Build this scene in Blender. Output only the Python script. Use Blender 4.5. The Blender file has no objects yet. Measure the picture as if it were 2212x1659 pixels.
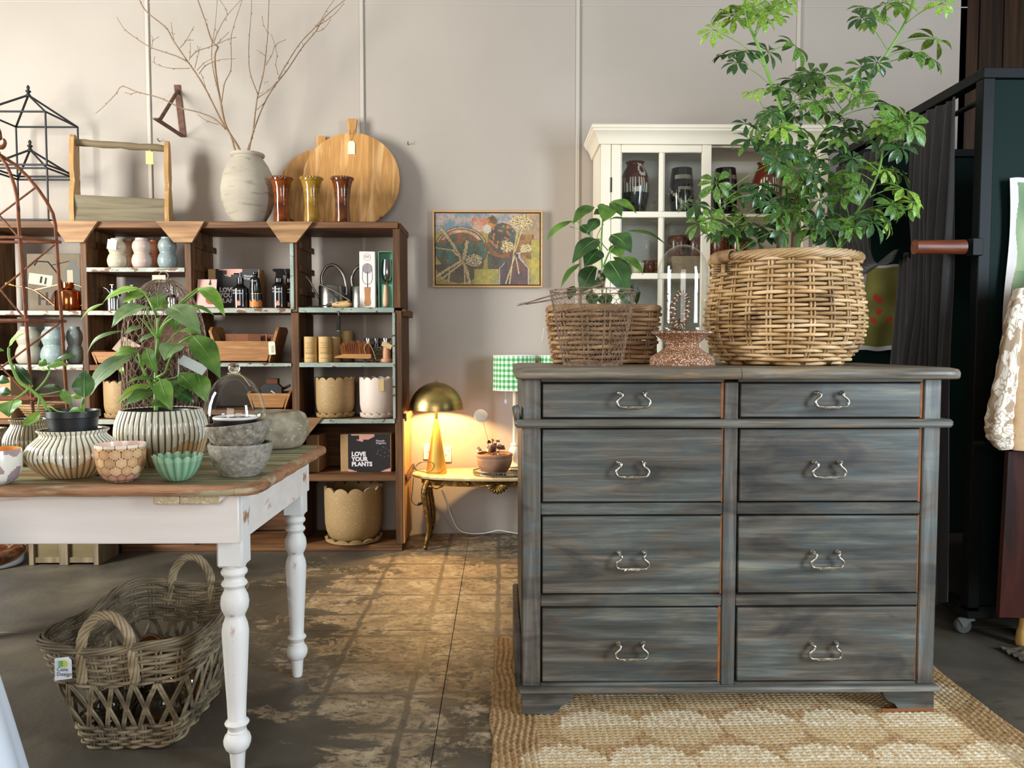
import bpy, bmesh, math, random
from math import sin, cos, pi, sqrt, atan2, radians, exp
from mathutils import Vector, Matrix, Euler, noise as mnoise
random.seed(7)
rnd = random.uniform
SC = bpy.context.scene
COL = SC.collection

# ------------------------------------------------------------ camera, world, lights, exposure
F = 1661.0
PITCH, YAW, CAM = math.atan(83.5/F), math.atan(23/F), Vector((0, 0, 1.2))
cd = bpy.data.cameras.new('camera'); cam = bpy.data.objects.new('camera', cd); COL.objects.link(cam)
cd.sensor_width = 36.0; cd.lens = 36.0*F/2212.0; cd.clip_start = 0.05; cd.clip_end = 60
cam.location = CAM; cam.rotation_euler = (pi/2-PITCH, 0, -YAW)
SC.camera = cam
RM = Euler((pi/2-PITCH, 0, -YAW)).to_matrix()
def ray(px, py): return RM @ Vector(((px-1106)/F, -(py-829.5)/F, -1))
def AT(px, py, Y):
    d = ray(px, py); return CAM + d*(Y/d.y)
def ONZ(px, py, z):
    d = ray(px, py); return CAM + d*((z-1.2)/d.z)
def XA(px, Y, py=760): return AT(px, py, Y).x
def ZA(py, Y, px=900): return AT(px, py, Y).z
W = bpy.data.worlds.new('world'); SC.world = W; W.use_nodes = True
bgn = W.node_tree.nodes['Background']; bgn.inputs[0].default_value = (1.0, 0.95, 0.90, 1); bgn.inputs[1].default_value = 0.17
def area(name, loc, target, sx, sy, power, col, spread=pi):
    l = bpy.data.lights.new(name, 'AREA'); l.shape = 'RECTANGLE'; l.size = sx; l.size_y = sy; l.energy = power; l.color = col; l.spread = spread
    o = bpy.data.objects.new(name, l); COL.objects.link(o); o.location = loc
    o.rotation_euler = (Vector(target)-Vector(loc)).to_track_quat('-Z', 'Y').to_euler(); return o
area('window_light_left', (-4.1, 2.0, 2.0), (-1.0, 4.2, 1.7), 1.1, 2.2, 200, (0.98, 1.0, 0.95))
area('window_light_right', (3.7, 0.0, 1.75), (0.6, 3.4, 1.1), 0.95, 2.2, 160, (0.72, 0.87, 1.0))
area('front_fill_light', (-0.5, -2.7, 1.7), (-0.2, 2.5, 0.8), 2.2, 1.8, 70, (1.0, 0.95, 0.89))  # added fill lamp behind the camera, brightens the surfaces that face it
SC.view_settings.view_transform = 'Standard'; SC.view_settings.look = 'None'
SC.view_settings.gamma = 1.0; SC.view_settings.use_curve_mapping = False; SC.view_settings.exposure = 0.45
SC.cycles.use_denoising = True; SC.cycles.max_bounces = 10; SC.cycles.transmission_bounces = 10; SC.cycles.transparent_max_bounces = 12
SC.cycles.caustics_reflective = False; SC.cycles.caustics_refractive = False; SC.cycles.sample_clamp_indirect = 6.0

# ------------------------------------------------------------ materials
def lin(c):
    if isinstance(c, str):
        c = [int(c[i:i+2], 16)/255 for i in (0, 2, 4)]
        c = [x/12.92 if x <= .04045 else ((x+.055)/1.055)**2.4 for x in c]
    return tuple(c[:3])+(1.0,)
MATS = {}
def M(name, c1, c2=None, c3=None, sc=(6, 6, 6), det=4, rough=.6, metal=0, bump=0, bsc=None, dist=0.0, lo=.32, hi=.68,
      nr=.5, wear=None, wsc=None, wlo=.6, whi=.66, coat=0, trans=0, ior=1.45, spec=.5, sheen=0, rvar=0, emit=None, est=0, aniso=0, sss=0):
    if name in MATS: return MATS[name]
    m = bpy.data.materials.new(name); m.use_nodes = True; nt = m.node_tree; N = nt.nodes; L = nt.links
    b = N['Principled BSDF']; b.inputs['Roughness'].default_value = rough; b.inputs['Metallic'].default_value = metal
    b.inputs['Coat Weight'].default_value = coat; b.inputs['Coat Roughness'].default_value = .08
    b.inputs['Transmission Weight'].default_value = trans; b.inputs['IOR'].default_value = ior
    b.inputs['Specular IOR Level'].default_value = spec; b.inputs['Sheen Weight'].default_value = sheen
    b.inputs['Base Color'].default_value = lin(c1); b.inputs['Anisotropic'].default_value = aniso
    if sss: b.inputs['Subsurface Weight'].default_value = sss; b.inputs['Subsurface Radius'].default_value = (.01, .01, .005)
    if emit: b.inputs['Emission Color'].default_value = lin(emit); b.inputs['Emission Strength'].default_value = est
    tc = N.new('ShaderNodeTexCoord')
    def nz(scale, det, dist):
        mp = N.new('ShaderNodeMapping'); mp.inputs['Scale'].default_value = scale if len(scale) == 3 else scale*3
        L.new(tc.outputs['Object'], mp.inputs['Vector'])
        t = N.new('ShaderNodeTexNoise'); t.inputs['Scale'].default_value = 1; t.inputs['Detail'].default_value = det; t.inputs['Distortion'].default_value = dist; t.inputs['Roughness'].default_value = nr
        L.new(mp.outputs[0], t.inputs['Vector']); return t.outputs['Fac']
    out = None
    if c2:
        fac = nz(sc, det, dist); r = N.new('ShaderNodeValToRGB'); e = r.color_ramp.elements
        e[0].position = lo; e[0].color = lin(c1); e[1].position = hi; e[1].color = lin(c2)
        if c3:
            e[1].position = (lo+hi)/2; x = e.new(hi); x.color = lin(c3)
        L.new(fac, r.inputs[0]); out = r.outputs[0]
        if wear:
            wf = nz(wsc or sc, 5, .3); wr = N.new('ShaderNodeValToRGB'); we = wr.color_ramp.elements
            we[0].position = wlo; we[0].color = (0, 0, 0, 1); we[1].position = whi; we[1].color = (1, 1, 1, 1); L.new(wf, wr.inputs[0])
            mx = N.new('ShaderNodeMix'); mx.data_type = 'RGBA'; L.new(wr.outputs[0], mx.inputs[0]); L.new(out, mx.inputs[6]); mx.inputs[7].default_value = lin(wear); out = mx.outputs[2]
        if rvar:
            oi = N.new('ShaderNodeObjectInfo'); hs = N.new('ShaderNodeHueSaturation'); mr = N.new('ShaderNodeMapRange')
            mr.inputs[3].default_value = 1-rvar; mr.inputs[4].default_value = 1+rvar; L.new(oi.outputs['Random'], mr.inputs[0])
            L.new(mr.outputs[0], hs.inputs['Value']); L.new(out, hs.inputs['Color']); out = hs.outputs[0]
        L.new(out, b.inputs['Base Color'])
    if bump:
        bf = nz(bsc or sc, 5, dist); bn = N.new('ShaderNodeBump'); bn.inputs['Strength'].default_value = bump; bn.inputs['Distance'].default_value = .004
        L.new(bf, bn.inputs['Height']); L.new(bn.outputs[0], b.inputs['Normal'])
    MATS[name] = m; return m
def MC(name, rough=.5, bump=0, bsc=(60, 60, 60), coat=0, spec=.5, metal=0, var=0):
    """material whose colour is the mesh's own pattern attribute (prints, glazes, weaves)"""
    if name in MATS: return MATS[name]
    m = M(name, 'ffffff', rough=rough, bump=bump, bsc=bsc, coat=coat, spec=spec, metal=metal)
    a = m.node_tree.nodes.new('ShaderNodeAttribute'); a.attribute_name = 'Col'
    m.node_tree.links.new(a.outputs['Color'], m.node_tree.nodes['Principled BSDF'].inputs['Base Color']); return m

# ------------------------------------------------------------ mesh builder
class MB:
    def __init__(s): s.v = []; s.f = []; s.c = []
    def add(s, vs, fs, col=None):
        o = len(s.v); s.v += [tuple(p) for p in vs]; s.f += [tuple(i+o for i in q) for q in fs]
        if col is not None or s.c:
            while len(s.c) < len(s.f)-len(fs): s.c.append((1, 1, 1))
            s.c += (col if isinstance(col, list) else [col or (1, 1, 1)]*len(fs))
        return s
    def box(s, x0, x1, y0, y1, z0, z1, ch=.0025, mat=None, col=None):
        if x0 > x1: x0, x1 = x1, x0
        if y0 > y1: y0, y1 = y1, y0
        if z0 > z1: z0, z1 = z1, z0
        ch = min(ch, (x1-x0)*.3, (y1-y0)*.3, (z1-z0)*.3)
        if ch <= 0:
            vs = [(x, y, z) for x in (x0, x1) for y in (y0, y1) for z in (z0, z1)]
            fs = [(0, 1, 3, 2), (4, 6, 7, 5), (0, 4, 5, 1), (2, 3, 7, 6), (0, 2, 6, 4), (1, 5, 7, 3)]
        else:
            vs = []; idx = {}
            for i, x in enumerate((x0, x1)):
                for j, y in enumerate((y0, y1)):
                    for k, z in enumerate((z0, z1)):
                        sx, sy, sz = (1, -1)[i]*ch, (1, -1)[j]*ch, (1, -1)[k]*ch
                        for a, p in enumerate(((x, y+sy, z+sz), (x+sx, y, z+sz), (x+sx, y+sy, z))):
                            idx[i, j, k, a] = len(vs); vs.append(p)
            fs = []
            for i in (0, 1):
                fs.append([idx[i, 0, 0, 0], idx[i, 1, 0, 0], idx[i, 1, 1, 0], idx[i, 0, 1, 0]])
                fs.append([idx[0, i, 0, 1], idx[1, i, 0, 1], idx[1, i, 1, 1], idx[0, i, 1, 1]])
                fs.append([idx[0, 0, i, 2], idx[1, 0, i, 2], idx[1, 1, i, 2], idx[0, 1, i, 2]])
            for i in (0, 1):
                for j in (0, 1):
                    fs.append([idx[i, j, 0, 0], idx[i, j, 1, 0], idx[i, j, 1, 1], idx[i, j, 0, 1]])
                    fs.append([idx[i, 0, j, 0], idx[i, 1, j, 0], idx[i, 1, j, 2], idx[i, 0, j, 2]])
                    fs.append([idx[0, i, j, 1], idx[1, i, j, 1], idx[1, i, j, 2], idx[0, i, j, 2]])
                    for k in (0, 1): fs.append([idx[i, j, k, 0], idx[i, j, k, 1], idx[i, j, k, 2]])
        if mat is not None: vs = [mat @ Vector(p) for p in vs]
        return s.add(vs, fs, col)
    def lathe(s, prof, seg=32, c=(0, 0, 0), fn=None, cf=None, ax=None):
        """prof: (r, z) list; fn(th, r, z, i)->(r, z); cf(th, z, i)->colour; ax: Matrix"""
        n = len(prof); vs = []; fs = []; cs = []
        for i, (r, z) in enumerate(prof):
            for k in range(seg):
                th = 2*pi*k/seg; rr, zz = fn(th, r, z, i) if fn else (r, z)
                vs.append((rr*cos(th), rr*sin(th), zz))
        for i in range(n-1):
            for k in range(seg):
                k2 = (k+1) % seg; a, b, c2, d = i*seg+k, i*seg+k2, (i+1)*seg+k2, (i+1)*seg+k
                if prof[i][0] < 1e-6: fs.append((a, c2, d))
                elif prof[i+1][0] < 1e-6: fs.append((a, b, d))
                else: fs.append((a, b, c2, d))
                if cf: cs.append(cf(2*pi*(k+.5)/seg, (prof[i][1]+prof[i+1][1])/2, i))
        M4 = Matrix.Translation(c) if ax is None else ax
        return s.add([M4 @ Vector(p) for p in vs], fs, cs if cf else None)
    def tube(s, pts, r, seg=6, closed=False, caps=True, col=None, flat=1.0):
        pts = [Vector(p) for p in pts]; n = len(pts)
        if n < 2: return s
        R = r if isinstance(r, (list, tuple)) else [r]*n
        vs = []; fs = []; up = None
        for i in range(n):
            if closed: t = pts[(i+1) % n]-pts[i-1]
            else: t = pts[min(i+1, n-1)]-pts[max(i-1, 0)]
            if t.length < 1e-9: t = Vector((0, 0, 1))
            t.normalize()
            if up is None: up = Vector((0, 0, 1)) if abs(t.z) < .9 else Vector((1, 0, 0))
            u = up-t*up.dot(t)
            if u.length < 1e-6: u = t.orthogonal()
            u.normalize(); w = t.cross(u); up = u
            for k in range(seg):
                a = 2*pi*k/seg; vs.append(pts[i]+(u*cos(a)*flat+w*sin(a))*R[i])
        for i in range(n if closed else n-1):
            j = (i+1) % n
            for k in range(seg):
                k2 = (k+1) % seg; fs.append((i*seg+k, i*seg+k2, j*seg+k2, j*seg+k))
        if caps and not closed:
            fs.append(tuple(range(seg))[::-1]); fs.append(tuple((n-1)*seg+k for k in range(seg)))
        return s.add(vs, fs, col)
    def prism(s, pts, d, col=None):
        """closed outline of 3D points, extruded by vector d"""
        pts = [Vector(p) for p in pts]; d = Vector(d); n = len(pts)
        vs = pts+[p+d for p in pts]
        fs = [tuple(range(n))[::-1], tuple(range(n, 2*n))]+[(i, (i+1) % n, n+(i+1) % n, n+i) for i in range(n)]
        return s.add(vs, fs, col)
    def grid(s, nu, nv, fn, cf=None, closeu=False):
        vs = [fn(i/(nu if closeu else nu), j/nv) for i in range(nu+(0 if closeu else 1)) for j in range(nv+1)]
        fs = []; cs = []
        for i in range(nu):
            i2 = (i+1) % nu if closeu else i+1
            for j in range(nv):
                fs.append((i*(nv+1)+j, i2*(nv+1)+j, i2*(nv+1)+j+1, i*(nv+1)+j+1))
                if cf: cs.append(cf((i+.5)/nu, (j+.5)/nv))
        return s.add(vs, fs, cs if cf else None)
    def ball(s, c, r, seg=12, col=None, sz=1.0):
        n = max(4, seg//2); prof = [(r*sin(pi*i/n), -r*sz*cos(pi*i/n)) for i in range(n+1)]
        prof[0] = (0, -r*sz); prof[-1] = (0, r*sz)
        s.lathe(prof, seg, c, cf=(lambda a, b, i: col) if col else None); return s
    def merge(s, o, mat=None):
        return s.add([mat @ Vector(p) for p in o.v] if mat is not None else o.v, o.f, list(o.c) if o.c else None)

def mesh(name, mb, mat, smooth=40, recalc=True):
    me = bpy.data.meshes.new(name); me.from_pydata(mb.v, [], mb.f)
    if mb.c:
        while len(mb.c) < len(mb.f): mb.c.append((1, 1, 1))
        a = me.color_attributes.new('Col', 'FLOAT_COLOR', 'CORNER'); arr = []
        for q, c in zip(mb.f, mb.c):
            arr += list(lin(c))*len(q)
        a.data.foreach_set('color', arr)
    if recalc and len(mb.f) < 60000:
        bm = bmesh.new(); bm.from_mesh(me); bmesh.ops.recalc_face_normals(bm, faces=bm.faces); bm.to_mesh(me); bm.free()
    if smooth:
        me.shade_smooth()
        if smooth < 180: me.set_sharp_from_angle(angle=radians(smooth))
    if mat is not None: me.materials.append(mat)
    me.update(); return me
def obj(name, data, parent=None):
    o = bpy.data.objects.new(name, data); COL.objects.link(o)
    if parent is not None: o.parent = parent
    return o
def part(name, mb, mat, parent, smooth=40, label=None, kind=None):
    o = obj(name, mesh(name, mb, mat, smooth), parent)
    if label: o['label'] = label
    if kind: o['kind'] = kind
    return o
def tag(o, label, cat, group=None, kind=None):
    o['label'] = label; o['category'] = cat
    if group: o['group'] = group
    if kind: o['kind'] = kind
    return o
def thing(name, loc, label, cat, group=None, rz=0):
    o = bpy.data.objects.new(name, None); COL.objects.link(o); o.location = loc; o.rotation_euler = (0, 0, rz); o.empty_display_size = .05
    return tag(o, label, cat, group)
def solo(name, mb, mat, loc, label, cat, group=None, rz=0, smooth=40):
    o = obj(name, mesh(name, mb, mat, smooth)); o.location = loc; o.rotation_euler = (0, 0, rz)
    return tag(o, label, cat, group)
def struct(name, mb, mat, smooth=40):
    o = obj(name, mesh(name, mb, mat, smooth)); o['kind'] = 'structure'; return o
def dup(root, loc, label, rz=None, scale=None):
    r = root.copy(); COL.objects.link(r); r.location = loc; r['label'] = label
    if rz is not None: r.rotation_euler = (0, 0, rz)
    if scale: r.scale = (scale,)*3
    for ch in [o for o in bpy.data.objects if o.parent == root]:
        c = ch.copy(); COL.objects.link(c); c.parent = r
        for g in [o for o in bpy.data.objects if o.parent == ch]:
            d = g.copy(); COL.objects.link(d); d.parent = c
    return r
def text(name, s, size, mat, parent, loc, rot=(pi/2, 0, 0), bold=0.0, align='LEFT', ext=.0003, spacing=1.0, sx=1.0):
    cu = bpy.data.curves.new(name+'_font', 'FONT'); cu.body = s; cu.size = size; cu.extrude = ext; cu.offset = bold; cu.align_x = align; cu.resolution_u = 2; cu.space_line = spacing
    t = bpy.data.objects.new(name+'_font', cu); COL.objects.link(t); bpy.context.view_layer.update()
    me = bpy.data.meshes.new_from_object(t.evaluated_get(bpy.context.evaluated_depsgraph_get())); bpy.data.objects.remove(t); bpy.data.curves.remove(cu)
    me.name = name; me.materials.clear(); me.materials.append(mat)
    o = obj(name, me, parent); o.location = loc; o.rotation_euler = rot; o.scale = (sx, 1, 1); return o
def smoothpts(pts, n=6, closed=False):
    """Catmull-Rom through pts"""
    P = [Vector(p) for p in pts]; out = []; m = len(P)
    for i in range(m if closed else m-1):
        p0 = P[i-1] if (closed or i > 0) else P[i]; p1 = P[i]; p2 = P[(i+1) % m]; p3 = P[(i+2) % m] if (closed or i+2 < m) else p2
        for k in range(n):
            t = k/n; out.append(.5*((2*p1)+(p2-p0)*t+(2*p0-5*p1+4*p2-p3)*t*t+(3*p1-p0-3*p2+p3)*t**3))
    if not closed: out.append(P[-1])
    return out
def spline_prof(pts, n=5):
    zlo, zhi = min(b for a, b in pts), max(b for a, b in pts)
    return [(max(p.x, 0), min(zhi, max(zlo, p.y))) for p in [Vector((q.x, q.y)) for q in smoothpts([(a, b, 0) for a, b in pts], n)]]
def mixc(a, b, t):
    a, b = hexc(a), hexc(b); return tuple(x*(1-t)+y*t for x, y in zip(a, b))
def hexc(c):
    if isinstance(c, str): return lin(c)[:3]
    return c

# --- leaves
def leaf_mb(mb, P0, P1, w, nrm=(0, -1, .5), sag=.1, fold=.25, nu=9, nv=4, wave=0.0, shape=.85, blunt=1.0):
    P0, P1 = Vector(P0), Vector(P1); d = P1-P0; L = d.length; t = d.normalized(); n = Vector(nrm)-t*Vector(nrm).dot(t)
    if n.length < 1e-4: n = t.orthogonal()
    n.normalize(); b = t.cross(n); ph = rnd(0, 6)
    def fn(u, v):
        s = (v-.5)*2; ww = w*.5*(sin(pi*min(1, u**shape))**blunt)*(1 if u < .97 else .3)
        c = P0+d*u+n*(sag*L*4*u*(1-u))
        return c+b*(s*ww)+n*(abs(s)*ww*fold+wave*w*sin(u*14+ph)*abs(s))
    mb.grid(nu, nv, fn); return mb
LEAF = M('leaf_green', '2f4d18', '4c7026', '6b8c38', sc=(14, 14, 14), det=3, rough=.4, spec=.45, rvar=.3)
LEAFL = M('leaf_light', '557824', '7c9e3a', '9cb54e', sc=(12, 12, 12), det=3, rough=.4, rvar=.2)
LEAFD = M('leaf_dark', '22391a', '34522a', '486a36', sc=(14, 14, 14), det=3, rough=.3, rvar=.25)
LEAFG = M('leaf_greygreen', '4a6038', '667e4e', '7c8f60', sc=(18, 18, 18), det=4, rough=.5, rvar=.15)
STEM = M('stem_green', '5e8a34', '86ac52', sc=(20, 20, 5), rough=.5)
BARK = M('bark_brown', '4a3a28', '75604a', sc=(40, 40, 8), rough=.8, bump=.3)
# ------------------------------------------------------------ room
WY = 4.865
# floor: worn concrete with the ghost of lifted tiles, three saw-cut joints between the slabs
def floor_mat():
    m = bpy.data.materials.new('worn_concrete'); m.use_nodes = True; nt = m.node_tree; N = nt.nodes; L = nt.links; b = N['Principled BSDF']
    tc = N.new('ShaderNodeTexCoord'); geo = N.new('ShaderNodeNewGeometry')
    def nz(scale, det, dist=0, rough=.5):
        mp = N.new('ShaderNodeMapping'); mp.inputs['Scale'].default_value = scale; L.new(geo.outputs['Position'], mp.inputs[0])
        t = N.new('ShaderNodeTexNoise'); t.inputs['Scale'].default_value = 1; t.inputs['Detail'].default_value = det; t.inputs['Distortion'].default_value = dist; t.inputs['Roughness'].default_value = rough
        L.new(mp.outputs[0], t.inputs['Vector']); return t.outputs['Fac']
    def ramp(f, stops):
        r = N.new('ShaderNodeValToRGB'); e = r.color_ramp.elements
        e[0].position, e[0].color = stops[0][0], lin(stops[0][1]); e[1].position, e[1].color = stops[-1][0], lin(stops[-1][1])
        for p, c in stops[1:-1]: x = e.new(p); x.color = lin(c)
        L.new(f, r.inputs[0]); return r.outputs[0]
    def math_(op, a, c, clamp=False):
        q = N.new('ShaderNodeMath'); q.operation = op; q.use_clamp = clamp
        for i, x in enumerate((a, c)):
            if isinstance(x, (int, float)): q.inputs[i].default_value = x
            else: L.new(x, q.inputs[i])
        return q.outputs[0]
    def mix(f, a, c):
        q = N.new('ShaderNodeMix'); q.data_type = 'RGBA'; L.new(f, q.inputs[0]); L.new(a, q.inputs[6])
        if isinstance(c, str): q.inputs[7].default_value = lin(c)
        else: L.new(c, q.inputs[7])
        return q.outputs[2]
    dark = ramp(nz((2.2, 2.2, 2), 6, .6), [(.3, '38332b'), (.5, '4d463c'), (.72, '675e4f')])
    pale = ramp(nz((9, 9, 3), 5, .4), [(.3, '83705a'), (.52, 'a18c6e'), (.75, 'c6b496')])
    sep = N.new('ShaderNodeSeparateXYZ'); L.new(geo.outputs['Position'], sep.inputs[0])
    # where the paint has worn through: a walked band in front of the lamp table
    gx = math_('SUBTRACT', 1.0, math_('MULTIPLY', math_('ABSOLUTE', math_('ADD', sep.outputs[0], .30), 0), 1.25), False)
    gy = math_('MULTIPLY', math_('ABSOLUTE', math_('SUBTRACT', sep.outputs[1], 3.55), 0), .42)
    band = math_('SUBTRACT', gx, gy)
    wornf = math_('ADD', nz((3.4, 4.6, 2), 9, .5, .74), math_('MULTIPLY', band, .26))
    worn = ramp(wornf, [(.555, '000000'), (.595, 'ffffff')])
    fine = ramp(nz((14, 20, 4), 7, 1.2, .7), [(.50, '000000'), (.58, 'ffffff')])
    edge = ramp(math_('ADD', nz((1.6, 2.0, 2), 4, .5), math_('MULTIPLY', band, .16)), [(.52, '000000'), (.62, 'ffffff')])
    flecks = math_('MULTIPLY', fine, edge)
    mask = math_('MAXIMUM', math_('MULTIPLY', worn, ramp(nz((30, 44, 6), 8, .6, .78), [(.38, '080808'), (.52, 'ffffff')])), math_('MULTIPLY', flecks, .75))
    br = N.new('ShaderNodeTexBrick'); br.offset = 0; br.inputs['Scale'].default_value = 1; br.inputs['Brick Width'].default_value = .30; br.inputs['Row Height'].default_value = .262
    br.inputs['Mortar Size'].default_value = .016; br.inputs['Mortar Smooth'].default_value = .6; br.inputs['Color1'].default_value = (1, 1, 1, 1); br.inputs['Color2'].default_value = (1, 1, 1, 1); br.inputs['Mortar'].default_value = (.18, .18, .18, 1)
    wob = N.new('ShaderNodeVectorMath'); wob.operation = 'ADD'; L.new(geo.outputs['Position'], wob.inputs[0])
    wn = N.new('ShaderNodeTexNoise'); wn.inputs['Scale'].default_value = 9; L.new(geo.outputs['Position'], wn.inputs['Vector'])
    ws = N.new('ShaderNodeVectorMath'); ws.operation = 'SCALE'; ws.inputs['Scale'].default_value = .03; L.new(wn.outputs['Color'], ws.inputs[0]); L.new(ws.outputs[0], wob.inputs[1]); L.new(wob.outputs[0], br.inputs['Vector'])
    mask2 = math_('MULTIPLY', mask, br.outputs['Color'])
    col = mix(mask2, dark, pale)
    spots = ramp(nz((7, 11, 3), 3, .2), [(.66, '000000'), (.69, 'ffffff')])
    col = mix(math_('MULTIPLY', spots, .6), col, '3f3a33')
    L.new(col, b.inputs['Base Color'])
    rr = N.new('ShaderNodeMapRange'); rr.inputs[3].default_value = .42; rr.inputs[4].default_value = .62; L.new(nz((5, 5, 2), 4), rr.inputs[0]); L.new(rr.outputs[0], b.inputs['Roughness'])
    bn = N.new('ShaderNodeBump'); bn.inputs['Strength'].default_value = .35; bn.inputs['Distance'].default_value = .004; L.new(math_('ADD', math_('MULTIPLY', mask2, .5), nz((40, 40, 9), 6)), bn.inputs['Height']); L.new(bn.outputs[0], b.inputs['Normal'])
    return m
FLOOR = floor_mat()
fl = struct('floor', MB().box(-6, 7, -3.5, 7.5, -.2, -.012, 0), M('slab_joint', '8a7a60', rough=.9))
for (x0, x1) in ((-6, -3.2), (-3.198, -.2035), (-.2015, 2.8), (2.802, 7)):
    for (y0, y1) in ((-3.5, .18), (.182, 3.191), (3.1935, 7.5)):
        part('concrete_slab', MB().box(x0, x1, y0, y1, -.012, 0, .0012), FLOOR, fl)
WALL = M('wall_paint', 'aa9f95', 'afa49a', sc=(2, 2, 2), det=3, rough=.75, bump=.12, bsc=(140, 140, 140))
struct('wall_back', MB().box(-6, 2.906, WY, WY+.12, 0, 4.2, 0), WALL)
BAT = M('batten_paint', 'bcb2a7', rough=.6)
for i, px in enumerate((-1, 317, 781, 1249, 1726)):
    x = -3.5 if px < 0 else AT(px, 0, WY).x
    struct('trim_%d' % (i+1), MB().box(x-.012, x+.012, WY-.012, WY+.001, 0, 4.2, .004), BAT)
struct('trim_6', MB().box(-6, 2.906, WY-.004, WY+.001, 3.300, 3.306, .001), BAT)
struct('ceiling', MB().box(-6, 7, -.5, 7.5, 4.2, 4.3, 0), M('ceiling_paint', 'b9b4aa', rough=.9))
TIMB = M('dark_timber', '2a1a10', '3d2717', '50331d', sc=(30, 30, 1.2), det=5, rough=.6, bump=.2, rvar=.3)
wr = struct('wall_right', MB().box(2.7, 7, 6.05, 6.2, 0, 4.2, 0), M('timber_shadow', '1a110b', rough=.9))
for k in range(22):
    x = 2.75+k*.19; part('timber_plank', MB().box(x, x+.184, 6.025, 6.052, .0, 4.2, .004), TIMB, wr)
struct('wall_side', MB().box(2.906-.04, 2.906, WY, 6.05, 0, 4.2, 0), WALL)
for (px, py, n_) in ((882, 313, 0), (3, 475, 1), (345, 306, 2)):
    p = AT(px, py, WY); solo('wall_nail', MB().tube([(0, .004, 0), (0, -.03, .006), (.004, -.034, .012)], .003, 6), M('nail_rust', '6a5a4c', rough=.5, metal=.6), p,
        ('small bent nail in the wall right of the round boards', 'small nail in the wall at the left edge behind the wire cages', 'small nail in the wall above the wooden tool caddy')[n_], 'nail')
# power outlets behind the lamp
WPL = M('white_plastic', 'eeeae0', rough=.35)
for k, (px, py, lab) in enumerate(((930, 975, 'white wall power outlet half hidden behind the brass lamp cone'), (960, 981, 'white wall power outlet right of the brass lamp cone'))):
    p = AT(px, py, WY); o = thing('power_outlet', p, lab, 'outlet')
    part('plate', MB().box(-.045, .045, -.009, 0, -.05, .05, .004), WPL, o)
    for sx in (-.012, .012): part('pin_slot', MB().box(sx-.002, sx+.002, -.0095, -.008, -.012, .006, 0, Matrix.Rotation(sx*30, 4, 'Y')), M('slot_dark', '2a2622'), o)
    part('switch', MB().box(.018, .034, -.014, -.008, .022, .04, .002), WPL, o)

# ------------------------------------------------------------ jute rug
def make_rug():
    x0, x1, y0, y1 = -.032, 1.607, .9, 3.09
    nx, ny = 470, 560; vs = []; fs = []; cs = []
    jute = [lin('ab8a62'), lin('957552'), lin('bd9d74')]; pale = [lin('c9b391'), lin('bd9f74'), lin('d9c9ae')]
    for i in range(nx+1):
        x = x0+(x1-x0)*i/nx
        for j in range(ny+1):
            y = y0+(y1-y0)*j/ny
            edge = min(x-x0, x1-x, y-y0, y1-y)
            wob = .006*sin(y*9+1)+.004*sin(y*23)
            if x-x0 < .14 or x1-x < .14:   # border: cords run along the side
                a = (x+wob)*2*pi/.019; h = .5+.5*sin(a); h *= .8+.2*sin(y*2*pi/.024+(x//.019)*2)
            else:
                r = y+.004*sin(x*11); a = r*2*pi/.0165; row = int(r/.0165); h = .5+.5*sin(a); h *= .72+.28*sin(x*2*pi/.021+row*pi+r*2*pi/.0165*.5)
            h = h*.0075*min(1, edge/.01+.2)+.0035
            vs.append((x+(wob if edge < .003 else 0), y, h))
    def inpat(x, y):
        for k in range(-1, 14):
            cy = 2.345+.2165*(k-6); off = .128*(k % 2)
            if abs(y-cy) < .118:
                cx = .305+off+.256*round((x-.305-off)/.256)
                if cx < .12 or cx > 1.5: continue
                dx, dy = (x-cx)/.125, (y-cy)/.108
                if dx*dx+dy*dy < 1.03+.10*sin(x*140+y*60)+.10*sin(y*230)+.12*mnoise.noise((x*60, y*60, 5)): return 1 if dy > .1*sin(cx*9) else 2
        return 0
    for i in range(nx):
        for j in range(ny):
            fs.append((i*(ny+1)+j, (i+1)*(ny+1)+j, (i+1)*(ny+1)+j+1, i*(ny+1)+j+1))
            x = x0+(x1-x0)*(i+.5)/nx; y = y0+(y1-y0)*(j+.5)/ny; q = inpat(x, y)
            nzv = .5+.5*mnoise.noise((x*70, y*40, 0)); t = nzv+rnd(-.25, .25)
            if q == 1: c = pale[2] if t > .62 else pale[0] if t > .3 else jute[2]
            elif q == 2: c = pale[1] if t > .5 else pale[0] if t > .35 else jute[2]
            else: c = jute[2] if t > .66 else jute[0] if t > .3 else jute[1]
            cs.append(c[:3])
    mb = MB(); mb.add(vs, fs, cs)
    me = bpy.data.meshes.new('jute_rug'); me.from_pydata(mb.v, [], mb.f)
    import numpy as np
    a = me.color_attributes.new('Col', 'FLOAT_COLOR', 'CORNER'); arr = np.ones((len(cs), 4, 4), np.float32); arr[:, :, :3] = np.array(cs, np.float32)[:, None, :]; a.data.foreach_set('color', arr.ravel())
    me.shade_smooth(); me.materials.append(MC('jute_fibre', rough=.9, bump=.5, bsc=(160, 160, 160), spec=.2)); me.update()
    return tag(obj('jute_rug', me), 'braided jute rug with rows of pale ovals under the grey dresser', 'rug')
make_rug()

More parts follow.
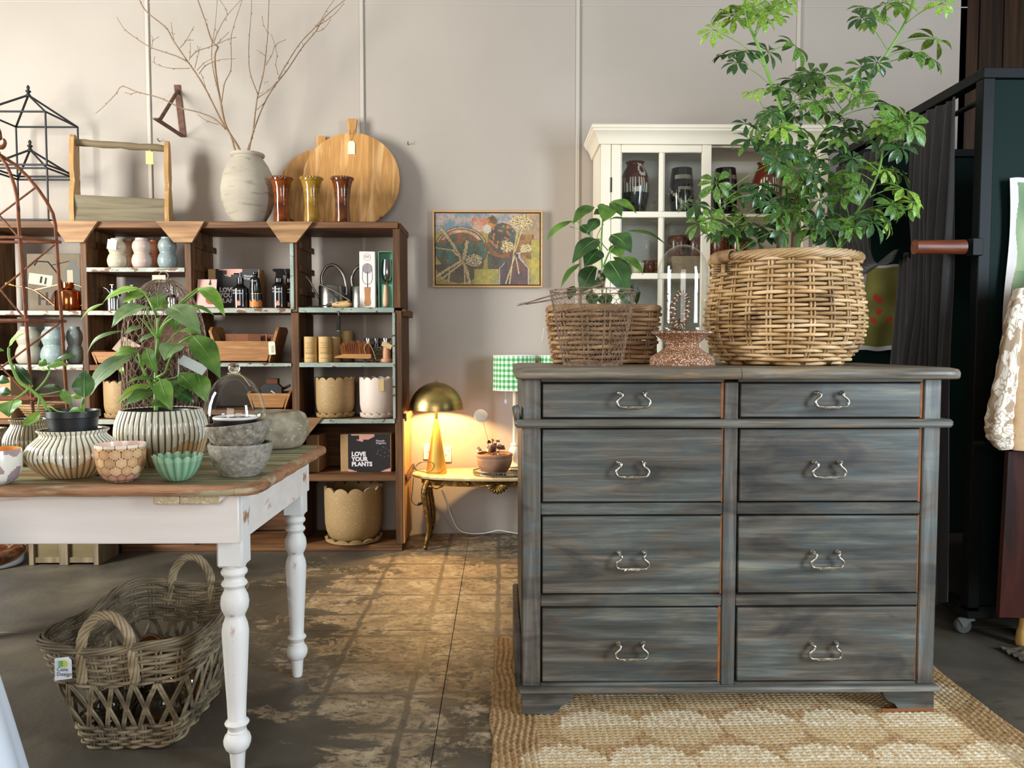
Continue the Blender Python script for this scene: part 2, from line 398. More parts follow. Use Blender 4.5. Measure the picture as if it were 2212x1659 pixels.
# ------------------------------------------------------------ dresser
DY = 2.43
PAINT = M('dresser_paint', '33322d', '55544d', '807d74', sc=(2.0, 40, 38), det=9, nr=.66, rough=.42, bump=.12, bsc=(3, 70, 60), lo=.28, hi=.74, wear='8a6a48', wsc=(2, 30, 30), wlo=.70, whi=.78, dist=.35, rvar=.10)
PAINTV = M('dresser_paint_upright', '3d3c37', '5c5a53', '83807a', sc=(40, 40, 2.0), det=9, nr=.66, rough=.42, bump=.12, lo=.28, hi=.74, wear='8a6a48', wsc=(28, 28, 1.5), wlo=.68, whi=.76, dist=.3, rvar=.08)
PAINTT = M('dresser_top_paint', '4a443c', '6b6154', '90836f', sc=(2.2, 44, 40), det=9, nr=.66, rough=.4, bump=.12, wear='9a7248', wsc=(3, 20, 60), wlo=.6, whi=.7, dist=.3, rvar=.06)
def smoky(m):
    nt = m.node_tree; N = nt.nodes; L = nt.links; b = N['Principled BSDF']; src = b.inputs['Base Color'].links[0].from_socket
    g = N.new('ShaderNodeNewGeometry'); mp = N.new('ShaderNodeMapping'); mp.inputs['Scale'].default_value = (3.2, 3, 9); L.new(g.outputs['Position'], mp.inputs[0])
    t = N.new('ShaderNodeTexNoise'); t.inputs['Scale'].default_value = 1; t.inputs['Detail'].default_value = 3; t.inputs['Distortion'].default_value = .8; L.new(mp.outputs[0], t.inputs['Vector'])
    r = N.new('ShaderNodeValToRGB'); e = r.color_ramp.elements; e[0].position = .32; e[0].color = (.46, .45, .50, 1); e[1].position = .68; e[1].color = (1.22, 1.22, 1.16, 1)
    x = e.new(.45); x.color = (.98, .86, .80, 1); x = e.new(.55); x.color = (.80, .90, 1.0, 1); L.new(t.outputs['Fac'], r.inputs[0])
    mx = N.new('ShaderNodeMix'); mx.data_type = 'RGBA'; mx.blend_type = 'MULTIPLY'; mx.inputs[0].default_value = 1; L.new(src, mx.inputs[6]); L.new(r.outputs[0], mx.inputs[7]); L.new(mx.outputs[2], b.inputs['Base Color'])
PAINTM = M('dresser_moulding_paint', '45433d', '66635b', '8d897f', sc=(2.0, 30, 30), det=8, nr=.62, rough=.42, bump=.15, wear='a8744a', wsc=(3, 60, 60), wlo=.60, whi=.70, dist=.3, rvar=.06)
smoky(PAINT); smoky(PAINTV)
RAW = M('raw_pine', '9a5c2c', '7a431d', sc=(4, 30, 30), rough=.7)
DARKIN = M('drawer_gap', '241c16', rough=.9)
IRON = M('pewter_handle', 'c9c2b4', '9c958a', sc=(60, 60, 60), rough=.28, metal=.95)
d = thing('dresser', (0, 0, .012), 'large grey painted eight drawer dresser with worn edges standing on the jute rug', 'dresser')
zt = -.012
part('carcass', MB().box(.085, 1.39, DY+.035, DY+.56, .08+zt, 1.094+zt, .002), DARKIN, d)
part('side_panel', MB().box(.064, .0850, DY+.02, DY+.57, .075+zt, 1.094+zt, .003), PAINTV, d)
part('side_panel', MB().box(1.385, 1.406, DY+.02, DY+.57, .075+zt, 1.094+zt, .003), PAINTV, d)
def edgewear(x0, x1, y0, y1, z0, z1, par): part('raw_edge', MB().box(x0, x1, y0, y1, z0, z1, .0008), RAW, par)
# stiles
part('stile', MB().box(.066, .125, DY-.002, DY+.04, .10+zt, 1.094+zt, .004), PAINTV, d)
part('stile', MB().box(1.348, 1.404, DY-.002, DY+.04, .10+zt, 1.094+zt, .004), PAINTV, d)
part('stile', MB().box(.709, .754, DY, DY+.04, .10+zt, 1.083+zt, .003), PAINTV, d)
rails = [(1.083, 1.097), (.658, .696), (.360, .398), (.098, .109)]
for a, b in rails:
    for x0, x1 in ((.125, .709), (.754, 1.348)): part('rail', MB().box(x0, x1, DY+.0015, DY+.04, a+zt, b+zt, .003), PAINT, d)
part('waist_moulding', MB().box(.042, 1.432, DY-.03, DY+.02, .940+zt, .966+zt, .009), PAINTM, d)
part('waist_moulding', MB().box(.042, .066, DY+.02, DY+.57, .940+zt, .966+zt, .008), PAINT, d)
part('waist_moulding', MB().box(1.404, 1.432, DY+.02, DY+.57, .940+zt, .966+zt, .008), PAINT, d)
part('waist_upstand', MB().box(.042, .058, DY-.012, DY+.05, .962+zt, 1.008+zt, .006), PAINTV, d)
part('base_moulding', MB().box(.052, 1.420, DY-.02, DY+.03, .080+zt, .1+zt, .007), PAINTM, d)
part('base_moulding', MB().box(.044, .066, DY+.03, DY+.57, .080+zt, .26+zt, .006), PAINTV, d)
part('base_moulding', MB().box(1.404, 1.420, DY+.03, DY+.57, .080+zt, .1+zt, .006), PAINT, d)
# top: two boards meeting at a butt joint
def top_board(x0, x1, l, r):
    pr = []
    for k in range(7):
        a = pi/2*k/6; pr.append((DY-.052+.018*(1-sin(a)), 1.094+zt+.037*(1-cos(a))*.5+.0))
    out = [(DY+.02, 1.094+zt), (DY-.045, 1.094+zt), (DY-.052, 1.10+zt), (DY-.054, 1.112+zt), (DY-.05, 1.123+zt), (DY-.04, 1.1295+zt), (DY-.02, 1.131+zt), (DY+.62, 1.131+zt), (DY+.62, 1.094+zt)]
    mb = MB(); n = 26
    for i in range(n+1):
        x = x0+(x1-x0)*i/n
        for (y, z) in out:
            yy = y
            if y < DY: yy += .004*sin(x*7)+.003*sin(x*23)
            e = max(0, (.03-(x-x0))/.03 if l else 0, (.03-(x1-x))/.03 if r else 0)
            if y < DY-.01: yy += e*e*.012
            mb.v.append((x, yy, z-(.004*e*e if z > 1.12+zt else 0)))
    m = len(out)
    for i in range(n):
        for k in range(m): mb.f.append((i*m+k, i*m+(k+1) % m, (i+1)*m+(k+1) % m, (i+1)*m+k))
    mb.f += [tuple(range(m)), tuple(range(n*m, n*m+m))[::-1]]
    return mb
part('top_board', top_board(.046, .745, 1, 0), PAINTT, d, smooth=50)
part('top_board', top_board(.7468, 1.440, 0, 1), PAINTT, d, smooth=50)
# feet
def foot(x0, sgn):
    pts = [(0, 0), (.105, 0), (.118, .012), (.128, .026), (.15, .036), (.163, .05), (.168, .07), (0, .07)]
    o = [(x0+sgn*a, DY-.006, b) for a, b in pts]
    return MB().prism(o, (0, .035, 0))
part('bracket_foot', foot(.066, 1), PAINT, d); part('bracket_foot', foot(1.404, -1), PAINT, d)
part('raw_edge', MB().box(1.235, 1.404, DY-.0075, DY-.004, .0, .010, .001), RAW, d, label='bare orange wood at the foot')
for x in (.066, 1.36): part('back_foot', MB().box(x, x+.045, DY+.5, DY+.56, 0, .07, .003), PAINT, d)
# drawers
def handle_mb(w=.055):
    pts = [(-.74*w, -.004, .031), (-.74*w, -.014, .0325), (-.64*w, -.019, .030), (-.66*w, -.021, .022), (-.80*w, -.022, .0155), (-.93*w, -.022, .007), (-.93*w, -.022, -.003), (-.80*w, -.022, -.0105), (-.54*w, -.022, -.012), (-.26*w, -.022, -.0125), (0, -.022, -.0125)]
    pts = pts+[(-x, y, z) for x, y, z in pts[-2::-1]]
    sp = smoothpts(pts, 5); n = len(sp)
    R = [.0044+.0022*max(0, 1-abs(p.x)/(.5*w))*(p.z < -.010) for p in sp]
    mb = MB().tube(sp, R, 7)
    for k in range(-4, 5):    # twisted centre
        x = k*.0052; mb.tube([(x-.0035, -.0265, -.016), (x, -.0268, -.0125), (x+.0035, -.0262, -.009)], .0021, 5)
        mb.tube([(x-.0035, -.0185, -.016), (x, -.0172, -.0125), (x+.0035, -.0185, -.009)], .0016, 5)
    return mb
HM = mesh('handle', handle_mb(), IRON, 60)
ROSE = mesh('handle_stud', MB().lathe([(0, -.012), (.006, -.011), (.0075, -.007), (.006, -.002), (.008, 0), (.008, .002), (0, .002)], 10, ax=Matrix.Rotation(-pi/2, 4, 'X')), IRON)
rows = [(.968, 1.082), (.698, .937), (.400, .656), (.111, .358)]
cols = [(.127, .706), (.757, 1.345)]
for r, (z0, z1) in enumerate(rows):
    for c, (x0, x1) in enumerate(cols):
        gl = .0035
        gr = .007 if (r, c) in ((0, 0), (1, 1), (3, 0), (0, 1)) else .003
        g = part('drawer', MB().box(x0+gl, x1-gr, DY-.001+rnd(-.002, .002), DY+.03, z0+zt+.003, z1+zt-.003, .0028), PAINT, d)
        part('raw_edge', MB().box(x1-gr+.0005, x1+.002, DY+.004, DY+.034, z0+zt, z1+zt, 0), RAW, g)
        hx = (.415, 1.042)[c]+(rnd(-.003, .003)); hz = (1.018, .796, .505, .208)[r]+zt
        yf = DY-.0015
        ho = obj('handle', HM, g); ho.location = (hx, yf, hz); ho.rotation_euler = (rnd(-.05, .25) if r else 0, 0, rnd(-.04, .04))
        for s in (-.0407, .0407):
            so = obj('handle_stud', ROSE, g); so.location = (hx+s, yf, hz+.031)
# flat pale blue triangle on the bottom right drawer
part('pale_mark', MB().prism([(1.20, DY-.0026, .322+zt), (1.258, DY-.0026, .324+zt), (1.232, DY-.0026, .302+zt)], (0, .001, 0)), M('mark_pale_blue', '9fb0c4', rough=.3), d, label='pale triangular mark')
# ------------------------------------------------------------ things standing on the dresser
ZT = 1.131
def thin_glass(name, tint=(1, 1, 1), r0=.05, p=3.0, rmax=.9):
    m = bpy.data.materials.new(name); m.use_nodes = True; nt = m.node_tree; N = nt.nodes; L = nt.links; N.remove(N['Principled BSDF'])
    lw = N.new('ShaderNodeLayerWeight'); lw.inputs[0].default_value = .5
    pw = N.new('ShaderNodeMath'); pw.operation = 'POWER'; pw.inputs[1].default_value = p; L.new(lw.outputs['Facing'], pw.inputs[0])
    mr = N.new('ShaderNodeMapRange'); mr.inputs[3].default_value = r0; mr.inputs[4].default_value = rmax; L.new(pw.outputs[0], mr.inputs[0])
    t = N.new('ShaderNodeBsdfTransparent'); t.inputs[0].default_value = (*tint, 1); g = N.new('ShaderNodeBsdfGlossy'); g.inputs['Roughness'].default_value = .02; g.inputs[0].default_value = (.95, .97, .97, 1)
    mx = N.new('ShaderNodeMixShader'); L.new(mr.outputs[0], mx.inputs[0]); L.new(t.outputs[0], mx.inputs[1]); L.new(g.outputs[0], mx.inputs[2]); L.new(mx.outputs[0], N['Material Output'].inputs[0]); return m
GLASS = thin_glass('clear_glass', (.97, .985, .975), .032, 3.0, .55)
PANE = thin_glass('pane_glass', (.93, .95, .95), .06, 4.0, .7)
WICK = M('wicker_tan', 'a07a4e', 'bf9a6a', 'dcbc92', sc=(9, 9, 30), det=4, rough=.5, bump=.1, wear='6a4a28', wsc=(7, 7, 7), wlo=.6, whi=.7, rvar=.22)
WICKD = M('wicker_brown', '785a3c', '94714e', 'b08c64', sc=(10, 10, 30), det=4, rough=.5, wear='5a3c20', wsc=(8, 8, 8), wlo=.6, whi=.7, rvar=.22)
WICKG = M('wicker_grey', '5f5240', '7c6d55', '978568', sc=(10, 10, 30), det=4, rough=.6, wear='463a2c', wsc=(9, 9, 9), wlo=.58, whi=.7, rvar=.22)
def sup(th, e):  # superellipse radius factor
    return 1/((abs(cos(th))**e+abs(sin(th))**e)**(1/e))
def wicker(root, shape, h, rows, n, tr, mat, amp, rim=.012, gap=None, pair=.006, rimrows=8, twist=9, ztop=lambda th: 0, st=.66):
    """shape(th, z)->(x, y); rows: z list; n even number of stakes"""
    for k in range(n):
        th = 2*pi*k/n; mb = MB()
        for s in (-1, 1):
            dth = s*pair/max(.05, Vector(shape(th, h*.5)).length)
            pts = [(*shape(th+dth, z), z+ztop(th)*(z/h)) for z in [.006+(h-.006)*i/9 for i in range(10)]]
            mb.tube(pts, tr*st, 5)
        part('stake', mb, mat, root, 180)
    for i, z in enumerate(rows):
        m = n*8; pts = []; sg = 1 if i % 2 else -1; runs = [[]]
        for q in range(m):
            th = 2*pi*q/m; x, y = shape(th, z); r = sqrt(x*x+y*y); f = 1+sg*amp*cos(n*th/2)/r
            p = (x*f, y*f, z+ztop(th)*(z/h)+.0015*sin(th*5+i))
            if gap and gap[0] < th < gap[1] and z > gap[2]: 
                if runs[-1]: runs.append([])
            else: runs[-1].append(p)
        mb = MB()
        if len(runs) == 1: mb.tube(runs[0], tr*rnd(.88, 1.08), 6, closed=True)
        else:
            full = runs[-1]+runs[0]
            for run in [full]: mb.tube(run, tr, 6)
        part('weaver', mb, mat, root, 180)
    m = n*8; mb = MB()
    for k in range(rimrows):
        pts = []
        for q in range(m):
            th = 2*pi*q/m; ph = 2*pi*k/rimrows+th*twist; x, y = shape(th, h); r = sqrt(x*x+y*y); f = 1+rim*cos(ph)/r
            pts.append((x*f, y*f, h+ztop(th)+rim*.9*sin(ph)))
        mb.tube(pts, tr*.95, 5, closed=True)
    part('braided_rim', mb, mat, root, 180)
    fb = MB(); fb.prism([(*shape(2*pi*k/48, 0), .004) for k in range(48)], (0, 0, .006)); part('base', fb, mat, root)

def radial(prof):
    def R(z):
        for (a, ra), (b, rb) in zip(prof, prof[1:]):
            if z <= b: t = (z-a)/(b-a); t = t*t*(3-2*t)*.5+t*.5; return ra+(rb-ra)*t
        return prof[-1][1]
    return R
bx = AT(1690, 770, 2.76)
big = thing('wicker_basket', (bx.x, 2.76, ZT), 'large round pale wicker basket holding the umbrella plant on the dresser', 'basket')
Rb = radial([(0, .185), (.03, .225), (.08, .255), (.14, .268), (.19, .266), (.27, .252), (.34, .243), (.40, .25)])
wicker(big, lambda th, z: (Rb(z)*cos(th), Rb(z)*sin(th)), .372, [.008+.0139*i for i in range(26)], 24, .0064, WICK, .0095, rim=.013, gap=(pi*1.02, pi*1.14, .318), twist=7)
hm = MB()
for a, b, lo, hi in ((1.01, 1.15, .376, .376), (1.012, 1.017, .31, .375), (1.143, 1.148, .31, .375)):
    for k in range(26 if a == 1.01 else 9):
        t = k/(25 if a == 1.01 else 8); th = pi*(a+(b-a)*t); z = lo+(hi-lo)*t; r = Rb(z)
        c = Vector((r*cos(th), r*sin(th), z)); rad = Vector((cos(th), sin(th), 0))
        ax = Vector((-sin(th), cos(th), 0)) if a == 1.01 else Vector((0, 0, 1)); o2 = ax.cross(rad)
        hm.tube([c+(rad*cos(q*pi/5)+o2*sin(q*pi/5))*(.021 if a == 1.01 else .012) for q in range(10)], .0035, 5, closed=True)
part('wrapped_handle', hm, WICKD, big, 180)
# oval basket behind the wire one
ov = AT(1300, 775, 2.95)
oval = thing('wicker_basket', (ov.x, 2.925, ZT), 'smaller oval brown wicker basket behind the chicken wire basket', 'basket')
def shp(th, z):
    k = .90+.12*min(1, z/.16); e = sup(th, 3.2); return (.198*k*e*cos(th), .122*k*e*sin(th))
wicker(oval, shp, .205, [.01+.0172*i for i in range(12)], 16, .0076, WICKD, .0095, rim=.009, twist=3, rimrows=6, st=.5)
cm = MB()
for k in range(9):
    z = .03+.02*k; x, y = shp(pi*1.12, z); cm.tube([(x-.004+.012*cos(q*pi/4), y-.004, z+.009*sin(q*pi/4)) for q in range(8)], .0058, 6, closed=True)
part('wrapped_corner', cm, WICKD, oval, 180)
tg = MB().box(-.0006, .0006, -.012, .012, -.05, 0, .0003, Matrix.Rotation(.15, 4, 'Y')); o = part('paper_tag', tg, M('paper_cream', 'e8dcc0', rough=.8), oval); o.location = (-.225, -.02, .135)
# chicken wire basket
WIRE = M('rusty_wire', '6a5446', '876e5c', '9c8474', sc=(50, 50, 50), rough=.6, metal=.4)
def hexwire(mb, R, h, n, m, wr_, sh=None, z0=0, seg=3):
    dz = (h-z0)/m
    def P(i, j):   # i half-columns around, j vertical node
        th = 2*pi*i/n; z = z0+dz*j; r = R(z); return Vector((r*cos(th), r*sin(th), z))
    for j in range(m):
        for i in range(n):
            a = i+(.5 if j % 2 else 0)
            j0 = j+.0; mb.tube([P(a, j0), P(a, j0+.45)], wr_*1.25, seg, caps=False)
            if j < m-0: 
                mb.tube([P(a, j0+.45), P(a+.5, j0+1)], wr_, seg, caps=False); mb.tube([P(a, j0+.45), P(a-.5, j0+1)], wr_, seg, caps=False)
    return mb
wx = AT(1280, 785, 2.63)
wb = thing('wire_basket', (wx.x, 2.63, ZT), 'tapered rusty chicken wire basket with a long bail handle at the dresser front', 'wire basket')
Rw = lambda z: .0995+(.1465-.0995)*z/.252
part('wire_mesh', hexwire(MB(), Rw, .252, 34, 17, .0008, z0=.004), WIRE, wb, 180)
rm = MB()
for z in (.004, .252, .0): rm.tube([(Rw(z)*cos(2*pi*k/48), Rw(z)*sin(2*pi*k/48), z+.002) for k in range(48)], .0022, 6, closed=True)
part('wire_rim', rm, WIRE, wb, 180)
for k in range(4):
    th = -pi/2+.18+k*pi/2; part('upright_wire', MB().tube([(Rw(z)*cos(th)*1.005, Rw(z)*sin(th)*1.005, z) for z in (0, .08, .16, .252)], .0019, 5), WIRE, wb)
bm_ = MB().tube([(Rw(.002)*cos(2*pi*k/40)*.98, Rw(.002)*sin(2*pi*k/40)*.98, .002) for k in range(40)], .0012, 4, closed=True)
for k in range(-6, 7):
    c = k*.0145; l = sqrt(max(0, .097**2-c*c)); bm_.tube([(c, -l, .0015), (c, l, .0015)], .0008, 3); bm_.tube([(-l, c, .0015), (l, c, .0015)], .0008, 3)
part('wire_base', bm_, WIRE, wb, 180)
tip = AT(1117, 659, 2.60)-Vector((wx.x, 2.63, ZT)); j1 = AT(1136, 655, 2.60)-Vector((wx.x, 2.63, ZT))
hb = MB().tube([tip, j1], .0034, 6)
hb.tube(smoothpts([j1, AT(1200, 636, 2.57)-Vector((wx.x, 2.63, ZT)), (.005, -.135, .262), (.012, -.150, .272), (.02, -.147, .258)], 5), .0024, 6)
hb.tube(smoothpts([j1+Vector((0, .002, -.003)), AT(1200, 646, 2.65)-Vector((wx.x, 2.63, ZT)), (.005, .14, .262), (.012, .15, .27), (.018, .147, .256)], 5), .0024, 6)
part('bail_handle', hb, WIRE, wb, 180)
# pedestal and cloche
px_ = AT(1473, 785, 2.66)
PED = M('pedestal_rust', '8f5530', '7a4522', 'a26c40', sc=(40, 40, 60), det=6, rough=.6, wear='d9cbb8', wsc=(210, 210, 260), wlo=.53, whi=.60, bump=.4, bsc=(90, 90, 130))
pd = solo('pedestal_stand', MB().lathe(spline_prof([(0, 0), (.108, 0), (.111, .004), (.110, .024), (.100, .034), (.080, .046), (.064, .057), (.057, .064), (.056, .07), (.060, .074), (.062, .079), (.080, .096), (.098, .106), (.105, .110), (.106, .116), (.102, .119), (.0, .119)], 3), 56), PED, (px_.x, 2.66, ZT), 'rust and white speckled waisted pedestal under the glass dome', 'stand')
gp = [(.094, .0), (.0955, .004), (.094, .012), (.088, .0165), (.086, .018), (.0855, .03), (.0855, .2)]+[(.0855*cos(a), .2+.096*sin(a)) for a in [pi/2*k/10 for k in range(1, 11)]]
def wobble(th, r, z, i): return (r*(1+.006*sin(3*th+z*30)+.004*sin(5*th-z*50)), z)
gl = thing('glass_cloche', (px_.x, 2.66, ZT+.1195), 'tall clear glass dome on the speckled pedestal between the two baskets', 'cloche')
part('dome', MB().lathe(gp, 64, fn=wobble), GLASS, gl, 180)
part('flange', MB().lathe([(.086, .0165), (.0965, .014), (.0965, .001), (.087, .001)], 64), GLASS, gl, 180)
def twist(c):
    mb = MB(); n = 96; seg = 10; vs = []; fs = []; cs = []
    for i in range(n):
        a = 2*pi*i/n; cx = .027*sin(a)+.008*cos(a); cz = .072+.058*cos(a); r = .0155*(.55+.45*abs(sin(a*.5+.3)))*(1+.12*sin(a*22))
        t = Vector((.026*cos(a)-.006*sin(a), 0, -.052*sin(a))).normalized(); u = Vector((0, 1, 0)); w = t.cross(u)
        for k in range(seg):
            b = 2*pi*k/seg; p = Vector((cx, 0, cz))+(u*cos(b)+w*sin(b))*r; vs.append(p)
    for i in range(n):
        for k in range(seg):
            fs.append((i*seg+k, i*seg+(k+1) % seg, ((i+1) % n)*seg+(k+1) % seg, ((i+1) % n)*seg+k)); q = (i*22/n+k/seg) % 1
            cs.append('e0cdb0' if q < .13 else '4a3222' if q < .6 else '6d4c34')
    mb.add(vs, fs, [lin(x)[:3] for x in cs]); return mb
solo('seed_pod', twist(0), MC('pod_brown', rough=.5), (px_.x-.012, 2.655, ZT+.1195), 'brown ridged twisted pod with pale stripes inside the tall glass dome', 'ornament', rz=.35)

# ---- umbrella plant
def compound(nl, L, seed):
    random.seed(seed); mb = MB()
    for k in range(nl):
        a = 2*pi*k/nl+rnd(-.15, .15); l = L*rnd(.8, 1.08); dr = rnd(.15, .6); dv = Vector((cos(a), sin(a), 0))
        p0 = dv*.10*L; p1 = dv*l*cos(dr)+Vector((0, 0, -l*sin(dr)))
        mb.tube([(0, 0, 0), p0*1.6+Vector((0, 0, .01*L))], .012*L, 3, caps=False)
        leaf_mb(mb, p0, p1, l*.36, (rnd(-.2, .2), rnd(-.2, .2), 1), sag=.10, fold=rnd(.1, .4), nu=6, nv=2, shape=1.35, blunt=.85)
    return mb
CM = []
for s_ in range(6): CM.append([mesh('compound_leaf', compound((7, 8, 8, 9, 7, 6)[s_], 1.0, s_+3), mt, 180, recalc=False) for mt in (LEAF, LEAFL, LEAFD)])
random.seed(11)
C6 = lambda x, y, Y: AT(1480+x/2.9625, y/2.9625, Y)
sch = thing('umbrella_plant', (bx.x, 2.76, ZT+.012), 'tall leafy umbrella plant growing out of the large pale basket', 'plant')
so = Vector((bx.x, 2.76, ZT+.012))
stems = [([(650, 1700, 2.78), (640, 1300, 2.78), (650, 900, 2.76), (600, 650, 2.76), (540, 500, 2.75), (470, 300, 2.74), (400, 130, 2.72), (370, -60, 2.72)], .0085, STEM),
         ([(720, 1700, 2.82), (730, 1250, 2.82), (800, 1000, 2.84), (900, 830, 2.86), (980, 740, 2.86), (1080, 640, 2.84), (1200, 490, 2.83), (1300, 330, 2.82), (1400, 160, 2.8), (1480, -40, 2.8)], .0085, STEM),
         ([(900, 1660, 2.72), (1000, 1500, 2.70), (1100, 1360, 2.68), (1200, 1190, 2.66), (1250, 1050, 2.65), (1275, 900, 2.64)], .0065, STEM),
         ([(420, 1700, 2.68), (330, 1520, 2.66), (260, 1400, 2.65), (205, 1280, 2.64)], .005, STEM),
         ([(690, 1700, 2.74), (700, 1400, 2.74), (740, 1100, 2.75)], .011, BARK), ([(590, 1700, 2.76), (600, 1450, 2.76), (610, 1000, 2.74), (560, 830, 2.7)], .008, BARK)]
spts = []
for pts, r, mt in stems:
    sp = [C6(*p)-so for p in pts]; sp[0].z = max(.03, .05); sm = smoothpts(sp, 6); n = len(sm)
    part('stem', MB().tube(sm, [r*(1-.5*i/n) for i in range(n)], 7), mt, sch, 180); spts += sm
WH = '''300 100 110,400 60 120,480 100 105,560 60 110,640 20 90,330 130 90,180 190 85,250 60 90,460 20 110,580 120 80,370 330 110,530 330 110,700 290 120,260 350 90,330 400 80,
620 560 100,720 520 110,800 470 110,880 480 110,850 560 110,960 560 95,1060 560 95,440 590 70,620 690 100,540 720 100,700 660 105,760 740 110,830 650 105,900 720 110,460 790 95,560 830 100,660 840 110,740 820 105,
420 900 110,500 880 105,1010 820 105,1080 770 100,960 900 95,1130 430 100,1230 400 95,1220 640 95,1320 680 120,1120 620 85,1250 800 105,1360 760 110,1440 800 125,1200 900 120,1390 900 120,1240 860 90,
1450 330 115,1600 250 125,1570 370 110,1130 110 95,1200 120 90,1290 20 110,1650 20 90,1160 50 90,1000 970 100,1060 1080 120,1040 1200 110,1120 1180 100,950 1110 100,1190 1060 115,1280 1090 95,1400 1210 130,1380 1110 90,
1330 1310 110,1420 1340 95,1200 1420 120,1290 1420 105,1100 1400 100,880 1150 105,860 1280 105,900 1370 100,800 1480 95,870 1480 95,930 1560 100,1040 1620 105,1010 1540 95,1075 1640 90,700 1080 110,620 1060 105,720 1240 105,640 1270 110,560 1300 105,
500 1190 95,450 1240 95,600 1380 105,680 1380 95,540 1480 105,610 1510 95,780 1180 100,800 1080 100,780 960 105,680 960 110,580 960 100,860 1020 100,200 1170 110,280 1220 100,60 1310 110,90 1430 105,160 1400 85,330 1270 95,220 1470 105,320 1480 115,370 1570 95,
250 1570 105,440 1540 95,420 1440 100,350 1350 90,700 1540 90,760 1580 90,1380 20 100,620 -40 100,480 -50 110'''
pet = MB(); nl = 0
WL = [tuple(map(float, w.split())) for w in WH.replace('\n', '').split(',')]
WL += [(x+rnd(-75, 75), y+rnd(-60, 60), r*rnd(.8, 1.0)) for x, y, r in WL[1::2] if 420 < y < 1500 and x > 380]
for x, y, r in WL:
    Yc = 2.74+rnd(-.17, .15)-(.05 if y > 1000 else 0)
    c = C6(x, y, Yc)-so
    if c.z < .45 and sqrt(c.x**2+c.y**2) > .14: c.z = .445+.06*rnd(0, 1)
    cand = sorted(spts, key=lambda p: (p-c).length+max(0, p.z-c.z+.03)*3)[0]
    up = y < 460 or x > 1150
    mt = 1 if (y < 260 and x < 760) or (rnd(0, 1) < (.35 if up else .07)) else 2 if rnd(0, 1) < .45 else 0
    o = obj('compound_leaf', CM[int(rnd(0, 5.99))][mt], sch); nl += 1
    pr = r/2.9625/1661*Yc
    o.location = c; o.scale = (pr*1.27,)*3
    out = (c-Vector((cand.x, cand.y, c.z))); out = out.normalized() if out.length > 1e-4 else Vector((0, -1, 0))
    nrm = Vector((rnd(-.45, .45), rnd(-1.0, -.15), rnd(.35, 1.0)))+out*.35
    o.rotation_euler = (nrm.to_track_quat('Z', 'Y') @ Euler((0, 0, rnd(0, 6.28))).to_quaternion()).to_euler()
    mid = (cand+c)/2+Vector((0, 0, .012)); pet.tube(smoothpts([cand, mid, c], 4), .0016, 4, caps=False)
part('petioles', pet, STEM, sch, 180)
part('nursery_pot', MB().lathe([(0, .002), (.135, .002), (.165, .28), (.172, .29), (.16, .29), (.155, .27), (0, .27)], 32), M('black_plastic', '1b1c1e', rough=.4), sch)
part('soil', MB().lathe([(0, .276), (.08, .279), (.157, .271)], 24), M('soil', '33261b', '4a3727', sc=(60, 60, 60), rough=.95, bump=.8), sch)

# ---- generic broad leaved plant from a list of pixel leaves
def broad_plant(root, org, crop, leaves, stems, Yc, mats, stemr=.004):
    ox, oy, s = crop
    def P(x, y, Y): return AT(ox+x/s, oy+y/s, Y)-org
    for pts, r in stems:
        sp = smoothpts([P(x, y, Yc+dy) for x, y, dy in pts], 5); n = len(sp)
        part('stem', MB().tube(sp, [r*(1-.4*i/n) for i in range(n)], 7), STEM, root, 180)
    for L in leaves:
        x0, y0, d0, x1, y1, d1, w, nx, nz, mi = L[:10]; sag = L[10] if len(L) > 10 else .14
        p0, p1 = P(x0, y0, Yc+d0), P(x1, y1, Yc+d1); wm = w/s/1661*Yc
        leaf_ = leaf_mb(MB(), p0, p1, wm, (nx, -1, nz), sag=sag, fold=rnd(.08, .22), nu=12, nv=6, wave=.03, shape=.8)
        vein = MB()
        o = part('leaf', leaf_, mats[mi], root, 180)
        mid = [(Vector(leaf_.v[i*7+3])+Vector((0, -.0006, .0003))) for i in range(13)]; part('midrib', MB().tube(mid, [max(.0005, wm*.022*(1-i/13)) for i in range(13)], 4, caps=False), STEM, o, 180)
    return root
pl = thing('potted_plant', (ov.x, 2.93, ZT+.012), 'young plant with drooping broad leaves in the oval basket', 'plant')
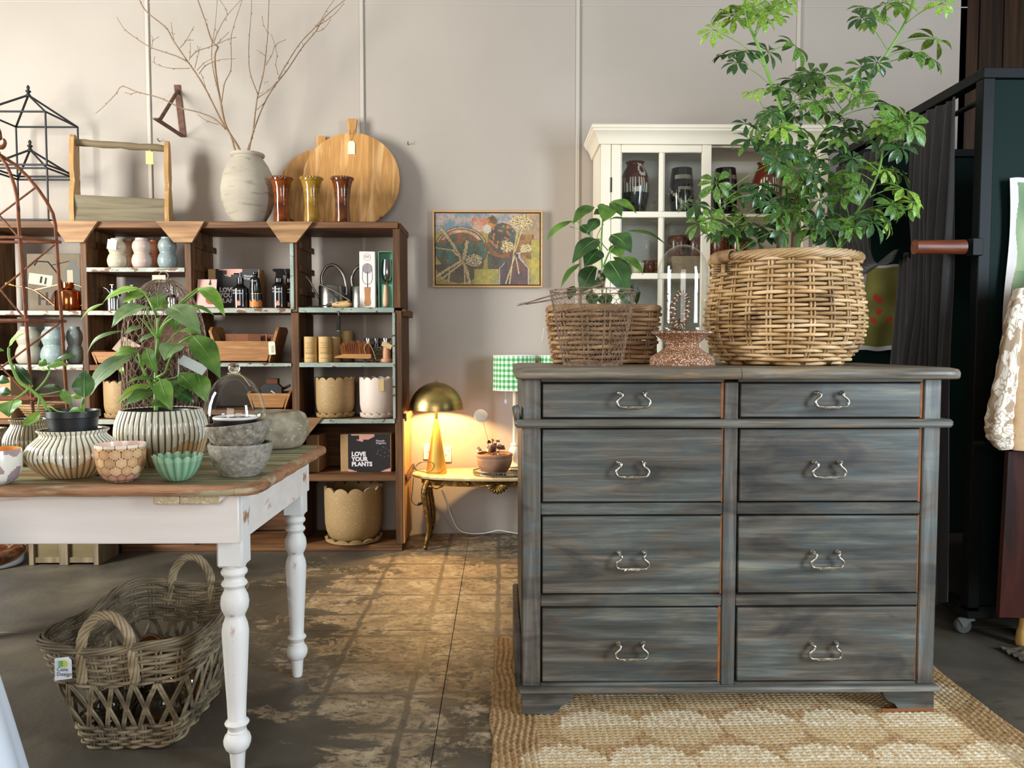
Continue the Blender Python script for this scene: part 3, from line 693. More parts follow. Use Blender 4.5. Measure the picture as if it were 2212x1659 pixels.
LV = [(870, 60, -.03, 1088, 165, -.1, 95, .1, .8, 0), (835, 95, -.03, 800, 240, -.10, 165, .1, .3, 0), (860, 70, 0, 960, 192, -.03, 105, .3, .4, 0), (722, 105, 0, 540, 255, -.06, 120, -.4, .5, 0), (540, 228, .02, 300, 418, .03, 80, -.3, 1, 0),
      (765, 210, -.04, 660, 335, -.06, 105, -.2, .3, 2), (610, 265, 0, 690, 348, -.02, 90, 0, .3, 2), (850, 215, -.02, 1035, 238, -.04, 40, 0, 1.5, 0), (1000, 318, 0, 1345, 440, -.02, 60, .1, 1.4, 0), (872, 345, -.06, 1042, 500, -.12, 190, .1, .5, 2), (765, 385, -.03, 535, 592, -.12, 165, -.3, .5, 2),
      (890, 425, .03, 955, 545, 0, 150, .1, .2, 0), (770, 475, -.02, 640, 625, -.08, 175, -.2, .3, 2), (610, 590, 0, 440, 805, -.02, 70, -.8, .6, 0), (735, 615, -.06, 610, 850, -.09, 185, -.1, .4, 2), (850, 570, -.09, 1000, 855, -.15, 225, .05, .35, 2), (970, 530, 0, 1142, 685, -.03, 90, .3, .8, 0), (885, 535, .02, 1050, 690, 0, 70, .2, .4, 0),
      (1040, 765, 0, 1085, 940, .02, 95, .4, .3, 2), (555, 780, -.04, 510, 905, -.05, 80, -.2, .3, 2), (690, 830, -.02, 725, 965, -.03, 110, 0, .2, 2), (800, 850, .0, 840, 968, -.02, 130, 0, .2, 2), (930, 820, 0, 1040, 955, 0, 105, .2, .3, 2), (745, 395, .03, 680, 460, .02, 110, -.3, .6, 2), (800, 150, 0, 720, 175, -.02, 80, -.3, .6, 0)]
ST = [([(795, 950, 0), (790, 620, 0), (785, 440, 0), (800, 140, -.02)], .0045), ([(790, 560, 0), (720, 400, 0), (590, 240, 0), (530, 235, .02)], .0022), ([(790, 520, 0), (740, 400, -.02), (640, 320, -.02), (520, 275, .02)], .002), ([(800, 620, 0), (850, 500, -.02), (915, 420, -.05)], .004), ([(790, 560, 0), (770, 440, .02), (750, 360, 0), (805, 250, -.01)], .002), ([(845, 480, 0), (800, 430, 0), (770, 380, 0), (660, 400, -.01)], .0022), ([(800, 700, 0), (740, 680, -.04), (735, 615, -.08)], .002), ([(800, 700, 0), (840, 640, -.05), (850, 570, -.09)], .002)]
broad_plant(pl, Vector((ov.x, 2.93, ZT+.012)), (1100, 420, 3.95), LV, ST, 2.90, (LEAF, LEAFL, LEAFD))
part('nursery_pot', MB().lathe([(0, .002), (.07, .002), (.09, .145), (.094, .15), (.085, .15), (.08, .135), (0, .135)], 28), MATS['black_plastic'], pl)
pc = AT(1294, 603, 2.80)-Vector((ov.x, 2.93, ZT+.012)); cm_ = []
tgm = MB()
def tagcol(u, v): 
    if v > .93 or v < .06 or u < .06 or u > .94: return lin('e6e2d6')[:3]
    q = mnoise.noise((u*4, v*5, 2)); return lin('20281a' if q > .12 else '46602c' if q > -.05 else '7c8a50' if v < .6 else 'b9a98c')[:3]
tgm.grid(12, 18, lambda u, v: Vector((-.020+.040*u+.012*v, 0, -.036+.072*v)), tagcol)
o = part('plant_label', tgm, MC('printed_card', rough=.45), pl, label='printed picture label'); o.location = pc
# ------------------------------------------------------------ white glazed hutch against the wall
HY = 4.47
CREAM = M('hutch_paint', 'e6dac4', 'eee3cf', sc=(3, 3, 3), det=4, rough=.5, bump=.06, bsc=(6, 60, 60), wear='bfae94', wsc=(9, 9, 9), wlo=.72, whi=.76)
hx = lambda px: AT(px, 500, HY).x
hz = lambda py: AT(1500, py, HY).z
H = thing('glazed_hutch', (0, 0, 0), 'tall cream white hutch with glazed doors against the wall behind the dresser', 'cabinet')
x0, x1 = hx(1297), hx(1787); ztop = hz(312)
part('side_panel', MB().box(x0, x0+.018, HY+.01, WY-.02, .08, ztop, .002), CREAM, H); part('side_panel', MB().box(x1-.018, x1, HY+.01, WY-.02, .08, ztop, .002), CREAM, H)
part('back_panel', MB().box(x0+.018, x1-.018, WY-.035, WY-.02, .08, ztop, .001), M('hutch_inside', 'dcd6ca', rough=.6), H)
for py in (312, 463, 597, 731, 864): part('shelf', MB().box(x0+.018, x1-.018, HY+.03, WY-.035, hz(py)-.009, hz(py)+.009, .002), CREAM, H)
part('stile', MB().box(x0, hx(1319), HY, HY+.022, .08, ztop, .003), CREAM, H); part('stile', MB().box(hx(1733), hx(1748), HY-.002, HY+.022, .08, ztop, .003), CREAM, H); part('stile', MB().box(hx(1768), x1, HY, HY+.022, .08, ztop, .003), CREAM, H); part('stile_panel', MB().box(hx(1747), hx(1769), HY+.01, HY+.02, .08, ztop, .001), CREAM, H)
def cornice():
    pr = [(0, 0), (.012, 0), (.015, .012), (.022, .035), (.034, .055), (.05, .068), (.052, .078), (.058, .082), (.06, .094), (.054, .102), (0, .102)]
    mb = MB(); zc = ztop-.002
    loops = []
    for (d_, z) in pr: loops.append([(x0-d_, WY-.02, zc+z), (x0-d_, HY-d_, zc+z), (x1+d_, HY-d_, zc+z), (x1+d_, WY-.02, zc+z)])
    for l in loops: mb.v += l
    m = len(pr)
    for i in range(m-1):
        for k in range(3): mb.f.append((i*4+k, i*4+k+1, (i+1)*4+k+1, (i+1)*4+k))
    mb.f.append((0, 1, 2, 3)); mb.f.append(tuple((m-1)*4+k for k in (3, 2, 1, 0))); mb.f.append(tuple(i*4 for i in range(m))); mb.f.append(tuple(i*4+3 for i in range(m))[::-1])
    return mb
part('cornice', cornice(), CREAM, H, smooth=30)
ys = [313, 330, 457, 470, 590, 603, 724, 737, 858, 878]
for di, (a, b) in enumerate(((1320, 1535),)):
    f = MB(); dx0, dx1 = hx(a), hx(b); fy0, fy1 = HY-.004, HY+.02
    g = obj('door', mesh('door', MB().box(dx0, dx0+.055, fy0, fy1, hz(878), hz(313), .003), CREAM), H)
    part('door_stile', MB().box(dx1-.055, dx1, fy0, fy1, hz(878), hz(313), .003), CREAM, g)
    for p, q in ((313, 330), (457, 470), (590, 603), (724, 737), (858, 878)): part('door_rail', MB().box(dx0+.055, dx1-.055, fy0+.001, fy1, hz(q), hz(p), .004), CREAM, g)
    mx_ = (dx0+dx1)/2
    for p, q in ((330, 457), (470, 590), (603, 724), (737, 858)):
        part('muntin', MB().box(mx_-.014, mx_+.014, fy0+.002, fy1-.002, hz(q), hz(p), .004), CREAM, g)
        for s in (0, 1):
            u0, u1 = (dx0+.055, mx_-.014) if s == 0 else (mx_+.014, dx1-.055)
            part('pane', MB().box(u0, u1, HY+.008, HY+.0105, hz(q), hz(p), 0), PANE, g, smooth=0)
            be = .007
            part('pane_bead', MB().prism([(u0, fy0+.004, hz(q)), (u0+be, fy0+.012, hz(q)), (u0+be, fy0+.012, hz(p)), (u0, fy0+.004, hz(p))], (0, .004, 0)), CREAM, g)
    for py in (400, 790): part('hinge', MB().box(dx0-.006 if di == 0 else dx1-.002, dx0+.002 if di == 0 else dx1+.006, HY-.007, HY-.003, hz(py+16), hz(py-16), .001), M('hinge_black', '2a2522', rough=.5, metal=.5), g)
    kx = dx1-.028 if di == 0 else dx0+.028
    part('knob', MB().lathe([(0, 0), (.006, 0), (.005, .012), (.012, .018), (.013, .025), (.008, .031), (0, .032)], 14, ax=Matrix.Translation((kx, fy0, hz(650))) @ Matrix.Rotation(pi/2, 4, 'X')), CREAM, g)
    part('lower_door', MB().box(hx(a), hx(b), HY-.004, HY+.018, .10, hz(884), .004), CREAM, H)
part('plinth', MB().box(x0-.01, x1+.01, HY-.01, WY-.02, 0, .09, .004), CREAM, H)
p = AT(1525, 277, 4.66); solo('curtain_wire', MB().tube(smoothpts([(-.055, 0, 0), (-.035, 0, .03), (0, .01, .042), (.035, .01, .035), (.055, 0, .0)], 6), .0028, 6), WPL, (p.x, 4.6, ztop+.103), 'loop of thin white cord on top of the cream hutch', 'cord')
# vases in the hutch
def motif_vase(name, prof, kind, loc, lab, rz=0):
    H_ = prof[-1][1]
    def cf(th, z, i):
        t = z/H_; a = ((th-1.5*pi+pi) % (2*pi))-pi
        base = '120e0c'
        if kind == 0:
            base = '16100e' if t < .58 else '5c2114'
            k = abs(((a*5) % 1)-.5)
            if .42 < t < .70 and k < .28*(1-(t-.42)/.4)+.06 and abs(a) < 1.5: return lin('d9cbb2')[:3]
            if t < .42 and abs(a-.3) < .07: return lin('6f675c')[:3]
            if .72 < t < .95 and abs(sqrt((a-.5)**2+((t-.84)*3)**2)-.3) < .09: return lin('d9cbb2')[:3]
        elif kind == 1:
            w = '9c8f7c'
            if (abs(t-.80) < .03 and abs(a) < .9) or (abs(t-.55) < .03 and -.5 < a < 1.1): return lin(w)[:3]
            if abs(sqrt(((a+.2)*.7)**2+(t-.42)**2)-.19) < .035 and t < .56: return lin(w)[:3]
            if abs(t-.24+a*.22) < .035 or abs(t-.22-a*.25) < .03: return lin(w)[:3]
        else:
            w = '8c8070'
            if (abs(t-.80) < .03 or abs(t-.60) < .03 or abs(t-.36) < .025) and abs(a) < .85: return lin(w)[:3]
            if abs(a-.15) < .1 and .5 < t < .95: return lin(w)[:3]
        return lin(base)[:3]
    inner = [(max(0, r-.006), z) for r, z in prof[::-1]]
    inner = [q for q in inner if q[1] > .02]+[(0, .02)]
    return solo(name, MB().lathe([(0, 0)]+prof+inner, 72, cf=cf), MC('dark_glaze', rough=.12, coat=.6), loc, lab, 'vase', rz=rz)
cyl = spline_prof([(.052, 0), (.062, .03), (.070, .1), (.069, .2), (.062, .265), (.060, .283)], 6)
tap = spline_prof([(.05, 0), (.066, .04), (.088, .15), (.085, .21), (.066, .265), (.048, .3), (.058, .32)], 6)
VY = 4.62; vz = hz(463)+.0095; vx = lambda px: AT(px, 450, VY).x
motif_vase('dark_vase', tap, 0, (vx(1371), VY, vz), 'dark red and black bellied vase with pale petals, leftmost in the hutch')
motif_vase('dark_vase', cyl, 1, (vx(1472), VY, vz), 'black cylinder vase with a pale looping line in the hutch left door')
motif_vase('dark_vase', cyl, 2, (vx(1566), VY, vz), 'black cylinder vase with a pale cross behind the hutch right door')
motif_vase('dark_vase', tap, 0, (vx(1655), VY, vz), 'dark red vase with pale flowers behind the umbrella plant leaves in the hutch', rz=.6)
MUG = M('brown_stoneware', '4a2314', '6a3520', '8a5a38', sc=(90, 90, 90), det=3, rough=.25, coat=.4)
mugp = [(0, 0), (.04, 0), (.046, .008), (.047, .085), (.044, .093), (.040, .088), (.040, .012), (0, .012)]
vz2 = hz(597)+.0095
for i, (px, dz, s, lab) in enumerate(((1403, 0, 1, 'small brown stoneware tumbler left of the tall glass dome top'), (1470, .125, 1.35, 'wide brown stoneware pot on a low box behind the tall glass dome'), (1512, .125, 1.2, 'brown stoneware pot beside the door stile in the hutch'), (1560, .125, 1.25, 'brown stoneware pot low behind the hutch right door'), (1605, .125, 1.25, 'brown stoneware pot behind umbrella plant foliage in the hutch'), (1548, 0, 1.1, 'brown speckled beaker at the left handle of the pale basket'))):
    o = thing('stoneware_pot', (vx(px), VY+(.06 if dz else -.03 if i == 0 else -.08), vz2+dz), lab, 'pot'); part('body', MB().lathe([(r*s, z*s) for r, z in mugp], 32), MUG, o)
solo('display_box', MB().box(-.24, .24, -.07, .07, 0, .125, .003), M('board_tan', 'a98a66', 'b99b78', sc=(20, 20, 20), rough=.8), (vx(1540), VY+.07, vz2), 'low tan riser box under the brown stoneware pots in the hutch', 'box')
solo('pale_bowl', MB().lathe([(0, 0), (.03, 0), (.042, .02), (.05, .075), (.046, .075), (.038, .02), (0, .012)], 30), M('cream_glaze', 'd9cfa8', '8f7a4e', sc=(9, 9, 14), lo=.5, hi=.7, rough=.25), (vx(1370), VY-.07, vz2), 'cream and brown drip glazed cup behind the young plant leaves', 'cup')
vz3 = hz(731)+.0095
solo('glass_tumbler', MB().lathe([(0, 0), (.035, 0), (.038, .14), (.036, .14), (.033, .006), (0, .006)], 28), GLASS, (vx(1382), VY-.04, vz3), 'clear glass tumbler behind the oval wicker basket in the hutch', 'glass')
solo('wooden_tumbler', MB().lathe([(0, 0), (.026, 0), (.028, .12), (.025, .12), (.024, .01), (0, .01)], 24), M('turned_wood', '9a6a3c', '7d5028', sc=(6, 6, 30), rough=.5), (vx(1406), VY-.04, vz3), 'brown wooden beaker beside the glass tumbler in the hutch', 'cup')

# ------------------------------------------------------------ painting
def painting_col(u, v):
    X, Y = 325+u*950, 160+v*640
    n = lambda s, k: mnoise.noise((X*s, Y*s, k))
    def el(cx, cy, rx, ry): return ((X-cx)/rx)**2+((Y-cy)/ry)**2
    def seg(ax, ay, bx_, by_):
        t = max(0, min(1, ((X-ax)*(bx_-ax)+(Y-ay)*(by_-ay))/((bx_-ax)**2+(by_-ay)**2))); return sqrt((X-ax-t*(bx_-ax))**2+(Y-ay-t*(by_-ay))**2)
    nn = n(.012, 1)+.5*n(.04, 2)
    c = mixc('b79c94', '5f7f8f', max(0, min(1, .5+nn*1.2+(.25 if X < 800 else -.3)))) if Y < 330 else mixc('a8923f', '7a6a3a', max(0, min(1, .4+nn)))
    if X > 1090 and Y < 420: c = mixc('b58a68', '8a7f6a', max(0, min(1, .5+nn)))
    if 660 < X < 790 and 200 < Y < 330: c = mixc('b5563a', 'c9a08c', max(0, min(1, .5+nn)))
    if el(560, 480, 240, 200) < 1:
        c = mixc('2f4a3c', '8a4a2e', max(0, min(1, .35+nn*1.4))) if Y < 430 else mixc('33402e', '1f6a63', max(0, min(1, .4+nn*1.3)))
        e = el(560, 480, 240, 200)
        if e > .93: c = hexc('2a1f1c')
        elif e > .86 and Y < 420: c = hexc('c9b49c')
        elif .55 < e < .75 and Y < 400: c = mixc('b06a4e', 'd9b49a', .5+nn)
    if 500 < Y and el(540, 600, 225, 185) < 1 and Y > 600-(X-540)*.1: c = mixc('2b2722', '4a4630', max(0, min(1, .4+nn)))
    if 800 < X < 1010 and 520 < Y < 690: c = mixc('231f2a', '3a5a52', max(0, min(1, .3+nn)))
    if el(945, 410, 175, 150) < 1 and Y > 420 and el(935, 385, 135, 140) > 1: c = mixc('8a4a26', '6a3a22', .5+nn)
    if el(935, 385, 132, 138) < 1:
        c = mixc('1d4a4c', '2a2230', max(0, min(1, .5+nn*1.6))); 
        if n(.03, 5) > .22: c = hexc('b5662c')
        if el(935, 385, 132, 138) > .92: c = hexc('1c1618')
    if el(840, 235, 48, 52) < 1: c = mixc('c9782c', '5a3a24', max(0, min(1, .3+nn*2)))
    if abs(X-845) < (Y-168)*.55 and 168 < Y < 225: c = hexc('3a2a26')
    if el(795, 300, 38, 40) < 1: c = hexc('c9c2b4')
    if 1080 < X < 1220 and 350 < Y < 570: c = mixc('5a3a24', '9c6a34', max(0, min(1, .5+nn*1.4)))
    if X > 1200 and Y > 400 or (680 < X < 900 and Y > 660): c = mixc('b5a03e', '8f8a4a', max(0, min(1, .5+nn)))
    hw = 50+max(0, (Y-560))*.9 if Y < 660 else 135
    if 505 < Y and abs(X-(1050 if Y < 600 else 1040)) < min(hw, 135):
        c = mixc('1f2440', '5c2a34', max(0, min(1, .45+nn*1.5)))
        if min(hw, 135)-abs(X-1040) < 9: c = hexc('a8a0b0')
    for a, b, r in (((370, 290), (470, 420), 16), ((470, 420), (600, 640), 17), ((600, 640), (640, 800), 15), ((330, 470), (480, 490), 9), ((480, 490), (560, 570), 12), ((612, 420), (582, 560), 20), ((335, 725), (560, 585), 14), ((380, 750), (575, 600), 10), ((440, 775), (455, 680), 10), ((590, 790), (590, 620), 9)):
        d_ = seg(*a, *b)
        if d_ < r*(.8+.5*n(.06, 7)): c = mixc('c9b184', '8a6e4a', max(0, min(1, .3+n(.09, 9)*1.4)))
        elif d_ < r*1.25: c = mixc(c, '241c18', .5)
    if el(672, 582, 78, 55) < 1: c = hexc('d4c19c') if n(.12, 3) > -.02 else hexc('4a3626')
    for cx, cy, rx, ry in ((1110, 240, 95, 65), (980, 455, 55, 52), (1150, 470, 52, 42)):
        if el(cx, cy, rx, ry) < 1+n(.05, 4): c = hexc('d9c391') if n(.11, 6) > -.1 else hexc('6a5430')
    for a, b in (((1075, 290), (1040, 500)), ((1115, 300), (1050, 500)), ((1040, 500), (1000, 790)), ((1050, 540), (965, 790)), ((1060, 560), (1085, 700)), ((1130, 500), (1065, 520))):
        if seg(*a, *b) < 5: c = hexc('c4b27e')
    g = 1+.30*n(.15, 8)+.2*n(.05, 12); c = mixc(c, 'a08a6c', .22); return tuple(max(0, x*g) for x in c)
q0, q1 = AT(934, 454, 4.825), AT(1172, 621, 4.825); pw, ph = q1.x-q0.x, q0.z-q1.z
pt = thing('framed_painting', ((q0.x+q1.x)/2, WY, (q0.z+q1.z)/2), 'framed still life painting with a bird and a bottle on the wall', 'painting')
OAK = M('pale_oak', 'c9a273', 'b98f5f', sc=(3, 40, 40), rough=.5)
for z in (-ph/2, ph/2-.012): part('frame_rail', MB().box(-pw/2, pw/2, -.042, -.002, z, z+.012, .0015), OAK, pt)
for x in (-pw/2, pw/2-.012): part('frame_rail', MB().box(x, x+.012, -.042, -.002, -ph/2+.012, ph/2-.012, .0015), OAK, pt)
part('frame_shadow_gap', MB().box(-pw/2+.012, pw/2-.012, -.012, -.002, -ph/2+.012, ph/2-.012, 0), M('frame_inner', '3a1c12', rough=.8), pt)
cw, ch_ = pw-.036, ph-.036
part('canvas', MB().grid(210, 142, lambda u, v: (-cw/2+cw*u, -.036, ch_/2-ch_*v), painting_col), MC('oil_paint', rough=.5, bump=.3, bsc=(90, 90, 90)), pt)
part('canvas_edge', MB().box(-cw/2, cw/2, -.0355, -.012, -ch_/2, ch_/2, 0), M('canvas_side', '6a5a44', rough=.9), pt)

# ------------------------------------------------------------ low oval table with lamps
TX, TY = (XA(890, 4.6, 1025)+.515), 4.62; tz = ZA(1032, 4.43, 1000)
BRZ = M('antique_bronze', '8a6a34', '5e4622', 'a88446', sc=(30, 30, 30), rough=.35, metal=.75)
MARB = M('cream_marble', 'd9c49c', 'cdb488', 'e2d2b2', sc=(5, 5, 5), det=6, dist=1.5, rough=.25, coat=.3)
lt = thing('side_table', (TX, TY, 0), 'low oval gilt side table with cabriole legs by the wall', 'table')
def oval_lathe(prof, a, b, seg=64): return MB().lathe(prof, seg, fn=lambda th, r, z, i: (r*a*b/sqrt((b*cos(th))**2+(a*sin(th))**2), z))
def ovprof(a, b, pr):
    mb = MB(); seg = 64
    for d_, z in pr:
        for k in range(seg): t = 2*pi*k/seg; mb.v.append(((a+d_)*cos(t), (b+d_)*sin(t), z))
    for i in range(len(pr)-1):
        for k in range(seg): mb.f.append((i*seg+k, i*seg+(k+1) % seg, (i+1)*seg+(k+1) % seg, (i+1)*seg+k))
    mb.f.append(tuple(range(seg))[::-1]); mb.f.append(tuple((len(pr)-1)*seg+k for k in range(seg))); return mb
part('marble_top', ovprof(.515, .20, [(-.03, tz-.022), (-.006, tz-.022), (0, tz-.016), (.002, tz-.008), (-.003, tz-.001), (-.008, tz)]), MARB, lt)
part('apron', ovprof(.455, .155, [(0, tz-.062), (.006, tz-.058), (.004, tz-.045), (.012, tz-.03), (.02, tz-.022)]), BRZ, lt)
for sx in (-1, 1):
    for sy in (-1, 1):
        bx0, by0 = sx*.405, sy*.14
        pts = [(bx0, by0, tz-.03), (bx0+sx*.018, by0+sy*.012, tz-.07), (bx0+sx*.022, by0+sy*.016, tz-.12), (bx0+sx*.006, by0+sy*.008, tz-.22), (bx0+sx*.0, by0+sy*.006, .12), (bx0+sx*.012, by0+sy*.014, .05), (bx0+sx*.018, by0+sy*.018, .022), (bx0+sx*.014, by0+sy*.018, .0)]
        sm = smoothpts(pts, 6); n = len(sm); R = []
        for i in range(n):
            t = i/(n-1); R.append(.0165*(1-t)**.8+.0075 if t < .8 else .0085+.007*exp(-((t-.88)/.04)**2) if t < .96 else .006)
        lg = part('leg', MB().tube(sm, R, 9), BRZ, lt, 180)
        part('leaf_mount', MB().lathe([(0, 0), (.016, .004), (.022, .015), (.014, .03), (.006, .042), (0, .046)], 10, fn=lambda th, r, z, i: (r*(1+.25*cos(5*th)), z), ax=Matrix.Translation((bx0+sx*.02, by0+sy*.016, tz-.085))), BRZ, lg, 60)
        # scrolled corner ornament
        part('corner_scroll', MB().tube(smoothpts([(bx0-sx*.09, by0+sy*.01, tz-.05), (bx0-sx*.05, by0+sy*.022, tz-.066), (bx0, by0+sy*.028, tz-.055), (bx0+sx*.03, by0+sy*.02, tz-.075), (bx0+sx*.02, by0+sy*.03, tz-.095)], 5), [.004+.003*sin(i*.9)**2 for i in range(21)], 6), BRZ, lg, 180)
for k in range(9):   # shell ornament in the middle of the apron
    a = radians(-78+156*k/8); L_ = .062*(1-.25*abs(k-4)/4)
    part('shell_lobe', MB().tube(smoothpts([(.03*sin(a)*.3, -.162, tz-.045), (.05*sin(a)*.8, -.176, tz-.045-L_*.6*cos(a)), (.07*sin(a), -.172, tz-.04-L_*cos(a))], 5), [.003, .0045, .006, .0072, .0085, .0095, .01, .009, .007, .0055, .003], 6), BRZ, lt, 180)
part('rosette', MB().ball((-.17, -.163, tz-.042), .012, 10), BRZ, lt)
# brass mushroom lamp
lp = AT(943, 1018, 4.60); zt_ = tz
BRASS = M('brushed_brass', 'b8a068', 'a8925a', sc=(2, 2, 60), rough=.34, metal=1)
lm = thing('dome_lamp', (lp.x, 4.60, zt_), 'lit brass mushroom lamp with a cone base on the oval table', 'lamp')
LZ = lambda py: ZA(py, 4.60, 943)-zt_
part('cone_base', MB().lathe([(0, 0), (.062, 0), (.063, .004), (.014, LZ(907)), (.011, LZ(905)), (0, LZ(905))], 40), M('satin_brass', 'd8b862', 'ccaa52', sc=(40, 40, 3), rough=.5, metal=.55), lm)
part('neck', MB().lathe([(0, LZ(908)), (.009, LZ(908)), (.009, LZ(876)), (.004, LZ(876)), (.004, LZ(846)), (0, LZ(846))], 16), BRASS, lm)
R_ = .161; zc = LZ(884); hd = LZ(826)-zc
dome = [(R_*cos(a), zc+hd*sin(a)) for a in [pi/2*k/16 for k in range(17)]]; dome[-1] = (0, zc+hd)
part('dome_shade', MB().lathe(dome+[(r*.985, zc+(z-zc)*.985) for r, z in dome[::-1]], 56), BRASS, lm, 180)
part('finial', MB().ball((0, 0, zc+hd+.006), .008, 12), BRASS, lm)
BULB = M('lamp_bulb', 'fff2d0', emit='ffc878', est=70)
part('bulb', MB().ball((0, 0, zc+.115), .016, 14), BULB, lm)
def plight(name, loc, e, col, r):
    l = bpy.data.lights.new(name, 'POINT'); l.energy = e; l.color = col; l.shadow_soft_size = r; o = bpy.data.objects.new(name, l); COL.objects.link(o); o.location = loc
plight('lamp_glow', (lp.x-.0, 4.60, zt_+zc+.075), 36, (1.0, .62, .24), .02)
cordm = M('cord_brown', '3a2616', rough=.5)
P_ = lambda x, y, Y: AT(x, y, Y)
solo('lamp_flex', MB().tube(smoothpts([P_(960, 1012, 4.55), P_(945, 1022, 4.48), P_(900, 1015, 4.47), P_(905, 1000, 4.5), P_(930, 998, 4.52), P_(938, 1008, 4.52), P_(925, 1020, 4.5), P_(897, 1014, 4.47), P_(893, 1002, 4.47), P_(876, 1028, 4.42), P_(880, 1026, 4.42), P_(902, 1004, 4.5), P_(912, 998, 4.52)], 6), .0022, 5), cordm, (0, 0, 0), 'thin brown lamp cord coiled on the left end of the oval table', 'cord', smooth=180)
o = thing('inline_switch', (0, 0, 0), 'black inline switch hanging on its cord left of the oval table', 'switch')
part('cord', MB().tube(smoothpts([P_(893, 1032, 4.45), P_(891, 1060, 4.46), P_(889, 1080, 4.48), P_(896, 1090, 4.5), P_(902, 1091, 4.5)], 6), .0022, 5), MATS['hinge_black'], o, 180)
a, b = P_(901, 1091, 4.5), P_(922, 1082, 4.52); part('switch_body', MB().tube([a, a*.85+b*.15, a*.3+b*.7, b], [.004, .009, .008, .004], 8), MATS['hinge_black'], o, 60)
solo('power_cable', MB().tube(smoothpts([P_(955, 1060, 4.75), P_(965, 1085, 4.8), P_(975, 1115, 4.82), P_(990, 1143, 4.83), P_(1012, 1152, 4.83), P_(1045, 1152, 4.83), P_(1075, 1146, 4.84), P_(1098, 1149, 4.84), P_(1128, 1153, 4.84), P_(1200, 1154, 4.84)], 6), .005, 6), WPL, (0, 0, 0), 'white power cord trailing along the wall below the oval table', 'cord', smooth=180)
# gingham lamps
def gcf(th, z, i):
    a = int(th/(2*pi)*56) % 2; b = int(i) % 2
    return lin(('f2f4ea', '8fc48f', '8fc48f', '3f9a50')[a*2+b])[:3]
def gingham(px, Y, lab):
    q = AT(px, 842, Y); zb, ztp = q.z, ZA(768, Y, px); s = thing('gingham_lamp', (q.x, Y, tz), lab, 'lamp'); r = .131
    n = 13; pr = [(r*(1-.02*k/n), zb-tz+(ztp-zb)*k/n) for k in range(n+1)]
    part('lamp_shade', MB().lathe(pr, 112, cf=gcf), MC('gingham_cloth', rough=.8), s, 180, label='green and white gingham drum shade')
    part('shade_lining', MB().lathe([(x-.002, z) for x, z in pr], 56), M('lining_white', 'efeee6', rough=.8), s, 180)
    for z in (pr[0], pr[-1]): part('shade_trim', MB().tube([(z[0]*cos(2*pi*k/48), z[0]*sin(2*pi*k/48), z[1]) for k in range(48)], .0022, 5, closed=True), MATS['lining_white'], s, 180)
    h = zb-tz
    part('base', MB().lathe(spline_prof([(0, 0), (.055, 0), (.057, .012), (.046, .02), (.044, .03), (.028, .04), (.022, .055), (.028, .08), (.033, .11), (.030, .135), (.018, .15), (.026, .158), (.018, .168), (.0095, .185), (.009, h), (.009, h+.12), (0, h+.12)], 3), 28), CREAM, s, 60)
    part('spider', MB().tube([(-r, 0, ztp-tz-.01), (r, 0, ztp-tz-.01)], .002, 5), BRASS, s)
    part('price_string', MB().tube([(-.055, -.105, h), (-.055, -.108, h-.03), (-.054, -.108, h-.055)], .001, 4).box(-.06, -.048, -.1085, -.1075, h-.075, h-.052, 0), M('tag_lilac', 'c9c6dc', rough=.7), s)
    return s
gingham(1111, 4.70, 'green gingham lamp with a turned white base, left of the pair beside the dresser')
gingham(1208, 4.725, 'second green gingham lamp mostly hidden behind the dresser top')
# gallery tray with the begonia
ty = 4.55; tp = AT(1090, 1030, ty); tr_ = thing('gallery_tray', (tp.x, ty-.02, tz+.0005), 'round pierced silver gallery tray under the terracotta bowl', 'tray')
SILV = M('old_silver', '9a9488', '7c766a', sc=(40, 40, 40), rough=.3, metal=.9)
part('tray_base', MB().lathe([(0, 0), (.185, 0), (.187, .006), (0, .006)], 48, fn=lambda th, r, z, i: (r*.105/sqrt((.105*cos(th))**2+(.187*sin(th))**2), z)), SILV, tr_)
gm = MB(); n = 72
for k in range(n):
    for s in (-1, 1):
        a0, a1 = 2*pi*k/n, 2*pi*(k+s)/n; gm.tube([(.186*cos(a0), .104*sin(a0), .008), (.187*cos(a1), .105*sin(a1), .026)], .0011, 4, caps=False)
for z, r in ((.027, .0028), (.009, .0025)): gm.tube([(.187*cos(2*pi*k/72), .105*sin(2*pi*k/72), z) for k in range(72)], r, 6, closed=True)
part('pierced_gallery', gm, SILV, tr_, 180)
bp = AT(1068, 1020, ty); bowl = thing('terracotta_bowl', (bp.x, ty-.02, tz+.0085), 'terracotta bowl planter on the silver tray', 'planter')
part('body', MB().lathe(spline_prof([(0, 0), (.062, 0), (.075, .012), (.098, .05), (.106, .085), (.104, .1), (.108, .104), (.108, .118), (.101, .12), (.097, .105), (0, .104)], 4), 44), M('terracotta_aged', '8d6850', '9c7860', '7a5844', sc=(7, 7, 7), rough=.75, bump=.2), bowl)
part('soil', MB().grid(14, 40, lambda u, v: (.097*u*cos(2*pi*v), .097*u*sin(2*pi*v), .106+.012*(1-u)+.005*mnoise.noise((u*9, v*30, 1)))), M('bark_mulch', '5a3a24', '84583a', sc=(90, 90, 90), rough=.9, bump=1), bowl)
bg = thing('begonia', (bp.x, ty-.02, tz+.118), 'small dark red leaved begonia in the terracotta bowl', 'plant')
BEG = M('begonia_leaf', '2f1612', '45221c', '2a2a18', sc=(30, 30, 30), rough=.35)
PB = lambda x, y, Y=ty-.03: AT(860+x/3.456, 740+y/3.456, Y)-Vector((bp.x, ty-.02, tz+.118))
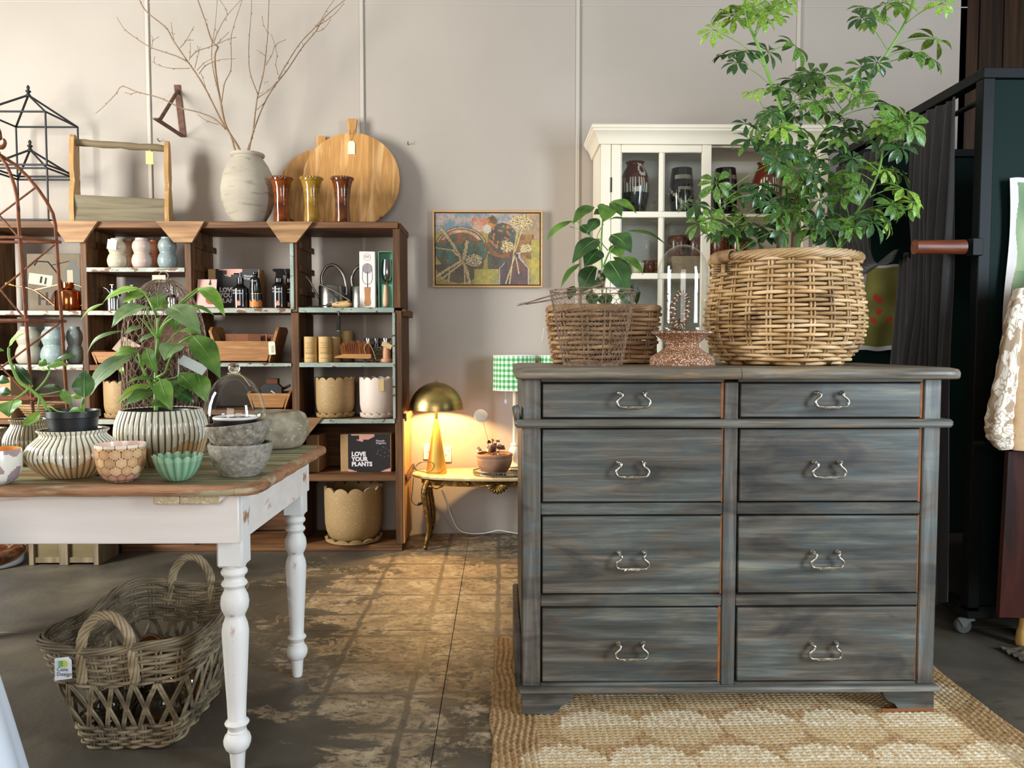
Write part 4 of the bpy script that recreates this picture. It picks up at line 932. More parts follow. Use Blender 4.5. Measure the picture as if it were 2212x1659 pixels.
for (x0_, y0_, x1_, y1_, w) in ((700, 740, 720, 730, 40), (735, 725, 760, 745, 30), (660, 790, 715, 800, 60), (700, 760, 735, 800, 55), (740, 770, 790, 800, 45), (765, 775, 800, 800, 40), (585, 795, 625, 805, 40), (735, 830, 765, 840, 40), (690, 735, 665, 755, 30), (720, 790, 690, 820, 50)):
    o = part('leaf', leaf_mb(MB(), PB(x0_, y0_), PB(x1_, y1_, ty-.05), w/3.456/1661*4.55, (0, -1, .4), sag=.1, fold=.2, nu=7, nv=4, shape=.7), BEG, bg, 180)
for (x, y) in ((700, 740), (740, 728), (690, 790), (770, 785), (605, 798), (745, 835)): part('stem', MB().tube(smoothpts([(rnd(-.01, .01), 0, .003), PB((x+715)/2, (y+850)/2), PB(x, y)], 4), .0018, 5), M('begonia_stem', '7a3a34', rough=.5), bg, 180)
st = thing('plant_stake', (bp.x-.02, ty+.005, tz+.118), 'glass disc on a thin stick in the terracotta bowl', 'ornament')
part('stick', MB().tube([PB(700, 845), PB(695, 730), PB(650, 560)], .0016, 5), M('stick_tan', 'b08a5a', rough=.6), st)
dc = PB(642, 548); part('disc', MB().lathe([(0, -.003), (.036, -.003), (.041, 0), (.036, .003), (0, .003)], 32, ax=Matrix.Translation(dc) @ Euler((1.05, .25, 0)).to_matrix().to_4x4()), M('frosted_glass', 'f4f0e4', rough=.25, trans=.6, ior=1.4), st)
# ------------------------------------------------------------ bookshelf of old timber crates
SY, SB = 4.45, 4.80
SHX = M('crate_wood', '4a2d18', '633f22', '7d5430', sc=(2.5, 40, 40), det=6, rough=.65, bump=.25, rvar=.18)
SHZ = M('crate_wood_upright', '40280f', '5b3a1f', '75502e', sc=(40, 40, 2.5), det=6, rough=.65, bump=.25, rvar=.18)
SHL = M('gusset_pine', '6e4c2e', '8a6440', 'a47e56', sc=(3, 40, 30), det=6, rough=.65, bump=.3, rvar=.12)
MINT = M('chipped_mint_paint', '7d8e84', '8d9a91', '9da8a0', sc=(9, 9, 9), rough=.6, wear='5a3a28', wsc=(26, 60, 60), wlo=.60, whi=.64, bump=.3)
MINTW = M('chipped_white_paint', 'a3a195', '94958a', 'b5b3a8', sc=(9, 9, 9), rough=.6, wear='6a4a34', wsc=(20, 50, 50), wlo=.55, whi=.6, bump=.3)
sx = lambda px: AT(px, 740, SY).x
SZ = lambda py: ZA(py, SY, 700)+.0012
sz = lambda py: ZA(py, SY, 700)
bs = thing('bookshelf', (0, 0, 0), 'long open bookshelf of old brown timber crates along the wall', 'bookshelf')
L0 = -3.62
part('top_board', MB().box(L0, sx(862), SY, SB+.01, 1.868, 1.907, .004), SHX, bs)
part('top_board', MB().box(sx(862)-.001, sx(868), SY+.012, SB+.01, 1.862, 1.900, .004), SHX, bs)
part('bottom_board', MB().box(L0, sx(866), SY, SB, 0, .038, .003), SHX, bs)
# uprights: two stacked crate ends per divider
div = [((850, 866), 1.415, 1.868), ((852, 868), .038, 1.40), ((630, 644), 1.39, 1.868), ((629, 646), .038, 1.388), ((402, 416), 1.40, 1.868), ((403, 415), .038, 1.398), ((177, 191), 1.40, 1.868), ((178, 190), .038, 1.398)]
for (a, b), z0, z1 in div: part('upright', MB().box(sx(a), sx(b), SY+.004, SB-.004, z0, z1, .003), SHZ, bs)
part('upright', MB().box(-3.03, -2.985, SY, SB, .038, 1.868, .003), SHZ, bs)
part('upright', MB().box(L0, L0+.03, SY, SB, .038, 1.868, .003), SHZ, bs)
for (a, b), z0, z1 in div:   # slats nailed across the crate ends
    if b > 800: continue
    for k in range(3):
        z = z0+(z1-z0)*(.22+.28*k); part('crate_slat', MB().box(sx(b)-.001, sx(b)+.009, SY+.05, SB+.03, z, z+.035, .002), SHZ, bs)
for y0_, y1_ in ((SY+.006, SY+.125), (SY+.127, SY+.24), (SY+.242, SB-.006)): part('side_plank', MB().box(sx(868)-.0005, sx(868)+.010, y0_, y1_, .042, .772, .002), M('side_pine', '96683a', 'ad7c48', 'bf9058', sc=(40, 40, 2.5), det=6, rough=.6, bump=.25, rvar=.12), bs)
for (z, ) in ((1.41,), (.80,), (.45,)): part('crate_slat', MB().box(sx(868)-.001, sx(868)+.022, SY+.02, SB+.02, z-.04, z, .003), SHX, bs)
def shelf(a, b, py0, py1, mat=MINT, y0=SY):
    z1, z0 = sz(py0), sz(py1)
    g = part('shelf_board', MB().box(sx(a), sx(b), y0+.006, SB-.01, z0, z1, .002), SHX, bs)
    if mat: part('painted_edge', MB().box(sx(a), sx(b), y0-.002, y0+.007, z0, z1-.001, .0015), mat, g, label='chipped pale painted front edge')
for a, b, p, q, mt in ((646, 852, 664, 675, MINT), (646, 851, 783, 793, MINT), (646, 852, 905, 915, MINT), (646, 853, 1026, 1040, None), (416, 630, 665, 676, MINTW), (416, 629, 784, 792, MINT), (416, 629, 886, 896, None), (416, 629, 1028, 1040, None),
                       (191, 402, 578, 588, MINTW), (191, 403, 671, 681, MINTW), (190, 403, 788, 800, None), (190, 403, 905, 916, MINTW), (-130, 177, 671, 681, MINTW), (-130, 178, 787, 799, MINTW), (-130, 178, 906, 916, None), (190, 403, 1030, 1042, None)):
    shelf(a, b, p, q, mt)
part('painted_edge', MB().box(sx(629), sx(637), SY-.004, SY+.006, sz(668), sz(515), .002), MINT, bs, label='chipped mint painted upright edge')
part('painted_edge', MB().box(sx(848), sx(854), SY-.004, SY+.006, sz(905), sz(675), .002), MINT, bs, label='chipped mint painted upright edge')
for (a, b, c, d_) in ((121, 222, 152, 190), (346, 449, 383, 422), (581, 681, 612, 645)):
    part('gusset', MB().prism([(sx(a), SY-.022, sz(480)), (sx(b), SY-.022, sz(480)), (sx(d_), SY-.022, sz(525)), (sx(c), SY-.022, sz(525))], (0, .02, 0)), SHL, bs)
part('gusset', MB().prism([(sx(650), SY-.012, sz(902)), (sx(695), SY-.012, sz(902)), (sx(662), SY-.012, sz(942)), (sx(650), SY-.012, sz(942))], (0, .014, 0)), SHL, bs)
part('back_board', MB().box(sx(648), sx(852), SB-.012, SB, SZ(1026), sz(915), .002), SHX, bs)
part('back_board', MB().box(sx(192), sx(402), SB-.012, SB, sz(905), sz(681), .002), SHX, bs)
part('back_board', MB().box(sx(418), sx(628), SB-.012, SB, sz(1175), sz(896), .002), SHX, bs)
part('back_board', MB().box(sx(192), sx(402), SB-.012, SB, sz(1175), sz(916), .002), SHX, bs)
for (px, py) in ((636, 690), (636, 780), (856, 690), (640, 800)): part('cleat', MB().box(sx(px)-.02, sx(px)+.002, SY+.01, SY+.05, sz(py)-.045, sz(py), .002), MINT, bs)

# --- vessels on the shelf
def gourd(px, pyb, pyt, Y, w, mat, lab, sq=1.0):
    q = AT(px, pyb, Y); h = (pyb-pyt)/F*Y; r = w/2/F*Y
    pr = spline_prof([(0, 0), (r*.66, 0), (r*.9, h*.08), (r, h*.25), (r*.86, h*.42), (r*.74, h*.49), (r*.82, h*.57), (r*.93, h*.7), (r*.84, h*.85), (r*.62, h*.94), (r*.6, h), (r*.5, h), (r*.55, h*.9), (r*.5, h*.6), (0, h*.55)], 4)
    return q, pr
SPK = {}
def spk(n, c, d, dens=.66): 
    return M('speckle_'+n, c, c, sc=(5, 5, 5), rough=.38, coat=.2, wear=d, wsc=(140, 140, 140), wlo=dens, whi=dens+.03)
zs = lambda py: sz(py)
def gourd_at(px, zb, pyt, Y, w, mat, lab, grp=None):
    q = AT(px, 700, Y); zt2 = ZA(pyt, Y, px); pyb = 746+(1.2-zb)/Y*F
    _, pr = gourd(px, 0, 0, Y, w, mat, lab)
    h = zt2-zb; r = w/2/F*Y
    pr = spline_prof([(0, 0), (r*.66, 0), (r*.9, h*.08), (r, h*.25), (r*.86, h*.42), (r*.74, h*.49), (r*.82, h*.57), (r*.93, h*.7), (r*.84, h*.85), (r*.62, h*.94), (r*.6, h), (r*.5, h), (r*.55, h*.9), (r*.5, h*.6), (0, h*.55)], 4)
    return solo('gourd_vase', MB().lathe(pr, 36), mat, (q.x, Y, zb), lab, 'vase', smooth=60)
zA = sz(578)+.001
gourd_at(257, zA, 516, 4.51, 40, spk('cream', 'b8ad95', '5a4a34'), 'cream speckled gourd vase with a paper tag on the upper left shelf')
gourd_at(310, zA, 515, 4.51, 41, spk('pink', 'bda69a', '6a5040', .7), 'pale pink speckled gourd vase between cream and blue ones')
gourd_at(365, zA, 513, 4.51, 40, spk('blue', '808c8c', 'b4bcb8', .64), 'grey blue glazed gourd vase at the right end of the upper shelf')
gourd_at(283, zA, 518, 4.68, 38, spk('tan', '8a6248', '5a3a24'), 'tan gourd vase standing behind the cream and pink ones')
gourd_at(338, zA, 520, 4.68, 38, spk('rust', '96583a', '5a3018'), 'rust brown gourd vase behind the pink and blue ones')
q = AT(245, 530, 4.47); solo('price_tag', MB().box(-.026, .026, -.001, .001, -.025, .03, 0, Matrix.Rotation(.15, 4, 'Y')), MATS['paper_cream'], (q.x, 4.452, q.z), 'cream paper price tag hung on the cream gourd vase', 'tag')
zB = sz(787)+.001
gourd_at(60, zB, 706, 4.53, 50, spk('bone', 'a8a18e', '7a705e', .7), 'large bone white vase low on the left behind the rusty trellis')
gourd_at(114, zB, 706, 4.53, 50, spk('sea', '879693', 'c0c8c2', .62), 'sea green gourd vase beside the bone white one')
gourd_at(160, zB, 706, 4.62, 34, spk('sea2', '8c9a98', 'bcc6c0', .62), 'slimmer pale sea green gourd vase beside the shelf upright')
def scallop_pot(px, zb, pyt, Y, w, mat, lab, ns=14, saucer=True, group=None):
    q = AT(px, 700, Y); h = ZA(pyt, Y, px)-zb; r = w/2/F*Y; amp = r*.16
    t = thing('scalloped_planter', (q.x, Y, zb), lab, 'planter', group)
    z0 = .012 if saucer else 0
    pr = [(0, z0), (r*.72, z0), (r*.84, z0+r*.1), (r*.94, z0+r*.32), (r*.985, z0+r*.6), (r, h*.7), (r, h-amp), (r, h), (r*.93, h), (r*.93, h-amp), (r*.92, h*.5), (r*.8, h*.2), (0, h*.15)]
    def fn(th, rr, z, i):
        if i in (7, 8): z = h-amp+amp*abs(sin(th*ns/2))**.6
        return (rr, z)
    part('pot', MB().lathe(pr, ns*10, fn=fn), mat, t, 60)
    if saucer:
        sp = [(0, 0), (r*.86, 0), (r*.97, .006), (r*1.0, .028), (r*.9, .028), (r*.86, .012), (0, .012)]
        def fs_(th, rr, z, i):
            if i == 3: z = .016+.014*abs(sin(th*ns/2))**.7; rr = rr*(.97+.03*abs(sin(th*ns/2)))
            if i == 4: z = .016+.014*abs(sin(th*ns/2))**.7
            return (rr, z)
        part('saucer', MB().lathe(sp, ns*10, fn=fs_), mat, t, 60)
    return t
OCH = M('speckle_ochre', 'a98a60', '9a7c52', sc=(4, 4, 4), rough=.55, wear='d4bf98', wsc=(150, 150, 150), wlo=.63, whi=.67)
BLUSH = M('speckle_blush', 'dccabe', 'd2bfb2', sc=(4, 4, 4), rough=.5, wear='7a6a60', wsc=(120, 120, 120), wlo=.68, whi=.72)
zC = sz(905)+.001
scallop_pot(722, zC, 814, 4.58, 84, OCH, 'ochre speckled scalloped planter left of the blush one')
scallop_pot(816, zC, 814, 4.56, 80, BLUSH, 'blush speckled scalloped planter with a paper tag')
scallop_pot(760, .0395, 1046, 4.57, 124, OCH, 'big ochre scalloped planter in the bottom compartment', ns=12)
scallop_pot(259, zC, 822, 4.56, 70, OCH, 'ochre scalloped planter half hidden behind the plant on the white table')
q = AT(823, 832, 4.45); solo('price_tag', MB().box(-.016, .016, -.0008, .0008, -.034, .034, 0), M('kraft_tag', 'c4a878', rough=.8), (q.x, 4.452, q.z), 'kraft paper tag on the blush scalloped planter', 'tag')

# --- watering cans
STEEL = M('brushed_steel', '8f8b84', '75716b', sc=(2, 2, 90), rough=.3, metal=1)
COPP = M('polished_copper', 'c9784a', 'b5643a', sc=(3, 3, 3), rough=.14, metal=1)
CHR = M('chrome', '9c9c9a', rough=.16, metal=1)
zD = sz(664)+.001
def round_can(px, Y, lab, spout=None):
    q = AT(px, 660, Y); t = thing('watering_can', (q.x, Y, zD), lab, 'watering can'); r, h = .078, .128
    part('body', MB().lathe([(0, 0), (r, 0), (r, h), (r*.96, h+.004), (r*.9, h), (0, h-.004)], 40), STEEL, t)
    part('handle', MB().tube(smoothpts([(-.055, 0, h-.01), (-.062, 0, h+.06), (-.03, 0, h+.118), (.02, 0, h+.125), (.068, 0, h+.07), (.084, 0, h-.01), (.082, 0, h-.05)], 6), .0088, 8), STEEL, t, 180)
    if spout: part('spout', MB().tube(smoothpts(spout, 6), [.008*(1-.5*i/18) for i in range(19)], 8), STEEL, t, 180)
    return t
round_can(718, 4.60, 'steel watering can with a loop handle and long spout', [(-.05, -.02, .03), (-.085, -.02, .08), (-.12, -.03, .15), (-.148, -.035, .19)])
round_can(783, 4.66, 'steel watering can half behind the white boxed scoop')
tr = thing('hand_fork', (AT(726, 655, 4.49).x, 4.49, zD+.022), 'hand tool with a turned wood handle lying in front of the steel can', 'garden tool')
part('handle', MB().lathe(spline_prof([(0, 0), (.015, .004), (.020, .03), (.017, .07), (.012, .1), (.010, .112), (0, .113)], 4), 16, ax=Matrix.Translation((.09, 0, 0)) @ Euler((0, -pi/2-.06, 0)).to_matrix().to_4x4()), M('turned_beech', 'd4b078', 'c49a60', sc=(60, 6, 60), rough=.45, wear='3a2414', wsc=(18, 40, 40), wlo=.62, whi=.65), tr)
part('ferrule', MB().tube([(-.02, 0, -.006), (-.055, 0, -.009)], .009, 10), STEEL, tr)
part('tine', MB().tube([(-.05, 0, -.008), (-.12, .005, -.016), (-.2, .01, -.018)], .004, 6), M('black_iron', '221f1d', rough=.5, metal=.6), tr)
part('shaft', MB().tube([(.078, 0, .018), (-.01, .01, .075), (-.10, .018, .115)], .0055, 6), STEEL, tr)
o = thing('hanging_tool', (AT(731, 680, 4.44).x, 4.438, sz(676)), 'small black folding tool hanging from the mint shelf edge', 'garden tool')
part('hook', MB().tube(smoothpts([(0, .008, .012), (0, 0, .0), (.004, 0, -.015)], 5), .0025, 6), STEEL, o); part('body', MB().box(-.011, .011, -.004, .006, -.1, -.015, .003), MATS['black_iron'], o); part('green_tip', MB().box(-.009, .009, -.003, .005, -.106, -.1, .002), M('tip_green', '6a8a3a'), o)
# copper can with long spout
def oblong_can(px, Y, zb, mat, lab, s=1.0):
    q = AT(px, 650, Y); t = thing('watering_can', (q.x, Y, zb), lab, 'watering can')
    part('body', MB().lathe([(0, 0), (.068, 0), (.07, .004), (.07, .108), (.066, .116), (.036, .128), (.034, .131), (.034, .165), (.031, .165), (.031, .128), (0, .12)], 44), mat, t)
    part('spout', MB().tube(smoothpts([(-.066, 0, .02), (-.12, -.005, .07), (-.18, -.01, .115), (-.24, -.01, .137), (-.30, -.012, .145)], 6), [.0085*(1-.55*i/24) for i in range(25)], 8), mat, t, 180)
    part('brace', MB().tube([(-.034, 0, .158), (-.19, -.01, .12)], .004, 6), mat, t); part('rose', MB().tube([(-.30, -.012, .145), (-.345, -.013, .158)], [.006, .013], 10), M('bright_brass', 'd9b95a', rough=.2, metal=1), t)
    part('handle', MB().tube(smoothpts([(.033, 0, .155), (.08, 0, .14), (.1, 0, .09), (.085, 0, .04), (.068, 0, .03)], 6), .005, 8), mat, t, 180); return t
oblong_can(147, 4.545, SZ(671), COPP, 'copper watering can with a long thin spout')
# grey printed can box
c0, c1 = AT(57, 548, 4.66), AT(176, 668, 4.66)
KRAFT = M('grey_card', '6b5d4c', '736554', sc=(20, 20, 20), rough=.8)
bxo = thing('can_carton', ((c0.x+c1.x)/2, 4.66, SZ(671)), 'grey brown printed carton behind the copper watering can', 'box'); bw, bh = c1.x-c0.x, c0.z-SZ(671)
part('carton', MB().box(-bw/2, bw/2, 0, .10, 0, bh, .002), KRAFT, bxo)
PRG = M('print_grey', '5c5a52', rough=.7); PRD = M('print_dark', '26221d', rough=.7); PRL = M('print_light', 'a89a84', rough=.7)
def flat(pts, mat, par, nm='printed_shape', y=-.0008, th=.0008): return part(nm, MB().prism([(x, y, z) for x, z in pts], (0, th, 0)), mat, par)
flat([(bw*.23, bh*.32), (bw*.47, bh*.32), (bw*.49, bh*.36), (bw*.49, bh*.74), (bw*.44, bh*.78), (bw*.25, bh*.78), (bw*.21, bh*.74), (bw*.21, bh*.36)], PRG, bxo); flat([(bw*.25, bh*.36), (bw*.36, bh*.36), (bw*.36, bh*.72), (bw*.25, bh*.72)], PRL, bxo, y=-.0014)
flat([(bw*.29, bh*.78), (bw*.42, bh*.78), (bw*.42, bh*.9), (bw*.29, bh*.9)], PRG, bxo); part('printed_line', MB().tube([(bw*.22, -.001, bh*.38), (bw*.04, -.001, bh*.7), (-bw*.1, -.001, bh*.86), (-bw*.3, -.001, bh*.87), (-bw*.36, -.001, bh*.8)], .004, 4), PRD, bxo); part('printed_line', MB().tube([(bw*.29, -.001, bh*.87), (-bw*.05, -.001, bh*.80)], .002, 4), PRD, bxo)
text('lettering', 'HAWS', bh*.31, PRD, bxo, (-bw*.32, -.0012, bh*.12), bold=.002, sx=.88)
# chrome misters
def mister(px, Y, zb, lab, h=.13):
    q = AT(px, 650, Y); t = thing('plant_mister', (q.x, Y, zb), lab, 'mister')
    part('body', MB().lathe(spline_prof([(0, 0), (.032, 0), (.034, .01), (.034, .07), (.03, .082), (.014, .095), (.011, .1), (.011, h-.005), (.013, h), (0, h)], 3), 28), CHR, t, 60)
    part('spout', MB().tube(smoothpts([(-.012, 0, .1), (-.03, 0, .125), (-.05, 0, .135)], 5), .0035, 6), CHR, t, 180); part('trigger', MB().tube(smoothpts([(.012, 0, h-.03), (.034, 0, h-.04), (.03, 0, h-.075)], 4), .003, 6), CHR, t, 180); part('plunger', MB().tube([(0, 0, h), (0, 0, h+.02)], .004, 6).box(-.012, .012, -.006, .006, h+.018, h+.024, .002), CHR, t); return t
zE = SZ(671)
mister(243, 4.52, zE, 'chrome plant mister beside the tall left plant'); mister(286, 4.56, zE, 'chrome plant mister partly behind the broad leaves'); mister(372, 4.54, zE, 'chrome plant mister seen through the wire cloche', .15)

# --- boxed goods
def pattern_box(px0, px1, py0, zb, Y, depth, lab, big):
    c0, c1 = AT(px0, py0, Y), AT(px1, py0, Y); w, h = c1.x-c0.x, c0.z-zb
    t = thing('gift_box', ((c0.x+c1.x)/2, Y, zb), lab, 'box')
    part('carton', MB().box(-w/2, w/2, 0, depth, 0, h, .002), M('kraft_board', 'b08c62', 'a9855c', sc=(20, 20, 20), rough=.8), t)
    def cf(u, v):   # v from top
        x, y = u, v
        pk = '#d69a8c'[1:]
        if y < .16 and .08 < x < .62 and y < .14-.9*max(0, abs(x-.35)-.14)**1.2 and not (x < .26 and y > .03): return lin(pk)[:3]
        if .2 < x < .36 and .14 < y < .19 and y < .19-(.3-x)*.3: return lin(pk)[:3]
        if y > .93 and x < .24 and y > .93+.07*x/.24: return lin(pk)[:3]
        if y > .9 and x > .76 and y > 1-.1*(x-.76)/.24: return lin(pk)[:3]
        for i, (a, b) in enumerate(((.84, .35), (.9, .38), (.79, .42), (.71, .45), (.88, .49), (.97, .44), (.69, .52), (.77, .56), (.86, .6), (.95, .58), (.82, .33))):
            if ((x-a)/.014)**2+((y-b)/.014)**2 < 1: return lin('7a625a')[:3]
        return lin('1e1b1c' if x < .55 else '221e20')[:3]
    part('printed_sleeve', MB().grid(64, 56, lambda u, v: (-w/2+w*.15+w*.83*u, -.0012, h-h*v), cf), MC('sleeve_print', rough=.5), t)
    WHT = M('print_white', 'e6dde2', rough=.6)
    for i, s_ in enumerate(('LOVE', 'YOUR', 'PLANTS')): text('lettering', s_, h*.155, WHT, t, (-w*.28, -.002, h*(.42-.135*i)), bold=.0018)
    for i, s_ in enumerate(('Munash', 'Organics')): text('lettering', s_, h*.075, WHT, t, (w*.20, -.002, h*(.80-.06*i)))
    return t
pattern_box(735, 845, 938, SZ(1026)+.0, 4.56, .13, 'dark gift box printed love your plants, low on the shelf beside the lamp', 1)
pattern_box(449, 560, 581, SZ(664), 4.62, .10, 'dark gift box printed love your plants behind the bottles', 0)
c0 = AT(660, 940, 4.53); w_ = AT(688, 940, 4.53).x-c0.x
solo('kraft_carton', MB().box(0, w_, 0, .22, 0, c0.z-SZ(1026), .002), MATS['kraft_board'], (c0.x, 4.54, SZ(1026)), 'plain brown carton left of the dark gift box', 'box')
# black bottles
BLK = M('black_bottle', '141213', rough=.12, coat=.5); SAL = M('salmon_print', 'd08a72', rough=.6); LABT = M('label_white', 'cfcacc', rough=.6)
def bottle(px, pyt, Y, zb, r, kind, lab):
    q = AT(px, 650, Y); h = ZA(pyt, Y, px)-zb; t = thing('spray_bottle' if kind == 'spray' else 'pump_bottle' if kind == 'pump' else 'jar_bottle', (q.x, Y, zb), lab, 'bottle')
    if kind == 'jar': part('body', MB().lathe(spline_prof([(0, 0), (r, 0), (r, h*.62), (r*.85, h*.72), (r*.45, h*.78), (r*.42, h*.84), (r*.55, h*.86), (r*.55, h), (0, h)], 3), 30), BLK, t, 60)
    else:
        part('body', MB().lathe(spline_prof([(0, 0), (r*.95, 0), (r, .006), (r, h*.5), (r*.92, h*.57), (r*.5, h*.66), (r*.4, h*.70), (r*.42, h*.74), (0, h*.74)], 3), 32), BLK, t, 60)
        if kind == 'spray':
            part('trigger_head', MB().prism([(-r*.7, -.012, h), (-r*.8, -.012, h*.95), (-r*.35, -.012, h*.9), (-r*.45, -.012, h*.74), (r*.4, -.012, h*.74), (r*.45, -.012, h*.86), (r*.95, -.012, h*.82), (r*.7, -.012, h)], (0, .024, 0)), BLK, t)
            part('trigger_collar', MB().lathe([(0, h*.66), (r*.55, h*.66), (r*.55, h*.75), (0, h*.75)], 20), BLK, t)
        else: part('pump', MB().lathe([(0, h*.7), (r*.42, h*.7), (r*.42, h*.86), (r*.15, h*.87), (r*.15, h), (0, h)], 18).box(-r*.8, r*.1, -.006, .006, h*.96, h, .002), BLK, t)
    yb = -r-.0006
    if kind != 'jar':
        star = [(-.5, 0), (-.25, .3), (-.5, .5), (-.15, .55), (-.1, 1), (.1, .75), (.45, .9), (.3, .5), (.55, .25), (.25, 0)]
        part('printed_leaf', MB().prism([(x*r*.62, yb, h*.05+z*r*.7) for x, z in star], (0, .004, 0)), SAL, t)
        for i, s_ in enumerate(('Munash', 'Organics')): text('lettering', s_, .015, LABT, t, (-r*.62, yb, h*(.46-.075*i)))
    else: text('lettering', 'Munash', .011, LABT, t, (-r*.55, yb, h*.55))
    return t
bottle(520, 590, 4.52, SZ(664), .047, 'pump', 'black pump bottle in front of the upper dark gift box')
bottle(604, 581, 4.53, SZ(664), .045, 'spray', 'black trigger spray bottle beside the shelf upright')
bottle(627, 581, 4.67, SZ(664), .045, 'spray', 'second black spray bottle mostly behind the mint upright edge')
o = thing('candle_tin', (AT(553, 650, 4.52).x, 4.52, SZ(664)), 'amber printed black candle tin with a brass rim', 'candle')
part('tin', MB().lathe([(0, 0), (.035, 0), (.035, .08), (0, .08)], 30), M('tin_black', '1d1d20', rough=.25, coat=.3), o); part('tin_rim', MB().tube([(.035*cos(2*pi*k/36), .035*sin(2*pi*k/36), .08) for k in range(36)], .003, 6, closed=True), MATS['bright_brass'], o)
part('printed_band', MB().lathe([(.0354, .004), (.0356, .03), (.0354, .045)], 40, fn=lambda th, r, z, i: (r, z if i < 2 else .03+.016*abs(sin(th*3)))), M('amber_print', 'c47a34', rough=.5), o)
bottle(552, 588, 4.52, SZ(664)+.0825, .030, 'jar', 'small black bottle standing on the candle tin')
o = thing('pink_card', (AT(444, 650, 4.47).x, 4.475, SZ(664)), 'pink gift card with a red drop leaning at the upper shelf', 'card')
part('card', MB().box(-.055, .055, -.001, .001, 0, .165, 0, Matrix.Rotation(-.18, 4, 'X')), M('card_pink', 'd3a095', rough=.7), o); part('printed_drop', MB().lathe([(0, -.0005), (.028, -.0005), (.028, .0005), (0, .0005)], 24, ax=Matrix.Translation((.025, .004, .045)) @ Matrix.Rotation(pi/2-.18, 4, 'X')), M('drop_red', 'a0403a', rough=.7), o); part('printed_mark', MB().prism([(.01, .02, .13), (.018, .026, .165), (.024, .02, .13)], (0, .002, 0)), PRD, o)
# tall boxed scoops
def scoop_box(px0, px1, py0, Y, lab, kind):
    c0, c1 = AT(px0, py0, Y), AT(px1, py0, Y); w, h = c1.x-c0.x, c0.z-zD
    t = thing('scoop_box', ((c0.x+c1.x)/2, Y, zD), lab, 'box', rz=0)
    HAND = M('ash_handle', 'b98352', 'a87244', sc=(40, 40, 6), rough=.45)
    if kind == 0:
        part('carton', MB().box(-w/2, w/2, 0, .038, 0, h, .002), M('white_card', 'e4dcdc', rough=.6), t)
        part('printed_ring', MB().tube([(.02*cos(2*pi*k/24), -.0006, h*.9+.02*sin(2*pi*k/24)) for k in range(24)], .001, 4, closed=True), M('print_tan', 'c4a088', rough=.6), t); text('lettering', 'RK', .022, MATS['print_tan'], t, (-.014, -.001, h*.885))
        flat([(w*.32*cos(2*pi*k/28), h*.70+w*.33*sin(2*pi*k/28)) for k in range(28)], M('print_steel', '7d7478', 'a49a9c', sc=(30, 3, 3), rough=.5), t)
        part('printed_outline', MB().tube([(x*w, -.0006, z*h) for x, z in ((-.3, .68), (-.32, .52), (-.26, .46), (-.1, .42), (.1, .42), (.26, .46), (.32, .52), (.3, .68))], .0012, 4), PRG, t)
        part('printed_stem', MB().tube([(0, -.001, h*.64), (0, -.001, h*.36)], .0022, 4), PRG, t)
        flat([(-.03*w/.085*.6, h*.37), (.03*w/.085*.6, h*.37), (.016, h*.2), (.020, h*.08), (.013, h*.035), (-.013, h*.035), (-.020, h*.08), (-.016, h*.2)], HAND, t)
    else:
        MT = M('mint_card', '7fb09a', rough=.6); MD = M('mint_card_inside', '5e957e', rough=.6)
        part('carton_back', MB().box(-w/2, w/2, .05, .054, 0, h, .001), MD, t)
        for x0_, x1_, z0_, z1_ in ((-w/2, -w/2+.003, 0, h), (w/2-.003, w/2, 0, h), (-w/2, w/2, 0, .003), (-w/2, w/2, h-.003, h)): part('carton_side', MB().box(x0_, x1_, 0, .052, z0_, z1_, .0005), MT, t)
        part('card_cradle', MB().box(-w*.3, w*.44, .012, .05, .004, h*.42, .001), MD, t)
        part('steel_scoop', MB().lathe(spline_prof([(0, 0), (.02, .008), (.033, .04), (.034, .08), (.028, .13)], 4), 24, ax=Matrix.Translation((.006, .03, h*.46))), CHR, t, 180)
        part('handle', MB().lathe(spline_prof([(0, 0), (.012, .003), (.018, .03), (.014, .09), (.009, .125), (0, .127)], 4), 18, ax=Matrix.Translation((.0, .004, .006))), M('pale_handle', 'cda98a', rough=.5), t); part('tang', MB().tube([(0, .004, .128), (.006, .02, h*.47)], .004, 6), MATS['bright_brass'], t)
scoop_box(776, 810, 543, 4.54, 'tall white box printed with a garden scoop', 0); scoop_box(817, 848, 543, 4.52, 'tall open mint green box holding a steel scoop', 1)

# --- second row: tubes, brush, basket
TUBE = M('kraft_tube', 'c4a26c', 'bd9a64', sc=(9, 9, 9), rough=.7)
zF = sz(783)+.001
for i, (px, Y, dz, hh, lab) in enumerate(((671, 4.50, 0, .148, 'kraft cardboard tube, first from the left on its shelf'), (703, 4.50, 0, .148, 'kraft cardboard tube in front beside the bristle brush'), (722, 4.59, 0, .148, 'kraft cardboard tube standing just behind the front pair'), (684, 4.63, 0, .148, 'kraft cardboard tube in the shade between the front pair'), (749, 4.72, .0, .185, 'taller kraft cardboard tube above the brush bristles'))):
    q = AT(px, 760, Y); o = thing('cardboard_tube', (q.x, Y, zF+dz), lab, 'tube'); r = .039
    part('body', MB().lathe([(0, 0), (r, 0), (r, hh*.3), (r*.985, hh*.305), (r, hh*.31), (r, hh), (r*.94, hh), (r*.94, hh-.008), (0, hh-.008)], 36), TUBE, o)
    if i < 2:
        for k, (z, w) in enumerate(((.75, .03), (.66, .018), (.56, .03), (.36, .034), (.16, .03))): part('printed_line', MB().box(-w*.6, w*.6, -r-.0008, -r+.004, hh*z, hh*z+.0016, 0), M('print_brown', '7a5a3a', rough=.7), o)
br_ = thing('bristle_brush', (AT(770, 765, 4.49).x, 4.49, zF+.025), 'wooden brush with a fan of ginger bristles', 'brush')
